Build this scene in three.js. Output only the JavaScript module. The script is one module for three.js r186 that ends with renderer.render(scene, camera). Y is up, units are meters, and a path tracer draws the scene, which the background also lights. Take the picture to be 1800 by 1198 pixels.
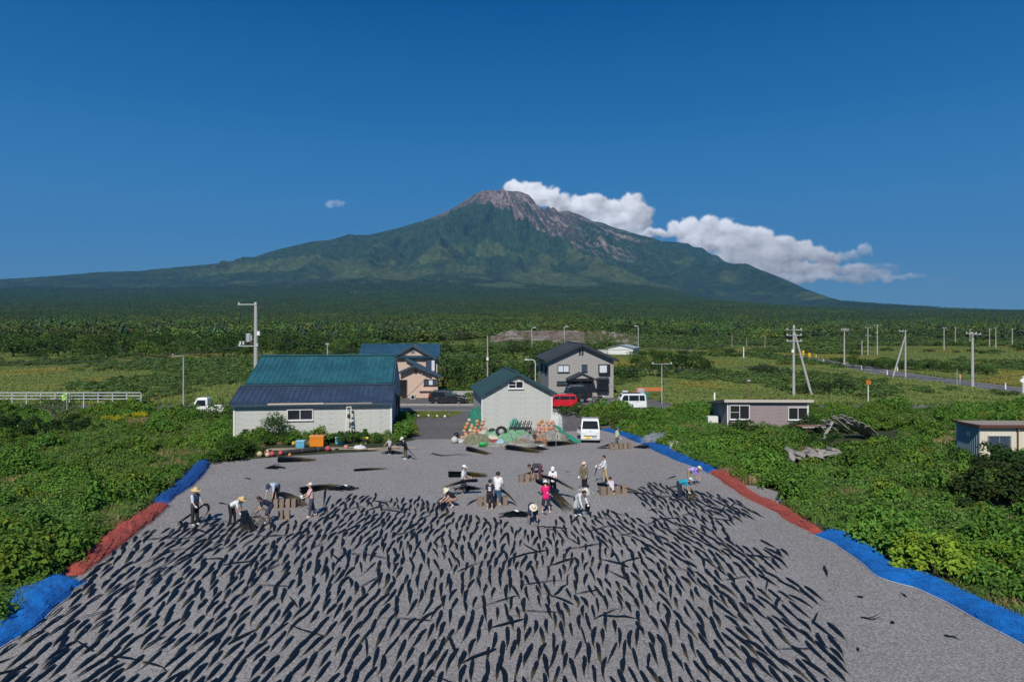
import * as THREE from 'three';
import { mergeGeometries, mergeVertices } from 'three/addons/utils/BufferGeometryUtils.js';
import { MarchingCubes } from 'three/addons/objects/MarchingCubes.js';
import { RoundedBoxGeometry } from 'three/addons/geometries/RoundedBoxGeometry.js';

// ---------------------------------------------------------------- random and noise
function rng(seed) { let a = seed >>> 0; return () => { a = (a + 0x6D2B79F5) | 0; let t = Math.imul(a ^ (a >>> 15), 1 | a); t = (t + Math.imul(t ^ (t >>> 7), 61 | t)) ^ t; return ((t ^ (t >>> 14)) >>> 0) / 4294967296; }; }
const hash2 = (x, y) => { let h = Math.imul(x, 374761393) + Math.imul(y, 668265263); h = Math.imul(h ^ (h >>> 13), 1274126177); return ((h ^ (h >>> 16)) >>> 0) / 4294967296; };
function vnoise(x, y) { const xi = Math.floor(x), yi = Math.floor(y); let fx = x - xi, fy = y - yi; fx = fx * fx * (3 - 2 * fx); fy = fy * fy * (3 - 2 * fy); const a = hash2(xi, yi), b = hash2(xi + 1, yi), c = hash2(xi, yi + 1), d = hash2(xi + 1, yi + 1); return a + (b - a) * fx + (c - a) * fy + (a - b - c + d) * fx * fy; }
function fbm(x, y, o = 5) { let s = 0, a = 0.5, n = 0; for (let i = 0; i < o; i++) { s += a * vnoise(x, y); n += a; x = x * 2.03 + 17.3; y = y * 2.03 + 9.1; a *= 0.5; } return s / n; }
function ridged(x, y, o = 5) { let s = 0, a = 0.5, n = 0; for (let i = 0; i < o; i++) { const v = 1 - Math.abs(2 * vnoise(x, y) - 1); s += a * v * v; n += a; x = x * 2.07 + 3.7; y = y * 2.07 + 11.9; a *= 0.5; } return s / n; }
const clamp = (v, a = 0, b = 1) => Math.min(b, Math.max(a, v));
const lerp = (a, b, t) => a + (b - a) * t;
const sstep = (a, b, v) => { const t = clamp((v - a) / (b - a)); return t * t * (3 - 2 * t); };
const V = (x, y, z) => new THREE.Vector3(x, y, z);
const RAD = Math.PI / 180;
function interp(table, x, k = 1) { if (x <= table[0][0]) return table[0][k]; for (let i = 1; i < table.length; i++) if (x <= table[i][0]) { const a = table[i - 1], b = table[i]; return lerp(a[k], b[k], (x - a[0]) / (b[0] - a[0])); } return table[table.length - 1][k]; }

// ---------------------------------------------------------------- camera: a drone 9 m above the yard
const EYE = 9, FOCAL = 1200, HORIZON = 574;
const scene = new THREE.Scene();
const camera = new THREE.PerspectiveCamera(2 * Math.atan(599 / FOCAL) / RAD, 1800 / 1198, 0.5, 60000);
camera.position.set(0, EYE, 0);
camera.setViewOffset(1800, 1198, 0, 599 - HORIZON, 1800, 1198);
camera.updateProjectionMatrix();
// a point of the survey photograph brought to a height above the yard, or to a distance
const at = (px, py, y = 0) => { const d = (EYE - y) * FOCAL / (py - HORIZON); return V((px - 900) / FOCAL * d, y, -d); };
const ray = (px, py, d) => V((px - 900) / FOCAL * d, EYE - (py - HORIZON) / FOCAL * d, -d);

// ---------------------------------------------------------------- renderer, sun, sky, haze
const renderer = new THREE.WebGLRenderer({ antialias: true });
renderer.toneMapping = THREE.LinearToneMapping;
renderer.toneMappingExposure = 1.0;
renderer.shadowMap.enabled = true;
const SUN_AZ = 9 * RAD, SUN_EL = 42 * RAD;
const sunDir = V(-Math.sin(SUN_AZ) * Math.cos(SUN_EL), Math.sin(SUN_EL), Math.cos(SUN_AZ) * Math.cos(SUN_EL));
const sun = new THREE.DirectionalLight(new THREE.Color().setRGB(1, 0.955, 0.88), 4.2);
sun.position.copy(sunDir).multiplyScalar(150).add(V(0, 0, -40));
sun.target.position.set(0, 0, -40);
sun.castShadow = true; sun.shadow.mapSize.set(4096, 4096); sun.shadow.radius = 1;
Object.assign(sun.shadow.camera, { left: -90, right: 90, top: 90, bottom: -60, near: 1, far: 400 });
scene.add(sun, sun.target);

function makeSky() {
  const W = 4096, H = 2048, data = new Float32Array(W * H * 4);
  // elevation (degrees) -> linear colour of clear air
  const air = [[-90, .10, .12, .13], [-3, .12, .19, .25], [0, .140, .300, .445], [2, .125, .283, .430], [6, .080, .248, .470], [11, .046, .208, .462], [17, .019, .152, .390], [26, .0035, .084, .285], [45, .0016, .056, .215], [90, .001, .04, .165]];
  // puffs of the cloud bank that trails off the mountain's right shoulder: x, y (survey pixels), half width, half height, weight
  const puffs = [[905, 331, 26, 13, 1], [932, 332, 30, 15, 1], [952, 346, 34, 22, 1], [976, 342, 16, 14, .9], [984, 358, 24, 22, 1], [920, 345, 30, 16, .8],
    [1022, 352, 22, 12, .9], [1046, 354, 26, 17, 1], [1012, 366, 26, 16, .9], [1040, 372, 36, 18, 1], [1075, 366, 24, 18, .9], [1110, 360, 28, 22, 1.05], [1122, 378, 34, 24, 1.1], [1092, 386, 40, 22, 1], [1132, 392, 24, 14, .8], [1108, 402, 34, 12, .7], [1060, 388, 30, 14, .8],
    [1164, 412, 20, 9, .8], [1190, 402, 24, 17, .9], [1188, 392, 12, 9, .8], [1214, 398, 24, 17, 1], [1246, 392, 19, 17, 1.1], [1244, 408, 30, 18, 1], [1278, 404, 32, 20, 1], [1308, 410, 32, 20, 1], [1336, 418, 30, 22, 1.1], [1300, 432, 52, 24, 1], [1250, 430, 40, 20, .9], [1362, 432, 34, 20, 1], [1384, 430, 24, 18, 1], [1410, 440, 28, 19, 1], [1378, 450, 48, 20, 1], [1432, 446, 28, 18, 1], [1452, 454, 26, 15, .9], [1340, 452, 50, 20, .95], [1296, 452, 50, 16, .85],
    [1340, 470, 60, 15, .9], [1392, 472, 50, 15, .9], [1448, 474, 46, 14, .85], [1500, 448, 26, 10, .45], [1522, 440, 18, 11, .5], [1484, 452, 26, 9, .4], [1508, 474, 36, 14, .75], [1536, 482, 44, 9, .55], [1580, 486, 40, 6, .3], [1300, 476, 50, 12, .7], [1220, 420, 36, 16, .85], [1420, 488, 80, 9, .7], [1490, 490, 60, 8, .6], [1146, 411, 30, 9, .8], [1580, 488, 46, 7, .5], [1556, 470, 40, 9, .3], [1640, 490, 40, 5, .25], [1350, 486, 60, 9, .7]];
  for (let j = 0; j < H; j++) {
    const el = ((j + .5) / H - .5) * Math.PI, deg = el / RAD;
    const r0 = interp(air, deg, 1), g0 = interp(air, deg, 2), b0 = interp(air, deg, 3);
    for (let i = 0; i < W; i++) {
      const az = ((i + .5) / W - .5) * 2 * Math.PI; // three: u = atan2(z, x) / 2pi + .5
      const x = Math.cos(az) * Math.cos(el), y = Math.sin(el), z = Math.sin(az) * Math.cos(el);
      let r = r0, g = g0, b = b0;
      const c = x * sunDir.x + y * sunDir.y + z * sunDir.z;
      if (c > .5) { const k = Math.pow((c - .5) / .5, 5) * .10; r += k; g += k * 1.1; b += k * 1.15; }
      if (z < -.5 && deg > 0 && deg < 20) {
        const px = 900 - x / z * FOCAL, py = HORIZON + y / z * FOCAL;
        if (px > 540 && px < 1720 && py > 290 && py < 530) {
          const wx = px + 18 * (fbm(px / 20, py / 17, 5) - .5) + 6 * (fbm(px / 6 + 40, py / 6, 3) - .5), wy = py + 17 * (fbm(px / 20 + 31, py / 17 + 7, 5) - .5) + 6 * (fbm(px / 6, py / 6 + 70, 3) - .5);
          let dens = 0, top = 0, tw = 0;
          for (const [cx, cy, rx, ry, wt] of puffs) {
            const u = (wx - cx) / rx, v = (wy - cy) / ry, q = 1 - u * u - v * v;
            if (q > 0) { dens = Math.max(dens, Math.min(1, q * 1.7) * Math.min(1, wt)); const hgt = q * wt; top += hgt * (-v * .55 - u * .3); tw += hgt; }
          }
          // a small separate wisp at the left
          { const u = (wx - 594) / 22, v = (wy - 357) / 8, q = 1 - u * u - v * v; if (q > 0) { dens = Math.max(dens, Math.min(.34, q * .6)); tw += q; top += q * .2; } }
          // very thin veils round the bank

          
          if (dens > 0) {
            const body = fbm(px / 30 + 5, py / 22, 5), billow = ridged(px / 26 + 3, py / 20, 4), lit = clamp(.62 + (tw ? top / tw : 0) * 1.15 + (body - .5) * .9 - (billow - .45) * .55);
            const tail = sstep(1150, 1300, px) * sstep(380, 470, py + (body - .5) * 60);
            const L = lerp(.42, 1.05, lit) * lerp(1, .62, tail);
            const fine = clamp(dens * 1.15 + (fbm(px / 12, py / 10, 4) - .55) * .9 * (1 - dens));
            const al = sstep(.02, 1.02, fine) * lerp(1, .82, sstep(1440, 1600, px));
            r = lerp(r, L * .93, al); g = lerp(g, L * .965, al); b = lerp(b, L * 1.03, al);
          }
        }
      }
      const o = (j * W + i) * 4; data[o] = r; data[o + 1] = g; data[o + 2] = b; data[o + 3] = 1;
    }
  }
  const t = new THREE.DataTexture(data, W, H, THREE.RGBAFormat, THREE.FloatType);
  t.mapping = THREE.EquirectangularReflectionMapping; t.magFilter = THREE.LinearFilter; t.minFilter = THREE.LinearFilter; t.needsUpdate = true;
  return t;
}
const skyTexture = makeSky();
scene.background = skyTexture;
scene.environment = skyTexture;
scene.fog = new THREE.FogExp2(new THREE.Color().setRGB(.08, .42, 1), 3.2e-5);

// ---------------------------------------------------------------- building helpers
const used = {};
function numbered(name) { const n = used[name] = (used[name] ?? -1) + 1; return n ? `${name}_${String(n).padStart(3, '0')}` : name; }
function shade(o) { o.traverse((c) => { if (c.isMesh) { c.castShadow = true; c.receiveShadow = true; } }); return o; }
function thing(name, label, category, p = V(0, 0, 0), turn = 0, group) { const o = new THREE.Group(); o.name = numbered(name); o.position.copy(p); o.rotation.y = turn; o.userData = { label, category }; if (group) o.userData.group = group; scene.add(o); return o; }
function single(name, label, category, geo, mat, p = V(0, 0, 0), turn = 0, group) { const o = new THREE.Mesh(geo, mat); o.name = numbered(name); o.position.copy(p); o.rotation.y = turn; o.userData = { label, category }; if (group) o.userData.group = group; scene.add(o); return o; }
function part(parent, name, geo, mat, label) { const m = new THREE.Mesh(geo, mat); m.name = name; if (label) m.userData.label = label; parent.add(m); return m; }
function sub(parent, name, p = V(0, 0, 0), turn = 0) { const g = new THREE.Group(); g.name = name; g.position.copy(p); g.rotation.y = turn; parent.add(g); return g; }
function copy(src, p, turn, label, group, scale) { const c = src.clone(); c.name = numbered(src.name.replace(/_\d{3}$/, '')); c.userData = { ...src.userData }; if (label) c.userData.label = label; if (group) c.userData.group = group; c.position.copy(p); c.rotation.set(0, turn, 0); if (scale) c.scale.copy(scale); scene.add(c); return c; }
function structure(name, geo, mat) { const m = new THREE.Mesh(geo, mat); m.name = numbered(name); m.userData.kind = 'structure'; scene.add(m); return m; }
function plain(g) { g = g.index ? g.toNonIndexed() : g; return g; }
function fit(list) { // same attributes for a merge
  list = list.map(plain); const col = list.some((g) => g.attributes.color);
  for (const g of list) { for (const k of Object.keys(g.attributes)) if (!['position', 'normal', 'uv', 'color'].includes(k)) g.deleteAttribute(k); const n = g.attributes.position.count; if (!g.attributes.normal) g.computeVertexNormals(); if (!g.attributes.uv) g.setAttribute('uv', new THREE.BufferAttribute(new Float32Array(n * 2), 2)); if (col && !g.attributes.color) g.setAttribute('color', new THREE.BufferAttribute(new Float32Array(n * 3).fill(1), 3)); }
  return list;
}
const merge = (list) => mergeGeometries(fit(list.flat()));
const box = (w, h, d, x = 0, y = 0, z = 0) => new THREE.BoxGeometry(w, h, d).translate(x, y, z);
const rbox = (w, h, d, x = 0, y = 0, z = 0, r = .03) => new RoundedBoxGeometry(w, h, d, 2, Math.min(r, w / 2.1, h / 2.1, d / 2.1)).translate(x, y, z);
const cyl = (r0, r1, h, n = 10, x = 0, y = 0, z = 0) => new THREE.CylinderGeometry(r0, r1, h, n).translate(x, y, z);
function bar(a, b, r0, r1 = r0, n = 8) { const d = b.clone().sub(a), g = new THREE.CylinderGeometry(r1, r0, d.length(), n); g.applyQuaternion(new THREE.Quaternion().setFromUnitVectors(V(0, 1, 0), d.clone().normalize())); return g.translate((a.x + b.x) / 2, (a.y + b.y) / 2, (a.z + b.z) / 2); }
function beam(a, b, w, h) { const d = b.clone().sub(a), L = d.length(); const m = new THREE.Matrix4().lookAt(a, b, V(0, 1, 0)); return new THREE.BoxGeometry(w, h, L).applyMatrix4(m).translate((a.x + b.x) / 2, (a.y + b.y) / 2, (a.z + b.z) / 2); }
function tint(g, r, gg, b) { const n = g.attributes.position.count, a = new Float32Array(n * 3); for (let i = 0; i < n; i++) { a[3 * i] = r; a[3 * i + 1] = gg; a[3 * i + 2] = b; } g.setAttribute('color', new THREE.BufferAttribute(a, 3)); return g; }
function tris(pos, col, uv) { const g = new THREE.BufferGeometry(); g.setAttribute('position', new THREE.BufferAttribute(new Float32Array(pos), 3)); if (col) g.setAttribute('color', new THREE.BufferAttribute(new Float32Array(col), 3)); if (uv) g.setAttribute('uv', new THREE.BufferAttribute(new Float32Array(uv), 2)); g.computeVertexNormals(); return g; }
function prism(outline, depth, bevel = 0) { const s = new THREE.Shape(outline.map(([x, y]) => new THREE.Vector2(x, y))); return new THREE.ExtrudeGeometry(s, { depth, bevelEnabled: bevel > 0, bevelThickness: bevel, bevelSize: bevel, bevelSegments: 2, steps: 1, curveSegments: 8 }); }
function inside(poly, x, z) { let c = false; for (let i = 0, j = poly.length - 1; i < poly.length; j = i++) { const [xi, zi] = poly[i], [xj, zj] = poly[j]; if ((zi > z) !== (zj > z) && x < (xj - xi) * (z - zi) / (zj - zi) + xi) c = !c; } return c; }
function edgeDist(poly, x, z) { let m = 1e9; for (let i = 0, j = poly.length - 1; i < poly.length; j = i++) { const [ax, az] = poly[j], [bx, bz] = poly[i]; const dx = bx - ax, dz = bz - az, t = clamp(((x - ax) * dx + (z - az) * dz) / (dx * dx + dz * dz || 1)); m = Math.min(m, Math.hypot(x - ax - t * dx, z - az - t * dz)); } return m; }
const ORD = ['first', 'second', 'third', 'fourth', 'fifth', 'sixth', 'seventh', 'eighth', 'ninth', 'tenth', 'eleventh', 'twelfth', 'thirteenth', 'fourteenth', 'fifteenth', 'sixteenth', 'seventeenth', 'eighteenth', 'nineteenth', 'twentieth'];
const lin = (r, g, b) => new THREE.Color().setRGB(r, g, b);
const mat = (c, rough = .8, extra = {}) => new THREE.MeshStandardMaterial({ color: c.isColor ? c : new THREE.Color(c), roughness: rough, ...extra });
function texture(S, fn, srgb = true, rx = 1, ry = rx) { const d = new Uint8Array(S * S * 4); for (let j = 0; j < S; j++) for (let i = 0; i < S; i++) { const c = fn(i, j, S), o = (j * S + i) * 4; for (let k = 0; k < 3; k++) d[o + k] = clamp(Array.isArray(c) ? c[k] : c) * 255; d[o + 3] = 255; } const t = new THREE.DataTexture(d, S, S); t.wrapS = t.wrapT = THREE.RepeatWrapping; t.magFilter = THREE.LinearFilter; t.minFilter = THREE.LinearFilter; if (srgb) t.colorSpace = THREE.SRGBColorSpace; t.repeat.set(rx, ry); t.needsUpdate = true; return t; }
// noise that tiles over n cells
function tnoise(x, y, n) { const w = (v) => ((v % n) + n) % n; const xi = Math.floor(x), yi = Math.floor(y); let fx = x - xi, fy = y - yi; fx = fx * fx * (3 - 2 * fx); fy = fy * fy * (3 - 2 * fy); const a = hash2(w(xi), w(yi)), b = hash2(w(xi + 1), w(yi)), c = hash2(w(xi), w(yi + 1)), d = hash2(w(xi + 1), w(yi + 1)); return a + (b - a) * fx + (c - a) * fy + (a - b - c + d) * fx * fy; }
// ================================================================ the land: ground sheet, mountain, yard, roads
const skyline = [[-420, 500, 6000], [-200, 496, 6400], [0, 490, 6800], [60, 487, 6900], [120, 482, 7000], [180, 477, 7050], [240, 476, 7100], [290, 470, 7200], [340, 466, 7300], [400, 461, 7500], [445, 451, 7700], [480, 440, 7800], [520, 430, 7900], [545, 424, 7950], [580, 421, 8000], [600, 415, 8050], [614, 410, 8050], [624, 412.5, 8100], [650, 412, 8150], [680, 405, 8200], [700, 400, 8250], [730, 391, 8300], [745, 387, 8320], [775, 375, 8380], [800, 363, 8420], [815, 353, 8440], [830, 343, 8460], [845, 335.5, 8480], [860, 333, 8500], [874, 334.5, 8510], [882, 331, 8515], [889, 335, 8520], [905, 335, 8530], [920, 337.5, 8540], [930, 342, 8550], [938, 351, 8560], [944, 361, 8560], [952, 367, 8560], [958, 367, 8570], [962, 361, 8570], [968, 365.5, 8580], [973, 363, 8590], [981, 370.5, 8600], [987, 371, 8600], [992, 369, 8610], [1002, 371, 8620], [1010, 374, 8630], [1020, 376, 8640], [1040, 387, 8650], [1050, 389, 8660], [1060, 391, 8660], [1080, 399, 8650], [1100, 405, 8600], [1120, 411, 8550], [1150, 418, 8450], [1180, 431, 8300], [1210, 444, 8150], [1240, 455, 8000], [1262, 461, 7850], [1283, 463, 7700], [1313, 463, 7500], [1333, 472, 7300], [1360, 482, 7000], [1383, 493, 6700], [1407, 505, 6400], [1433, 515, 6100], [1453, 522, 5900], [1473, 528, 5700], [1533, 533, 5200], [1600, 538, 4800], [1700, 543, 4600], [1800, 548, 4400], [2050, 553, 4200], [2400, 560, 4000]];
const behind = [[1090, 430, 9700], [1170, 422, 9700], [1210, 426, 9700], [1235, 435, 9650], [1258, 447, 9600], [1300, 470, 9500]];
function plainHeight(x, d) {
  const u = x / Math.max(d, 1); // bearing off the yard's axis
  const slope = lerp(.0335, .0262, sstep(.15, .6, u)) ;
  let t = d - lerp(330, 420, sstep(.1, .5, u));
  t = lerp(t, Math.min(t, 3300), sstep(.2, .5, u));
  return slope * (t < -150 ? 0 : t < 150 ? (t + 150) * (t + 150) / 600 : t);
}
const toWorld = ([px, py, d]) => { const x = (px - 900) / FOCAL * d, h = EYE + (HORIZON - py) / FOCAL * d; return [x, d, Math.max(5, h - plainHeight(x, d))]; };
const crest = skyline.map(toWorld), crestBehind = behind.map(toWorld);
// spurs that run down from the summit toward the coast: [x, d, extra height]
const spurs = [
  [[-560, 8400, 10], [-330, 8200, 50], [-40, 7950, 90], [260, 7550, 120], [620, 6900, 150], [1000, 6000, 80]],
  [[-900, 8300, 10], [-900, 7700, 90], [-760, 6900, 120], [-600, 6000, 70]],
  [[-1500, 8200, 10], [-1500, 7400, 90], [-1350, 6500, 90], [-1250, 5700, 40]],
  [[1150, 8450, 20], [1180, 7900, 120], [1350, 7200, 120], [1550, 6400, 60]],
  [[1700, 8200, 10], [1800, 7500, 100], [1900, 6700, 70]],
  [[-2300, 7950, 10], [-2100, 7300, 80], [-1900, 6500, 50]],
];
function segDist(p, q, x, d) { const dx = q[0] - p[0], dd = q[1] - p[1]; const t = clamp(((x - p[0]) * dx + (d - p[1]) * dd) / (dx * dx + dd * dd)); return [Math.hypot(x - p[0] - t * dx, d - p[1] - t * dd), lerp(p[2], q[2], t)]; }
function mountainHeight(x, d) {
  const wx = x + 60 * (fbm(x / 420, d / 420, 3) - .5), wd = d + 60 * (fbm(x / 420 + 50, d / 420, 3) - .5);
  let h = 0, dist = 1e9, near = 1e9, nearH = 0;
  for (let i = 1; i < crest.length; i++) { const [q, H] = segDist(crest[i - 1], crest[i], x, d); const L = lerp(1500 + 700 * sstep(600, 0, H), 470 + H * .42, sstep(700, 2000, x)), v = H * Math.exp(-q / L); if (v > h) { h = v; dist = q; } if (q < near) { near = q; nearH = H; } }
  h = lerp(nearH * Math.exp(-near / 1500), h, sstep(25, 150, near));
  const front = sstep(60, 620, dist);
  let spur = 0;
  for (const s of spurs) for (let i = 1; i < s.length; i++) { const [q, A] = segDist(s[i - 1], s[i], wx, wd); spur = Math.max(spur, A * 1.35 * Math.exp(-q / 210)); }
  let hb = 0;
  for (let i = 1; i < crestBehind.length; i++) { const [q, H] = segDist(crestBehind[i - 1], crestBehind[i], x, d); hb = Math.max(hb, H * Math.exp(-q / 700)); }
  const hi = sstep(60, 900, h), ang = Math.atan2(x + 120, 8700 - d) * 5.5 + (fbm(x / 700, d / 700, 3) - .5) * 1.6, rr = Math.hypot(x + 120, d - 8700);
  const flute = ridged(ang + rr * .0004, rr / 2300, 4) - .5, crag = ridged(x / 210, d / 260, 5) - .55;
  // the scree bowl under the summit's right side
  const bowl = Math.exp(-(((x - 330) / 330) ** 2) - (((d - 8080) / 330) ** 2)) * 260;
  // ribs and gullies of the rock wall
  const wallZone = Math.exp(-(((x - 420) / 520) ** 2) - (((d - 8150) / 380) ** 2)), ribs = ridged((x + (fbm(x / 160, d / 200, 3) - .5) * 160 - (d - 8200) * .25) / 105, d / 900, 4) - .5;
  h += front * wallZone * ribs * 230;
  h += front * (spur + hi * 210 * flute + (70 + 150 * hi) * crag * sstep(40, 420, h)) - bowl * front;
  return Math.max(h, hb);
}
function landHeight(x, d) { // metres above the yard
  let h = plainHeight(x, d);
  if (d > 1200) h += mountainHeight(x, d) * sstep(1200, 3200, d) + (fbm(x / 300, d / 300, 4) - .5) * 10 * sstep(1200, 2200, d);
  h += (fbm(x / 90, d / 90, 3) - .5) * 3.2 * sstep(150, 420, d);
  // low stony terrace with an old quarry face behind the grey house
  return h;
}
function hit(px, py, d0 = 900, d1 = 9500) { for (let d = d0; d < d1; d += 15) { const p = ray(px, py, d); if (landHeight(p.x, d) > p.y) return [p.x, d]; } return null; }

function heightSheet(xs, ds, hf, cf, uvScale) {
  const n = xs.length, m = ds.length, P = new Float32Array(n * m * 3), C = new Float32Array(n * m * 3), U = new Float32Array(n * m * 2), hs = new Float32Array(n * m);
  for (let j = 0; j < m; j++) for (let i = 0; i < n; i++) { const k = j * n + i; hs[k] = hf(xs[i], ds[j]); P[3 * k] = xs[i]; P[3 * k + 1] = hs[k]; P[3 * k + 2] = -ds[j]; U[2 * k] = xs[i] / uvScale; U[2 * k + 1] = ds[j] / uvScale; }
  for (let j = 0; j < m; j++) for (let i = 0; i < n; i++) { const k = j * n + i, i0 = Math.max(0, i - 1), i1 = Math.min(n - 1, i + 1), j0 = Math.max(0, j - 1), j1 = Math.min(m - 1, j + 1); const gx = (hs[j * n + i1] - hs[j * n + i0]) / (xs[i1] - xs[i0]), gd = (hs[j1 * n + i] - hs[j0 * n + i]) / (ds[j1] - ds[j0]); const c = cf(xs[i], ds[j], hs[k], gx, gd); C[3 * k] = c[0]; C[3 * k + 1] = c[1]; C[3 * k + 2] = c[2]; }
  const I = new Uint32Array((n - 1) * (m - 1) * 6); let o = 0;
  for (let j = 0; j < m - 1; j++) for (let i = 0; i < n - 1; i++) { const a = j * n + i, b = a + 1, c = a + n, e = c + 1; I[o++] = a; I[o++] = b; I[o++] = c; I[o++] = b; I[o++] = e; I[o++] = c; }
  const g = new THREE.BufferGeometry(); g.setAttribute('position', new THREE.BufferAttribute(P, 3)); g.setAttribute('color', new THREE.BufferAttribute(C, 3)); g.setAttribute('uv', new THREE.BufferAttribute(U, 2)); g.setIndex(new THREE.BufferAttribute(I, 1)); g.computeVertexNormals(); return g;
}
const steps = (...runs) => { const a = []; for (const [from, to, st] of runs) for (let v = from; v < to - 1e-6; v += st) a.push(v); a.push(runs[runs.length - 1][1]); return a; };
const mix3 = (a, b, t) => [lerp(a[0], b[0], t), lerp(a[1], b[1], t), lerp(a[2], b[2], t)];

// canopy grain for land too far away for single trees
const canopyTex = texture(1024, (i, j, S) => { const u = i / S, v = j / S; const a = tnoise(u * 150, v * 150, 150), b = tnoise(u * 60, v * 60, 60), c = tnoise(u * 16, v * 16, 16); const t = .36 * a + .36 * b + .28 * c; const k = .88 + .5 * (t - .5) * 1.5; return [k, k, k * .97]; }, true);
const canopyBump = texture(1024, (i, j, S) => { const u = i / S, v = j / S; return .55 * tnoise(u * 150, v * 150, 150) + .45 * tnoise(u * 60, v * 60, 60); }, false);
const meadows = [[950, 487, 300, 520], [1000, 497, 260, 300], [880, 500, 220, 250], [700, 482, 330, 260], [640, 470, 300, 300], [560, 455, 420, 300], [480, 462, 420, 300], [420, 470, 420, 260], [330, 478, 420, 200], [1060, 478, 220, 260], [1110, 492, 260, 240], [1160, 500, 200, 200], [820, 470, 200, 350], [760, 450, 220, 320], [860, 440, 160, 260]].map(([px, py, rx, rd]) => { const p = hit(px, py, 1500); return p ? [p[0], p[1], rx, rd] : null; }).filter(Boolean);
const spurLine = [[6000, 1000], [6900, 620], [7550, 260], [7950, -40], [8200, -330], [8400, -560], [8600, -640]];
function mountainColour(x, d, h, gx, gd) {
  const n = fbm(x / 260, d / 260, 5), n2 = fbm(x / 70 + 9, d / 90, 4);
  const forest = mix3([.019, .052, .028], [.034, .078, .034], sstep(.35, .7, n2));
  const meadow = mix3([.075, .125, .042], [.095, .125, .045], n2);
  const scrub = [.028, .072, .036];
  let m = sstep(.55, .72, n + .12 * sstep(150, 500, h) * sstep(1000, 500, h) - .08);
  for (const [mx, md, rx, rd] of meadows) { const q = Math.hypot((x - mx) / rx, (d - md) / rd); m = Math.max(m, sstep(1.15, .7, q + (n2 - .5) * .9)); }
  m *= sstep(110, 190, h) * sstep(1250, 900, h) * lerp(1, .25, sstep(-2600, -3600, x));
  let c = mix3(forest, scrub, sstep(350, 900, h + (n - .5) * 400));
  c = mix3(c, meadow, m * .85);
  // bare pinkish rock and scree: the bowl right of the big spur, the rim left of the summit, thin chutes farther right
  const ang = Math.atan2(x + 120, 8700 - d) * 34, rr = Math.hypot(x + 120, d - 8700), chute = ridged(ang, rr / 900, 3), rib = fbm(ang * .75 + 5, rr / 240, 4), bright = sstep(.48, .72, chute);
  const sd = x - interp(spurLine, d) + (n2 - .5) * 150;
  const bowl = sstep(-10, 130, sd) * sstep(760, 930, h + (chute - .5) * 420 + (n - .5) * 160) * sstep(980, 560, x + (n - .5) * 300);
  const rim = sstep(1230, 1420, h + (n2 - .5) * 200 - 60 * sstep(-900, -400, x)) * sstep(-1250, -950, x) * sstep(190, 60, 8520 - d + (x + 100) * .12 - 60 * n2);
  const chutes = sstep(.60, .78, chute + .05) * sstep(560, 900, h) * sstep(1900, 1300, x) * sstep(500, 800, x) * .75;
  const r = clamp(Math.max(bowl * lerp(.22, 1, sstep(.36, .52, rib + .3 * bright - .04)), rim * lerp(.5, 1, n2), chutes));
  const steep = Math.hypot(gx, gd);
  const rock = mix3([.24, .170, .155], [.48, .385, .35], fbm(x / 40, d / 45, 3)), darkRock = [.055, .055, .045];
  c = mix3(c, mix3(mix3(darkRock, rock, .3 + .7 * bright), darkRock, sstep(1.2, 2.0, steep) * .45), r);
  const s = 1 + (vnoise(x / 22, d / 22) - .5) * .5; // stands of trees and bare spots
  return [c[0] * s, c[1] * s, c[2] * s];
}
{
  const xs = steps([-9000, -3600, 90], [-3600, -1500, 35], [-1500, 1700, 14], [1700, 3600, 30], [3600, 9000, 90]);
  const ds = steps([2500, 5500, 50], [5500, 7400, 30], [7400, 8750, 14], [8750, 9900, 60], [9900, 11000, 200]);
  const g = heightSheet(xs, ds, (x, d) => landHeight(x, d) * sstep(11000, 10300, d), mountainColour, 700);
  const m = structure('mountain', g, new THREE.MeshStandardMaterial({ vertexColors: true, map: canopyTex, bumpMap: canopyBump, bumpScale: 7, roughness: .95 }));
  m.userData.label = 'broad green mountain with a bare rocky summit'; m.userData.category = 'mountain';
}
// ---------------------------------------------------------------- outlines on the ground
const outline = (pts) => pts.map(([px, py]) => { const p = at(px, py); return [p.x, p.z]; });
const yard = outline([[-330, 1330], [-120, 1215], [0, 1128], [62, 1082], [128, 1020], [205, 952], [285, 886], [330, 846], [362, 814], [400, 811], [452, 806], [520, 801], [600, 796], [660, 793], [705, 778], [735, 772], [835, 771], [1000, 758], [1068, 756], [1150, 790], [1255, 832], [1345, 882], [1440, 938], [1500, 968], [1575, 1008], [1690, 1064], [1810, 1118], [1990, 1225], [2150, 1330]]);
const sidePatch = outline([[1285, 852], [1330, 853], [1378, 868], [1375, 884], [1345, 886], [1300, 866]]);
const lot = [[-10.3, -79], [7, -79], [7.5, -62], [9.2, -62], [8.4, -55], [4, -52.0], [-7, -52.8], [-8.4, -56], [-9.4, -61], [-9.6, -72.6], [-10.3, -72.6]];
const verge = outline([[699, 733], [720, 734], [760, 735], [795, 732], [812, 726], [808, 721], [760, 720.5], [699, 720.5]]);
const driveA = [[-14.5, -77.8], [-4.2, -77.8], [-4.4, -82], [-8, -86.5], [-14.5, -86.5]];
const driveB = [[4.5, -77.8], [19, -77.8], [18, -84], [14, -87], [4.5, -87]];
const ROAD_N = 78.2, ROAD_S = 72.6;
const crossRoad = [[-130, -ROAD_S], [66, -ROAD_S], [66, -ROAD_N], [-130, -ROAD_N]];
const mainRoadMid = [[62, -40], [70.5, -80], [71.2, -100], [72, -124], [78, -162], [81, -186], [82, -206], [76, -240], [60, -280]];
const roadHalf = 3.9;
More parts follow.
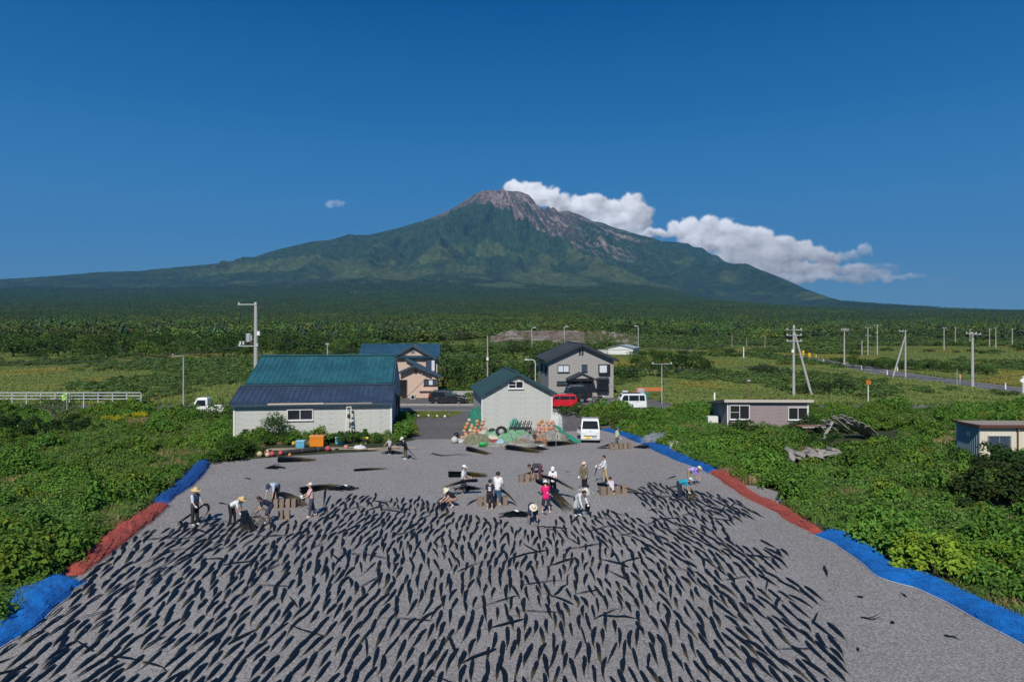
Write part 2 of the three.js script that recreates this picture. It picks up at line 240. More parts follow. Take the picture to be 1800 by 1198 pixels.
function nearRoad(x, z) { let m = 1e9; for (let i = 1; i < mainRoadMid.length; i++) { const [ax, az] = mainRoadMid[i - 1], [bx, bz] = mainRoadMid[i]; const dx = bx - ax, dz = bz - az, t = clamp(((x - ax) * dx + (z - az) * dz) / (dx * dx + dz * dz)); m = Math.min(m, Math.hypot(x - ax - t * dx, z - az - t * dz)); } return m; }
const gearStrip = outline([[455, 806], [700, 792], [700, 776], [455, 782]]), boardYard = outline([[1445, 790], [1580, 786], [1590, 756], [1440, 762]]), rubbleYard = outline([[1380, 826], [1505, 822], [1505, 800], [1380, 806]]);
const footprints = []; // centre x, z, half width, half depth, turn
function onBuilding(x, z, grow = .2) { return footprints.some(([cx, cz, hw, hd, a]) => { const dx = x - cx, dz = z - cz, lx = dx * Math.cos(a) - dz * Math.sin(a), lz = dx * Math.sin(a) + dz * Math.cos(a); return Math.abs(lx) < hw + grow && Math.abs(lz) < hd + grow; }); }
function paved(x, z, grow = 0) {
  if (inside(yard, x, z) || (grow && edgeDist(yard, x, z) < grow)) return true;
  if (inside(lot, x, z) && !inside(verge, x, z)) return true;
  if (inside(gearStrip, x, z) || inside(boardYard, x, z) || inside(rubbleYard, x, z)) return true;
  if (inside(sidePatch, x, z) || inside(driveA, x, z) || inside(driveB, x, z)) return true;
  if (-z > ROAD_S - .2 && -z < ROAD_N + .2 && x > -130 && x < 66) return true;
  return nearRoad(x, z) < roadHalf + .3 || onBuilding(x, z);
}
// ground sheet, as far as the foot of the mountain
const soilTex = texture(512, (i, j, S) => { const u = i / S, v = j / S; const t = .5 * tnoise(u * 120, v * 120, 120) + .3 * tnoise(u * 40, v * 40, 40) + .2 * tnoise(u * 11, v * 11, 11); const k = .84 + (t - .5) * .8; return [k, k, k * .95]; });
function groundColour(x, d) {
  const n = fbm(x / 30, d / 42, 5), n2 = fbm(x / 9 + 5, d / 13, 4);
  let c = mix3([.060, .105, .024], [.110, .135, .040], sstep(.38, .66, n));
  c = mix3(c, [.16, .14, .06], sstep(.62, .8, n2) * .6);
  c = mix3(c, [.04, .08, .02], sstep(.60, .75, fbm(x / 22 + 80, d / 22, 4)) * .8);
  if (d < 62) c = mix3(c, [.030, .045, .016], .7);
  if (d > 380) c = mix3(c, [.018, .040, .016], sstep(380, 520, d));
  return c;
}
{
  const xs = steps([-2700, -700, 70], [-700, -160, 14], [-160, 160, 2.5], [160, 700, 14], [700, 2700, 70]);
  const ds = steps([-60, 10, 10], [10, 130, 2.5], [130, 420, 6], [420, 1000, 20], [1000, 2700, 60]);
  structure('ground', heightSheet(xs, ds, (x, d) => landHeight(x, d) - (d > 2450 ? 3 : 0), groundColour, 6), new THREE.MeshStandardMaterial({ vertexColors: true, map: soilTex, roughness: 1, bumpMap: soilTex, bumpScale: .08 }));
}
function sheet(poly, y, cell, colour, uvScale) { // a flat sheet cut to an outline, on a grid so that its tone can vary
  const s = new THREE.Shape(poly.map(([x, z]) => new THREE.Vector2(x, -z))); const g0 = plain(new THREE.ShapeGeometry(s)); const P = g0.attributes.position; let T = [];
  for (let i = 0; i < P.count; i += 3) T.push([0, 1, 2].map((k) => [P.getX(i + k), P.getY(i + k)]));
  for (let it = 0; it < 12; it++) { const out = []; let split = false; for (const t of T) { const L = [0, 1, 2].map((k) => Math.hypot(t[k][0] - t[(k + 1) % 3][0], t[k][1] - t[(k + 1) % 3][1])); const k = L.indexOf(Math.max(...L)); if (L[k] > cell) { const a = t[k], b = t[(k + 1) % 3], c = t[(k + 2) % 3], m = [(a[0] + b[0]) / 2, (a[1] + b[1]) / 2]; out.push([a, m, c], [m, b, c]); split = true; } else out.push(t); } T = out; if (!split) break; }
  const pos = [], col = [], uv = []; for (const t of T) for (const [x, d] of t) { pos.push(x, y, -d); col.push(...colour(x, d)); uv.push(x / uvScale, d / uvScale); }
  const g = tris(pos, col, uv); const N = g.attributes.normal; if (N.getY(0) < 0) { for (let i = 0; i < N.count; i++) N.setXYZ(i, 0, 1, 0); } return g;
}
const gravelTex = texture(1024, (i, j, S) => { const u = i / S, v = j / S; const a = hash2(Math.floor(u * 128), Math.floor(v * 128)), b = tnoise(u * 170, v * 170, 170), c = hash2(Math.floor(u * 256) + 9, Math.floor(v * 256)); const t = .26 * a + .44 * b + .30 * c; const k = .80 + (t - .5) * .54; const w = (c - .5) * .04; return [k + w + .008, k, k - w]; });
const gravelBump = texture(1024, (i, j, S) => { const u = i / S, v = j / S; return .5 * hash2(Math.floor(u * 512) + 7, Math.floor(v * 512)) + .5 * tnoise(u * 200 + 3, v * 200, 200); }, false);
const gravelMat = new THREE.MeshStandardMaterial({ vertexColors: true, map: gravelTex, bumpMap: gravelBump, bumpScale: .014, roughness: .95 });
const gravelTone = (x, d) => { const k = .84 + .30 * fbm(x / 4.2, d / 4.2, 5), w = (fbm(x / 9 + 4, d / 9, 3) - .5) * .04; return [.430 * k + w * .3, .413 * k, .395 * k - w * .3]; };
structure('gravel_yard', sheet(yard, .008, .8, gravelTone, 7), gravelMat);
structure('gravel_patch', sheet(sidePatch, .012, .8, gravelTone, 7), gravelMat);
const asphaltTex = texture(512, (i, j, S) => { const u = i / S, v = j / S; const k = .76 + (.6 * tnoise(u * 250, v * 250, 250) + .4 * tnoise(u * 60, v * 60, 60) - .5) * .6; return [k, k, k]; });
const asphaltMat = new THREE.MeshStandardMaterial({ vertexColors: true, map: asphaltTex, bumpMap: asphaltTex, bumpScale: .01, roughness: .9 });
const asphaltTone = (x, d) => { const k = .8 + .4 * fbm(x / 3, d / 3, 4); return [.225 * k, .210 * k, .208 * k]; };
structure('parking_lot', sheet(lot, .004, 1.2, asphaltTone, 4), asphaltMat);
structure('driveway', sheet(driveA, .005, 1.2, asphaltTone, 4), asphaltMat);
structure('driveway', sheet(driveB, .005, 1.2, asphaltTone, 4), asphaltMat);
const roadTone = (x, d) => { const k = .85 + .3 * fbm(x / 4, d / 4, 4); return [.235 * k, .228 * k, .232 * k]; };
structure('road', sheet(crossRoad, .012, 2, roadTone, 4), asphaltMat);
{
  const L = [], R = []; const c = new THREE.CatmullRomCurve3(mainRoadMid.map(([x, z]) => V(x, 0, z))), N = 60, pts = c.getSpacedPoints(N);
  const pos = [], col = [], uv = [], dash = [], edge = [];
  const off = (i, w, y) => { const a = pts[Math.max(0, i - 1)], b = pts[Math.min(N, i + 1)], t = b.clone().sub(a).setY(0).normalize(), p = pts[i]; const h = landHeight(p.x, -p.z); return [p.x - t.z * w, h + y, p.z + t.x * w]; };
  const quad = (arr, i, w0, w1, y) => { const a = off(i, w0, y), b = off(i, w1, y), d = off(i + 1, w0, y), e = off(i + 1, w1, y); arr.push(...a, ...b, ...d, ...b, ...e, ...d); };
  for (let i = 0; i < N; i++) { const s = pos.length; quad(pos, i, -roadHalf, roadHalf, .05); for (let k = s; k < pos.length; k += 3) { col.push(...roadTone(pos[k], -pos[k + 2])); uv.push(pos[k] / 4, pos[k + 2] / 4); } quad(edge, i, -3.35, -3.2, .056); quad(edge, i, 3.2, 3.35, .056); if (i % 2) quad(dash, i, -.09, .09, .056); }
  const up = (g) => { const N2 = g.attributes.normal; for (let i = 0; i < N2.count; i++) N2.setXYZ(i, 0, 1, 0); return g; };
  structure('road', up(tris(pos, col, uv)), asphaltMat);
  const paint = mat(lin(.62, .62, .6), .8, { side: THREE.DoubleSide });
  structure('road_marking', up(tris(dash)), paint); structure('road_marking', up(tris(edge)), paint);
  structure('road_marking', merge([box(26, .004, .14, -4, .018, -ROAD_N + .75), box(26, .004, .14, -4, .018, -ROAD_S - .75)]), paint);
}
{ // kerb stones along the far side of the road in front of the houses
  const kerbMat = mat(lin(.36, .34, .30), .9), g = rbox(1.94, .16, .2, 0, .08, 0, .02);
  const k = structure('kerb', box(.01, .01, .01, 0, -.2, 0), kerbMat);
  for (let x = -15; x < -3.4; x += 2) { const m = part(k, 'kerb_stone', g, kerbMat); m.position.set(x, 0, -ROAD_N - .05); }
  const e = structure('path', box(12, .02, 1.1, -9, .02, -ROAD_N - .75), mat(lin(.30, .27, .22), .95)); e.name = 'path';
}
// ================================================================ buildings
const M = {
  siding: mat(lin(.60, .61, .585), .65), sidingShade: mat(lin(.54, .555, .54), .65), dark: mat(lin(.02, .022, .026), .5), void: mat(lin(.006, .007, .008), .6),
  glass: mat(lin(.018, .022, .028), .06, { envMapIntensity: 1 }), glassBlue: mat(lin(.05, .075, .11), .08), curtain: new THREE.MeshPhysicalMaterial({ color: lin(.62, .66, .70), roughness: .5, clearcoat: 1, clearcoatRoughness: .05 }),
  whiteFrame: mat(lin(.74, .75, .74), .45), darkFrame: mat(lin(.022, .022, .024), .4), greenRoof: mat(lin(.030, .135, .165), .5), blueRoof: mat(lin(.046, .074, .125), .5), tealRoof: mat(lin(.034, .090, .108), .5), houseRoof: mat(lin(.030, .098, .165), .5), greyRoof: mat(lin(.048, .062, .082), .5),
  blueTrim: mat(lin(.03, .062, .10), .5), concrete: mat(lin(.36, .35, .33), .9), beige: null, greyWall: null, mauve: null, cream: mat(lin(.66, .62, .52), .7), blueWall: mat(lin(.24, .31, .355), .65), brownRoof: mat(lin(.10, .038, .028), .7), steel: mat(lin(.42, .43, .43), .45, { metalness: .6 }), wood: mat(lin(.22, .17, .125), .85), rust: mat(lin(.22, .11, .06), .85),
};
const stuccoTex = texture(256, (i, j, S) => { const u = i / S, v = j / S; const k = .9 + (.6 * tnoise(u * 90, v * 90, 90) + .4 * tnoise(u * 14, v * 14, 14) - .5) * .22; return [k, k, k]; });
M.beige = mat(lin(.72, .53, .42), .9, { map: stuccoTex }); M.greyWall = mat(lin(.42, .405, .39), .85, { map: stuccoTex }); M.mauve = mat(lin(.37, .30, .305), .85, { map: stuccoTex });
const weather = texture(512, (i, j, S) => { const u = i / S, v = j / S; const streak = tnoise(u * 70, v * 5, 70), spot = tnoise(u * 30, v * 30, 30); const k = .93 - .12 * sstep(.6, .95, streak) * tnoise(u * 9, v * 3, 9) - .05 * sstep(.6, .9, spot); return [k, k, k * .985]; });
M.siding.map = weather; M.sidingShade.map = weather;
// roofs weather in patches
const roofTex = texture(512, (i, j, S) => { const u = i / S, v = j / S; const k = .9 + (.5 * tnoise(u * 40, v * 9, 9 * 40) + .5 * tnoise(u * 8, v * 8, 8) - .5) * .3; return [k, k, k]; });
for (const k of ['greenRoof', 'blueRoof', 'tealRoof', 'houseRoof', 'greyRoof']) M[k].map = roofTex;

// lapped boards up to a top given by span(y) -> [x0, x1]; front face at z = 0
function boards(span, y0, y1, h, t = .03) { const out = []; for (let y = y0; y < y1 - .02; y += h) { const hh = Math.min(h, y1 - y), a = span(y), b = span(y + hh), x0 = Math.max(a[0], b[0]), x1 = Math.min(a[1], b[1]); if (x1 - x0 < .1) continue; const g = new THREE.BoxGeometry(x1 - x0, hh - .003, t); g.rotateX(-.016).translate((x0 + x1) / 2, y + hh / 2, -t / 2); out.push(g); } return merge(out); }
function windowUnit(parent, x, y, z, w, h, o = {}) { // centre, size; faces +z
  const { panes = 2, frame = M.whiteFrame, f = .06, glass = M.glass, curtain = [], bars = 0, sill = true, turn = 0, name = 'window' } = o;
  const g = sub(parent, name, V(x, y, z), turn); const F = [box(w, f, .07, 0, h / 2 - f / 2, .035), box(w, f, .07, 0, -h / 2 + f / 2, .035), box(f, h - 2 * f, .07, -w / 2 + f / 2, 0, .035), box(f, h - 2 * f, .07, w / 2 - f / 2, 0, .035)];
  const inner = w - 2 * f; for (let i = 1; i < panes; i++) F.push(box(f * .8, h - 2 * f, .06, -inner / 2 + inner * i / panes, 0, .03));
  for (let i = 1; i <= bars; i++) F.push(box(inner / panes - f, f * .5, .05, -inner / 2 + inner / panes / 2, -h / 2 + h * i / (bars + 1), .025));
  part(g, 'frame', merge(F), frame);
  for (let i = 0; i < panes; i++) part(g, 'pane', box(inner / panes - f * .8, h - 2 * f, .012, -inner / 2 + inner * (i + .5) / panes, 0, .008), curtain.includes(i) ? M.curtain : glass);
  if (sill) part(g, 'sill', box(w + .08, .05, .12, 0, -h / 2 - .027, .06), frame);
  return g;
}
// a roof plane between eave and ridge with standing ribs; a, b: eave ends, c, e: ridge ends (c above a)
function roofPlane(a, b, c, e, thick = .1, rib = .42, ribH = .035) {
  const n = b.clone().sub(a).cross(c.clone().sub(a)).normalize(); if (n.y < 0) n.negate(); const dn = n.clone().multiplyScalar(-thick);
  const q = (p, r, s, t) => [p, r, s, r, t, s].flatMap((v) => [v.x, v.y, v.z]);
  const A = a.clone().add(dn), B = b.clone().add(dn), Cc = c.clone().add(dn), E = e.clone().add(dn);
  const pos = [...q(a, b, c, e), ...q(B, A, E, Cc), ...q(A, B, a, b), ...q(Cc, c, E, e), ...q(A, a, Cc, c), ...q(b, B, e, E)];
  const L = a.distanceTo(b), H = a.distanceTo(c), uv = []; for (let i = 0; i < pos.length; i += 3) { const p = V(pos[i], pos[i + 1], pos[i + 2]).sub(a); uv.push(p.dot(b.clone().sub(a).normalize()) / 6, p.dot(c.clone().sub(a).normalize()) / 6); }
  const G = [tris(pos, null, uv)]; const N = Math.max(2, Math.round(L / rib));
  for (let i = 0; i <= N; i++) { const t = i / N; const p = a.clone().lerp(b, t).addScaledVector(n, ribH / 2), r = c.clone().lerp(e, t).addScaledVector(n, ribH / 2); const dir = r.clone().sub(p), len = dir.length(), X = b.clone().sub(a).normalize(), Z = dir.normalize(); const m = new THREE.Matrix4().makeBasis(X, Z.clone().cross(X).normalize(), Z); G.push(new THREE.BoxGeometry(.05, ribH, len - .01).applyMatrix4(m).translate((p.x + r.x) / 2, (p.y + r.y) / 2, (p.z + r.z) / 2)); }
  return merge(G);
}
const foot = (o, x0, x1, z0, z1) => { const a = o.rotation.y, cx = (x0 + x1) / 2, cz = (z0 + z1) / 2; footprints.push([o.position.x + cx * Math.cos(a) + cz * Math.sin(a), o.position.z - cx * Math.sin(a) + cz * Math.cos(a), (x1 - x0) / 2, (z1 - z0) / 2, a]); };

{ // ---- the long workshop with green over blue roof
  const o = thing('workshop', 'long pale grey workshop with a green roof above a blue lower roof', 'workshop', V(-15.78, 0, -54.3), 7 * RAD), W = 12.2, h = 3.0;
  const L = -W / 2, R = W / 2, D = -17;
  part(o, 'wall', merge([box(W - .1, h, .12, 0, h / 2, -.11), boards(() => [L, R], .36, h, .44)]), M.siding, 'pale grey front wall of lapped boards');
  part(o, 'footing', box(W - .02, .36, .2, 0, .18, -.1), M.concrete);
  const sideOut = [[0, .0], [0, 3.0], [-3, 4.1], [-3, 4.25], [-8.5, 6.2], [-14, 4.3], [-17, 3.2], [-17, 0]];
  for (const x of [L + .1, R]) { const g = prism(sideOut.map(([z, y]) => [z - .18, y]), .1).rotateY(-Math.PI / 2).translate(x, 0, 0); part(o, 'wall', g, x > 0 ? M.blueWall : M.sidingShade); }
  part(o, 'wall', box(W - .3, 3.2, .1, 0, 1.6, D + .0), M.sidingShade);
  const blue = part(o, 'roof', roofPlane(V(L - .25, 3.0, .35), V(R + .12, 3.0, .35), V(L - .25, 4.13, -3.05), V(R + .12, 4.13, -3.05)), M.blueRoof, 'blue metal lower roof');
  part(o, 'roof', merge([roofPlane(V(L + .15, 4.30, -2.75), V(R - .1, 4.30, -2.75), V(L + .15, 6.35, -8.5), V(R - .1, 6.35, -8.5)), roofPlane(V(R - .1, 3.3, -17.3), V(L + .15, 3.3, -17.3), V(R - .1, 6.35, -8.52), V(L + .15, 6.35, -8.52))]), M.greenRoof, 'green metal upper roof');
  part(o, 'ridge_cap', box(W + .1, .09, .42, 0, 6.42, -8.5), M.greenRoof);
  part(o, 'roof_step', box(W - .1, .2, .1, 0, 4.2, -2.84), M.blueTrim);
  part(o, 'gutter', merge([box(W + .3, .22, .06, 0, 2.84, .36)]), M.blueTrim);
  part(blue, 'plank', box(4.3, .12, .05, -1.3, 2.93, .42), mat(lin(.55, .47, .38), .85), 'pale plank fixed along the eave');
  part(blue, 'plank', box(3.7, .11, .05, 2.75, 2.91, .42), mat(lin(.30, .28, .26), .85), 'grey weathered plank along the eave');
  for (const x of [L + .02, R - .02]) part(o, 'corner_trim', box(.12, h, .1, x, h / 2, .012), M.whiteFrame);
  windowUnit(o, -1.05, 2.02, .02, 2.0, .86, { panes: 2 });
  windowUnit(o, -5.2, .78, .02, .5, .46, { panes: 1, frame: M.concrete, sill: false, name: 'vent_opening' }); windowUnit(o, -4.55, .78, .02, .5, .46, { panes: 1, frame: M.concrete, sill: false, name: 'vent_opening' });
  part(o, 'downpipe', merge([bar(V(R + .2, .1, -4), V(R + .2, 2.9, -4), .05), bar(V(R + .2, 2.9, -4), V(R + .1, 3.3, -3.6), .05)]), M.darkFrame);
  windowUnit(o, R + .02, 2.1, -9, 1.4, 1.0, { panes: 2, turn: Math.PI / 2, frame: M.darkFrame }); windowUnit(o, R + .02, 1.1, -13, 1.2, 2.1, { panes: 1, turn: Math.PI / 2, frame: M.darkFrame, name: 'door', sill: false });
  foot(o, L, R, D, 0);
}
{ // ---- the small storage shed on the right
  const o = thing('storage_shed', 'pale grey storage shed with a teal gable roof and one high window', 'shed', V(.45, 0, -58.9), 9.5 * RAD), W = 6.15, e = 3.3, apex = 4.95, D = -6.8;
  const span = (y) => { const k = y < e ? 1 : 1 - (y - e) / (apex - e); return [-W / 2 * k, W / 2 * k]; };
  part(o, 'wall', merge([prism([[-W / 2 + .03, 0], [W / 2 - .03, 0], [W / 2 - .03, e], [0, apex - .05], [-W / 2 + .03, e]], .1).translate(0, 0, -.16), boards(span, .2, apex, .44)]), M.siding, 'pale grey front wall of lapped boards');
  part(o, 'footing', box(W, .2, .2, 0, .1, -.1), M.concrete);
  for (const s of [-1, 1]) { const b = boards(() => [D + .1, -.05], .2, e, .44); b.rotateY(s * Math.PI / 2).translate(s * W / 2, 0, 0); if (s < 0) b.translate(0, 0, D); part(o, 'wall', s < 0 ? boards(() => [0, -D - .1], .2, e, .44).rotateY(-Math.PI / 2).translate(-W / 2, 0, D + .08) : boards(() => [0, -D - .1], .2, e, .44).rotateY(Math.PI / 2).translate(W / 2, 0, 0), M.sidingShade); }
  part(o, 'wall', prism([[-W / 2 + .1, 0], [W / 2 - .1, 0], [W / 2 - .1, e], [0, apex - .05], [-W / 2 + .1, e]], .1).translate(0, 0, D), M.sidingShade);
  const ov = .34, k = (apex - e) / (W / 2), ye = e + .12 - ov * k, yr = apex + .14, zf = .38, zb = D - .3;
  for (const s of [-1, 1]) part(o, 'roof', roofPlane(V(s * (W / 2 + ov), ye, zf), V(s * (W / 2 + ov), ye, zb), V(0, yr, zf), V(0, yr, zb), .1, .4), M.tealRoof);
  for (const s of [-1, 1]) part(o, 'verge_board', beam(V(s * (W / 2 + ov + .01), ye - .1, zf + .03), V(s * .02, yr - .1, zf + .03), .05, .24), mat(lin(.02, .065, .075), .5));
  part(o, 'ridge_cap', box(.3, .06, zf - zb, 0, yr + .015, (zf + zb) / 2), M.tealRoof);
  for (const s of [-1, 1]) part(o, 'corner_trim', box(.1, e - .1, .1, s * (W / 2 - .01), e / 2, .01), M.whiteFrame);
  windowUnit(o, -.12, 4.0, .03, 1.34, .66, { panes: 2, f: .07, bars: 1 });
  foot(o, -W / 2, W / 2, D, 0);
}
{ // ---- the two storey grey house
  const o = thing('grey_house', 'two storey grey house with a dark gable roof and glazed porch', 'house', V(8.75, 0, -86.2), 5.5 * RAD), W = 8.3, e = 4.95, ap = 6.75, D = -9.5;
  part(o, 'wall', merge([prism([[-W / 2, 0], [W / 2, 0], [W / 2, e], [0, ap - .1], [-W / 2, e]], .2).translate(0, 0, -.2)]), M.greyWall, 'grey front gable wall');
  for (const s of [-1, 1]) part(o, 'wall', box(.2, e, -D - .3, s * (W / 2 - .1), e / 2, D / 2 - .1), M.greyWall);
  part(o, 'wall', prism([[-W / 2 + .2, 0], [W / 2 - .2, 0], [W / 2 - .2, e], [0, ap - .1], [-W / 2 + .2, e]], .15).translate(0, 0, D), M.greyWall);
  const ov = .55, k = (ap - e) / (W / 2), ye = e + .1 - ov * k, yr = ap + .14;
  for (const s of [-1, 1]) { part(o, 'roof', roofPlane(V(s * (W / 2 + ov), ye, .6), V(s * (W / 2 + ov), ye, D - .4), V(0, yr, .6), V(0, yr, D - .4), .14, .45), M.greyRoof); part(o, 'verge_board', beam(V(s * (W / 2 + ov + .01), ye - .16, .63), V(s * .02, yr - .14, .63), .06, .34), mat(lin(.028, .033, .045), .55)); }
  part(o, 'ridge_cap', box(.36, .07, -D + 1, 0, yr + .02, D / 2 + .1), M.greyRoof);
  for (const s of [-1, 1]) part(o, 'soffit', box(.9, .3, .5, s * (W / 2 - .1), e, .28), M.greyRoof);
  for (const s of [-1, 1]) part(o, 'vent', box(.22, .72, .05, s * .17 + .0, 5.75, .02), M.darkFrame);
  windowUnit(o, -2.28, 3.72, .01, 1.5, .95, { panes: 2, frame: M.darkFrame, curtain: [0, 1], f: .07 });
  windowUnit(o, .42, 3.76, .01, .72, .92, { panes: 1, frame: M.darkFrame, glass: M.glassBlue });
  { const b = sub(o, 'bay_window', V(2.9, 3.68, .26)); part(b, 'frame', merge([box(1.45, .1, .52, 0, .52, 0), box(1.45, .1, .52, 0, -.52, 0), box(.08, .96, .5, -.68, 0, 0), box(.08, .96, .5, .68, 0, 0), box(.06, .94, .06, .3, 0, .22)]), M.darkFrame); part(b, 'pane', box(.92, .9, .02, -.19, 0, .24), M.curtain); part(b, 'pane', box(.3, .9, .02, .5, 0, .24), M.glass); }
  windowUnit(o, -2.45, 1.9, .01, 1.35, .5, { panes: 2, frame: M.darkFrame, glass: M.glassBlue });
  { const b = sub(o, 'bay_window', V(2.7, 1.75, .24)); part(b, 'frame', merge([box(1.5, .1, .5, 0, .56, 0), box(1.62, .08, .6, 0, -.6, .02), box(.08, 1.1, .48, -.7, 0, 0), box(.08, 1.1, .48, .7, 0, 0)]), M.darkFrame); part(b, 'pane', box(1.32, 1.02, .02, 0, 0, .22), M.glass); part(b, 'roof', prism([[-.85, 0], [.85, 0], [.7, .2], [-.7, .2]], .6).translate(0, .62, -.28), M.greyRoof); part(b, 'ledge', box(1.5, .1, .5, 0, -.95, 0), M.darkFrame); }
  { const p = sub(o, 'porch', V(-.25, 0, 0)); part(p, 'roof', merge([roofPlane(V(-1.75, 2.5, 1.9), V(-1.75, 2.5, 0), V(0, 3.3, 1.9), V(0, 3.3, 0), .14, .5), roofPlane(V(1.75, 2.5, 1.9), V(1.75, 2.5, 0), V(0, 3.3, 1.9), V(0, 3.3, 0), .14, .5)]), M.greyRoof); part(p, 'gable', prism([[-1.15, 0], [1.15, 0], [0, .55]], .1).translate(0, 2.6, 1.6), M.greyWall); part(p, 'beam', box(3.0, .3, .16, 0, 2.42, 1.65), M.darkFrame);
    part(p, 'frame', merge([-1.28, -.62, 0, .62, 1.28].map((x) => box(.08, 2.3, .1, x, 1.15, 1.4)).concat([box(2.64, .1, .1, 0, .1, 1.4), box(2.64, .07, .09, 0, 1.25, 1.4), box(.1, 2.3, 1.3, -1.28, 1.15, .7), box(.1, 2.3, 1.3, 1.28, 1.15, .7)])), M.darkFrame); for (let i = 0; i < 4; i++) part(p, 'pane', box(.56, 2.15, .02, -.95 + i * .635, 1.18, 1.38), M.glass); part(p, 'step', box(3.1, .14, 1.0, 0, .07, 2.0), M.concrete); }
  for (const z of [-2.4, -6]) windowUnit(o, -W / 2 - .01, 3.6, z, 1.2, 1.0, { panes: 2, frame: M.darkFrame, turn: -Math.PI / 2, glass: M.glassBlue });
  part(o, 'flue', merge([bar(V(3.2, 2.85, .02), V(3.2, 2.85, .3), .06), bar(V(3.2, 2.85, .3), V(3.2, 3.1, .3), .07)]), M.darkFrame);
  foot(o, -W / 2, W / 2, D, 1.9);
}
{ // ---- the beige house with blue roofs
  const o = thing('beige_house', 'peach beige two storey house with blue tiled roofs beside the workshop', 'house', V(-14.3, 0, -86.2), 5 * RAD), W = 9.6, D = -8;
  part(o, 'wall', merge([box(W, 5.15, .2, 0, 2.57, -1.6), prism([[-1.7 - .9, 0], [3.2 - .9, 0], [.75 - .9, 1.45]], .15).translate(.9 + .9, 5.1, -1.5)]), M.beige, 'peach stucco front wall');
  for (const s of [-1, 1]) part(o, 'wall', box(.2, 5.15, 6.2, s * (W / 2 - .1), 2.57, -4.8), M.beige);
  part(o, 'wall', box(W, 5.1, .2, 0, 2.57, D), M.beige);
  part(o, 'roof', merge([roofPlane(V(-W / 2 - .4, 5.1, -.9), V(W / 2 + .3, 5.1, -.9), V(-W / 2 - .4, 6.75, -4.6), V(W / 2 + .3, 6.75, -4.6), .16, .32), roofPlane(V(W / 2 + .3, 5.1, D - .5), V(-W / 2 - .4, 5.1, D - .5), V(W / 2 + .3, 6.75, -4.62), V(-W / 2 - .4, 6.75, -4.62), .16, .32)]), M.houseRoof, 'blue main roof');
  const gx = 1.68;
  for (const s of [-1, 1]) part(o, 'roof', roofPlane(V(gx + s * 2.9, 5.05, -.95), V(gx + s * 2.9, 5.05, -3.2), V(gx, 6.72, -.95), V(gx, 6.72, -4.5), .16, .32), M.houseRoof, 'blue gable roof');
  for (const s of [-1, 1]) part(o, 'verge_board', beam(V(gx + s * 3.0, 4.88, -.9), V(gx + s * .02, 6.6, -.9), .06, .32), M.blueTrim);
  part(o, 'vent', box(.5, .75, .06, gx, 5.95, -1.33), mat(lin(.14, .17, .19), .6));
  // single storey front wing
  const fx = 2.0; part(o, 'wall', prism([[fx - 2.8, 0], [W / 2 + .1, 0], [W / 2 + .1, 2.75], [fx + 1, 3.95], [fx - .6, 4.6], [fx - 2.8, 4.4]], .2).translate(0, 0, -.2), M.beige, 'peach front wing wall');
  part(o, 'wall', box(.2, 2.7, 1.4, W / 2, 1.35, -.9), M.beige);
  part(o, 'roof', roofPlane(V(W / 2 + .5, 2.75, .45), V(W / 2 + .5, 2.75, -1.5), V(.9, 5.05, .45), V(.9, 5.05, -1.5), .16, .32), M.houseRoof, 'blue wing roof'); part(o, 'verge_board', beam(V(W / 2 + .55, 2.62, .48), V(.9, 4.9, .48), .06, .28), M.blueTrim);
  for (const s of [-1, 1]) part(o, 'roof', roofPlane(V(fx - .0 + s * 1.9, 3.35, .75), V(fx + s * 1.9, 3.35, -.2), V(fx, 4.2, .75), V(fx, 4.2, -.2), .14, .32), M.houseRoof, 'small blue gable roof');
  for (const s of [-1, 1]) part(o, 'verge_board', beam(V(fx + s * 1.95, 3.22, .78), V(fx + s * .02, 4.1, .78), .06, .24), M.blueTrim);
  part(o, 'vent', box(.3, .5, .06, fx + .15, 3.3, .03), M.darkFrame);
  part(o, 'lamp_fitting', rbox(.16, .16, .12, fx + .9, 3.0, .06), M.whiteFrame);
  windowUnit(o, .55, 1.15, .01, 1.0, 2.3, { panes: 2, frame: M.darkFrame, name: 'door', sill: false, bars: 3 });
  { const b = sub(o, 'bay_window', V(3.95, 4.0, -1.3)); part(b, 'frame', merge([box(1.2, .1, .5, 0, .75, 0), box(1.2, .1, .5, 0, -.72, 0), box(.08, 1.4, .5, -.56, 0, 0), box(.08, 1.4, .5, .56, 0, 0), box(.05, 1.4, .05, .1, 0, .22)]), M.darkFrame); part(b, 'pane', box(.6, 1.36, .02, -.23, 0, .23), M.glassBlue); part(b, 'pane', box(.4, 1.36, .02, .33, 0, .23), M.curtain); }
  windowUnit(o, 4.0, 1.95, .02, 1.75, .78, { panes: 3, frame: M.darkFrame, curtain: [1], glass: M.glassBlue, f: .07 });
  part(o, 'ledge', box(1.5, .12, .35, 3.3, .95, .17), M.beige);
  foot(o, -W / 2, W / 2, D, .3);
}
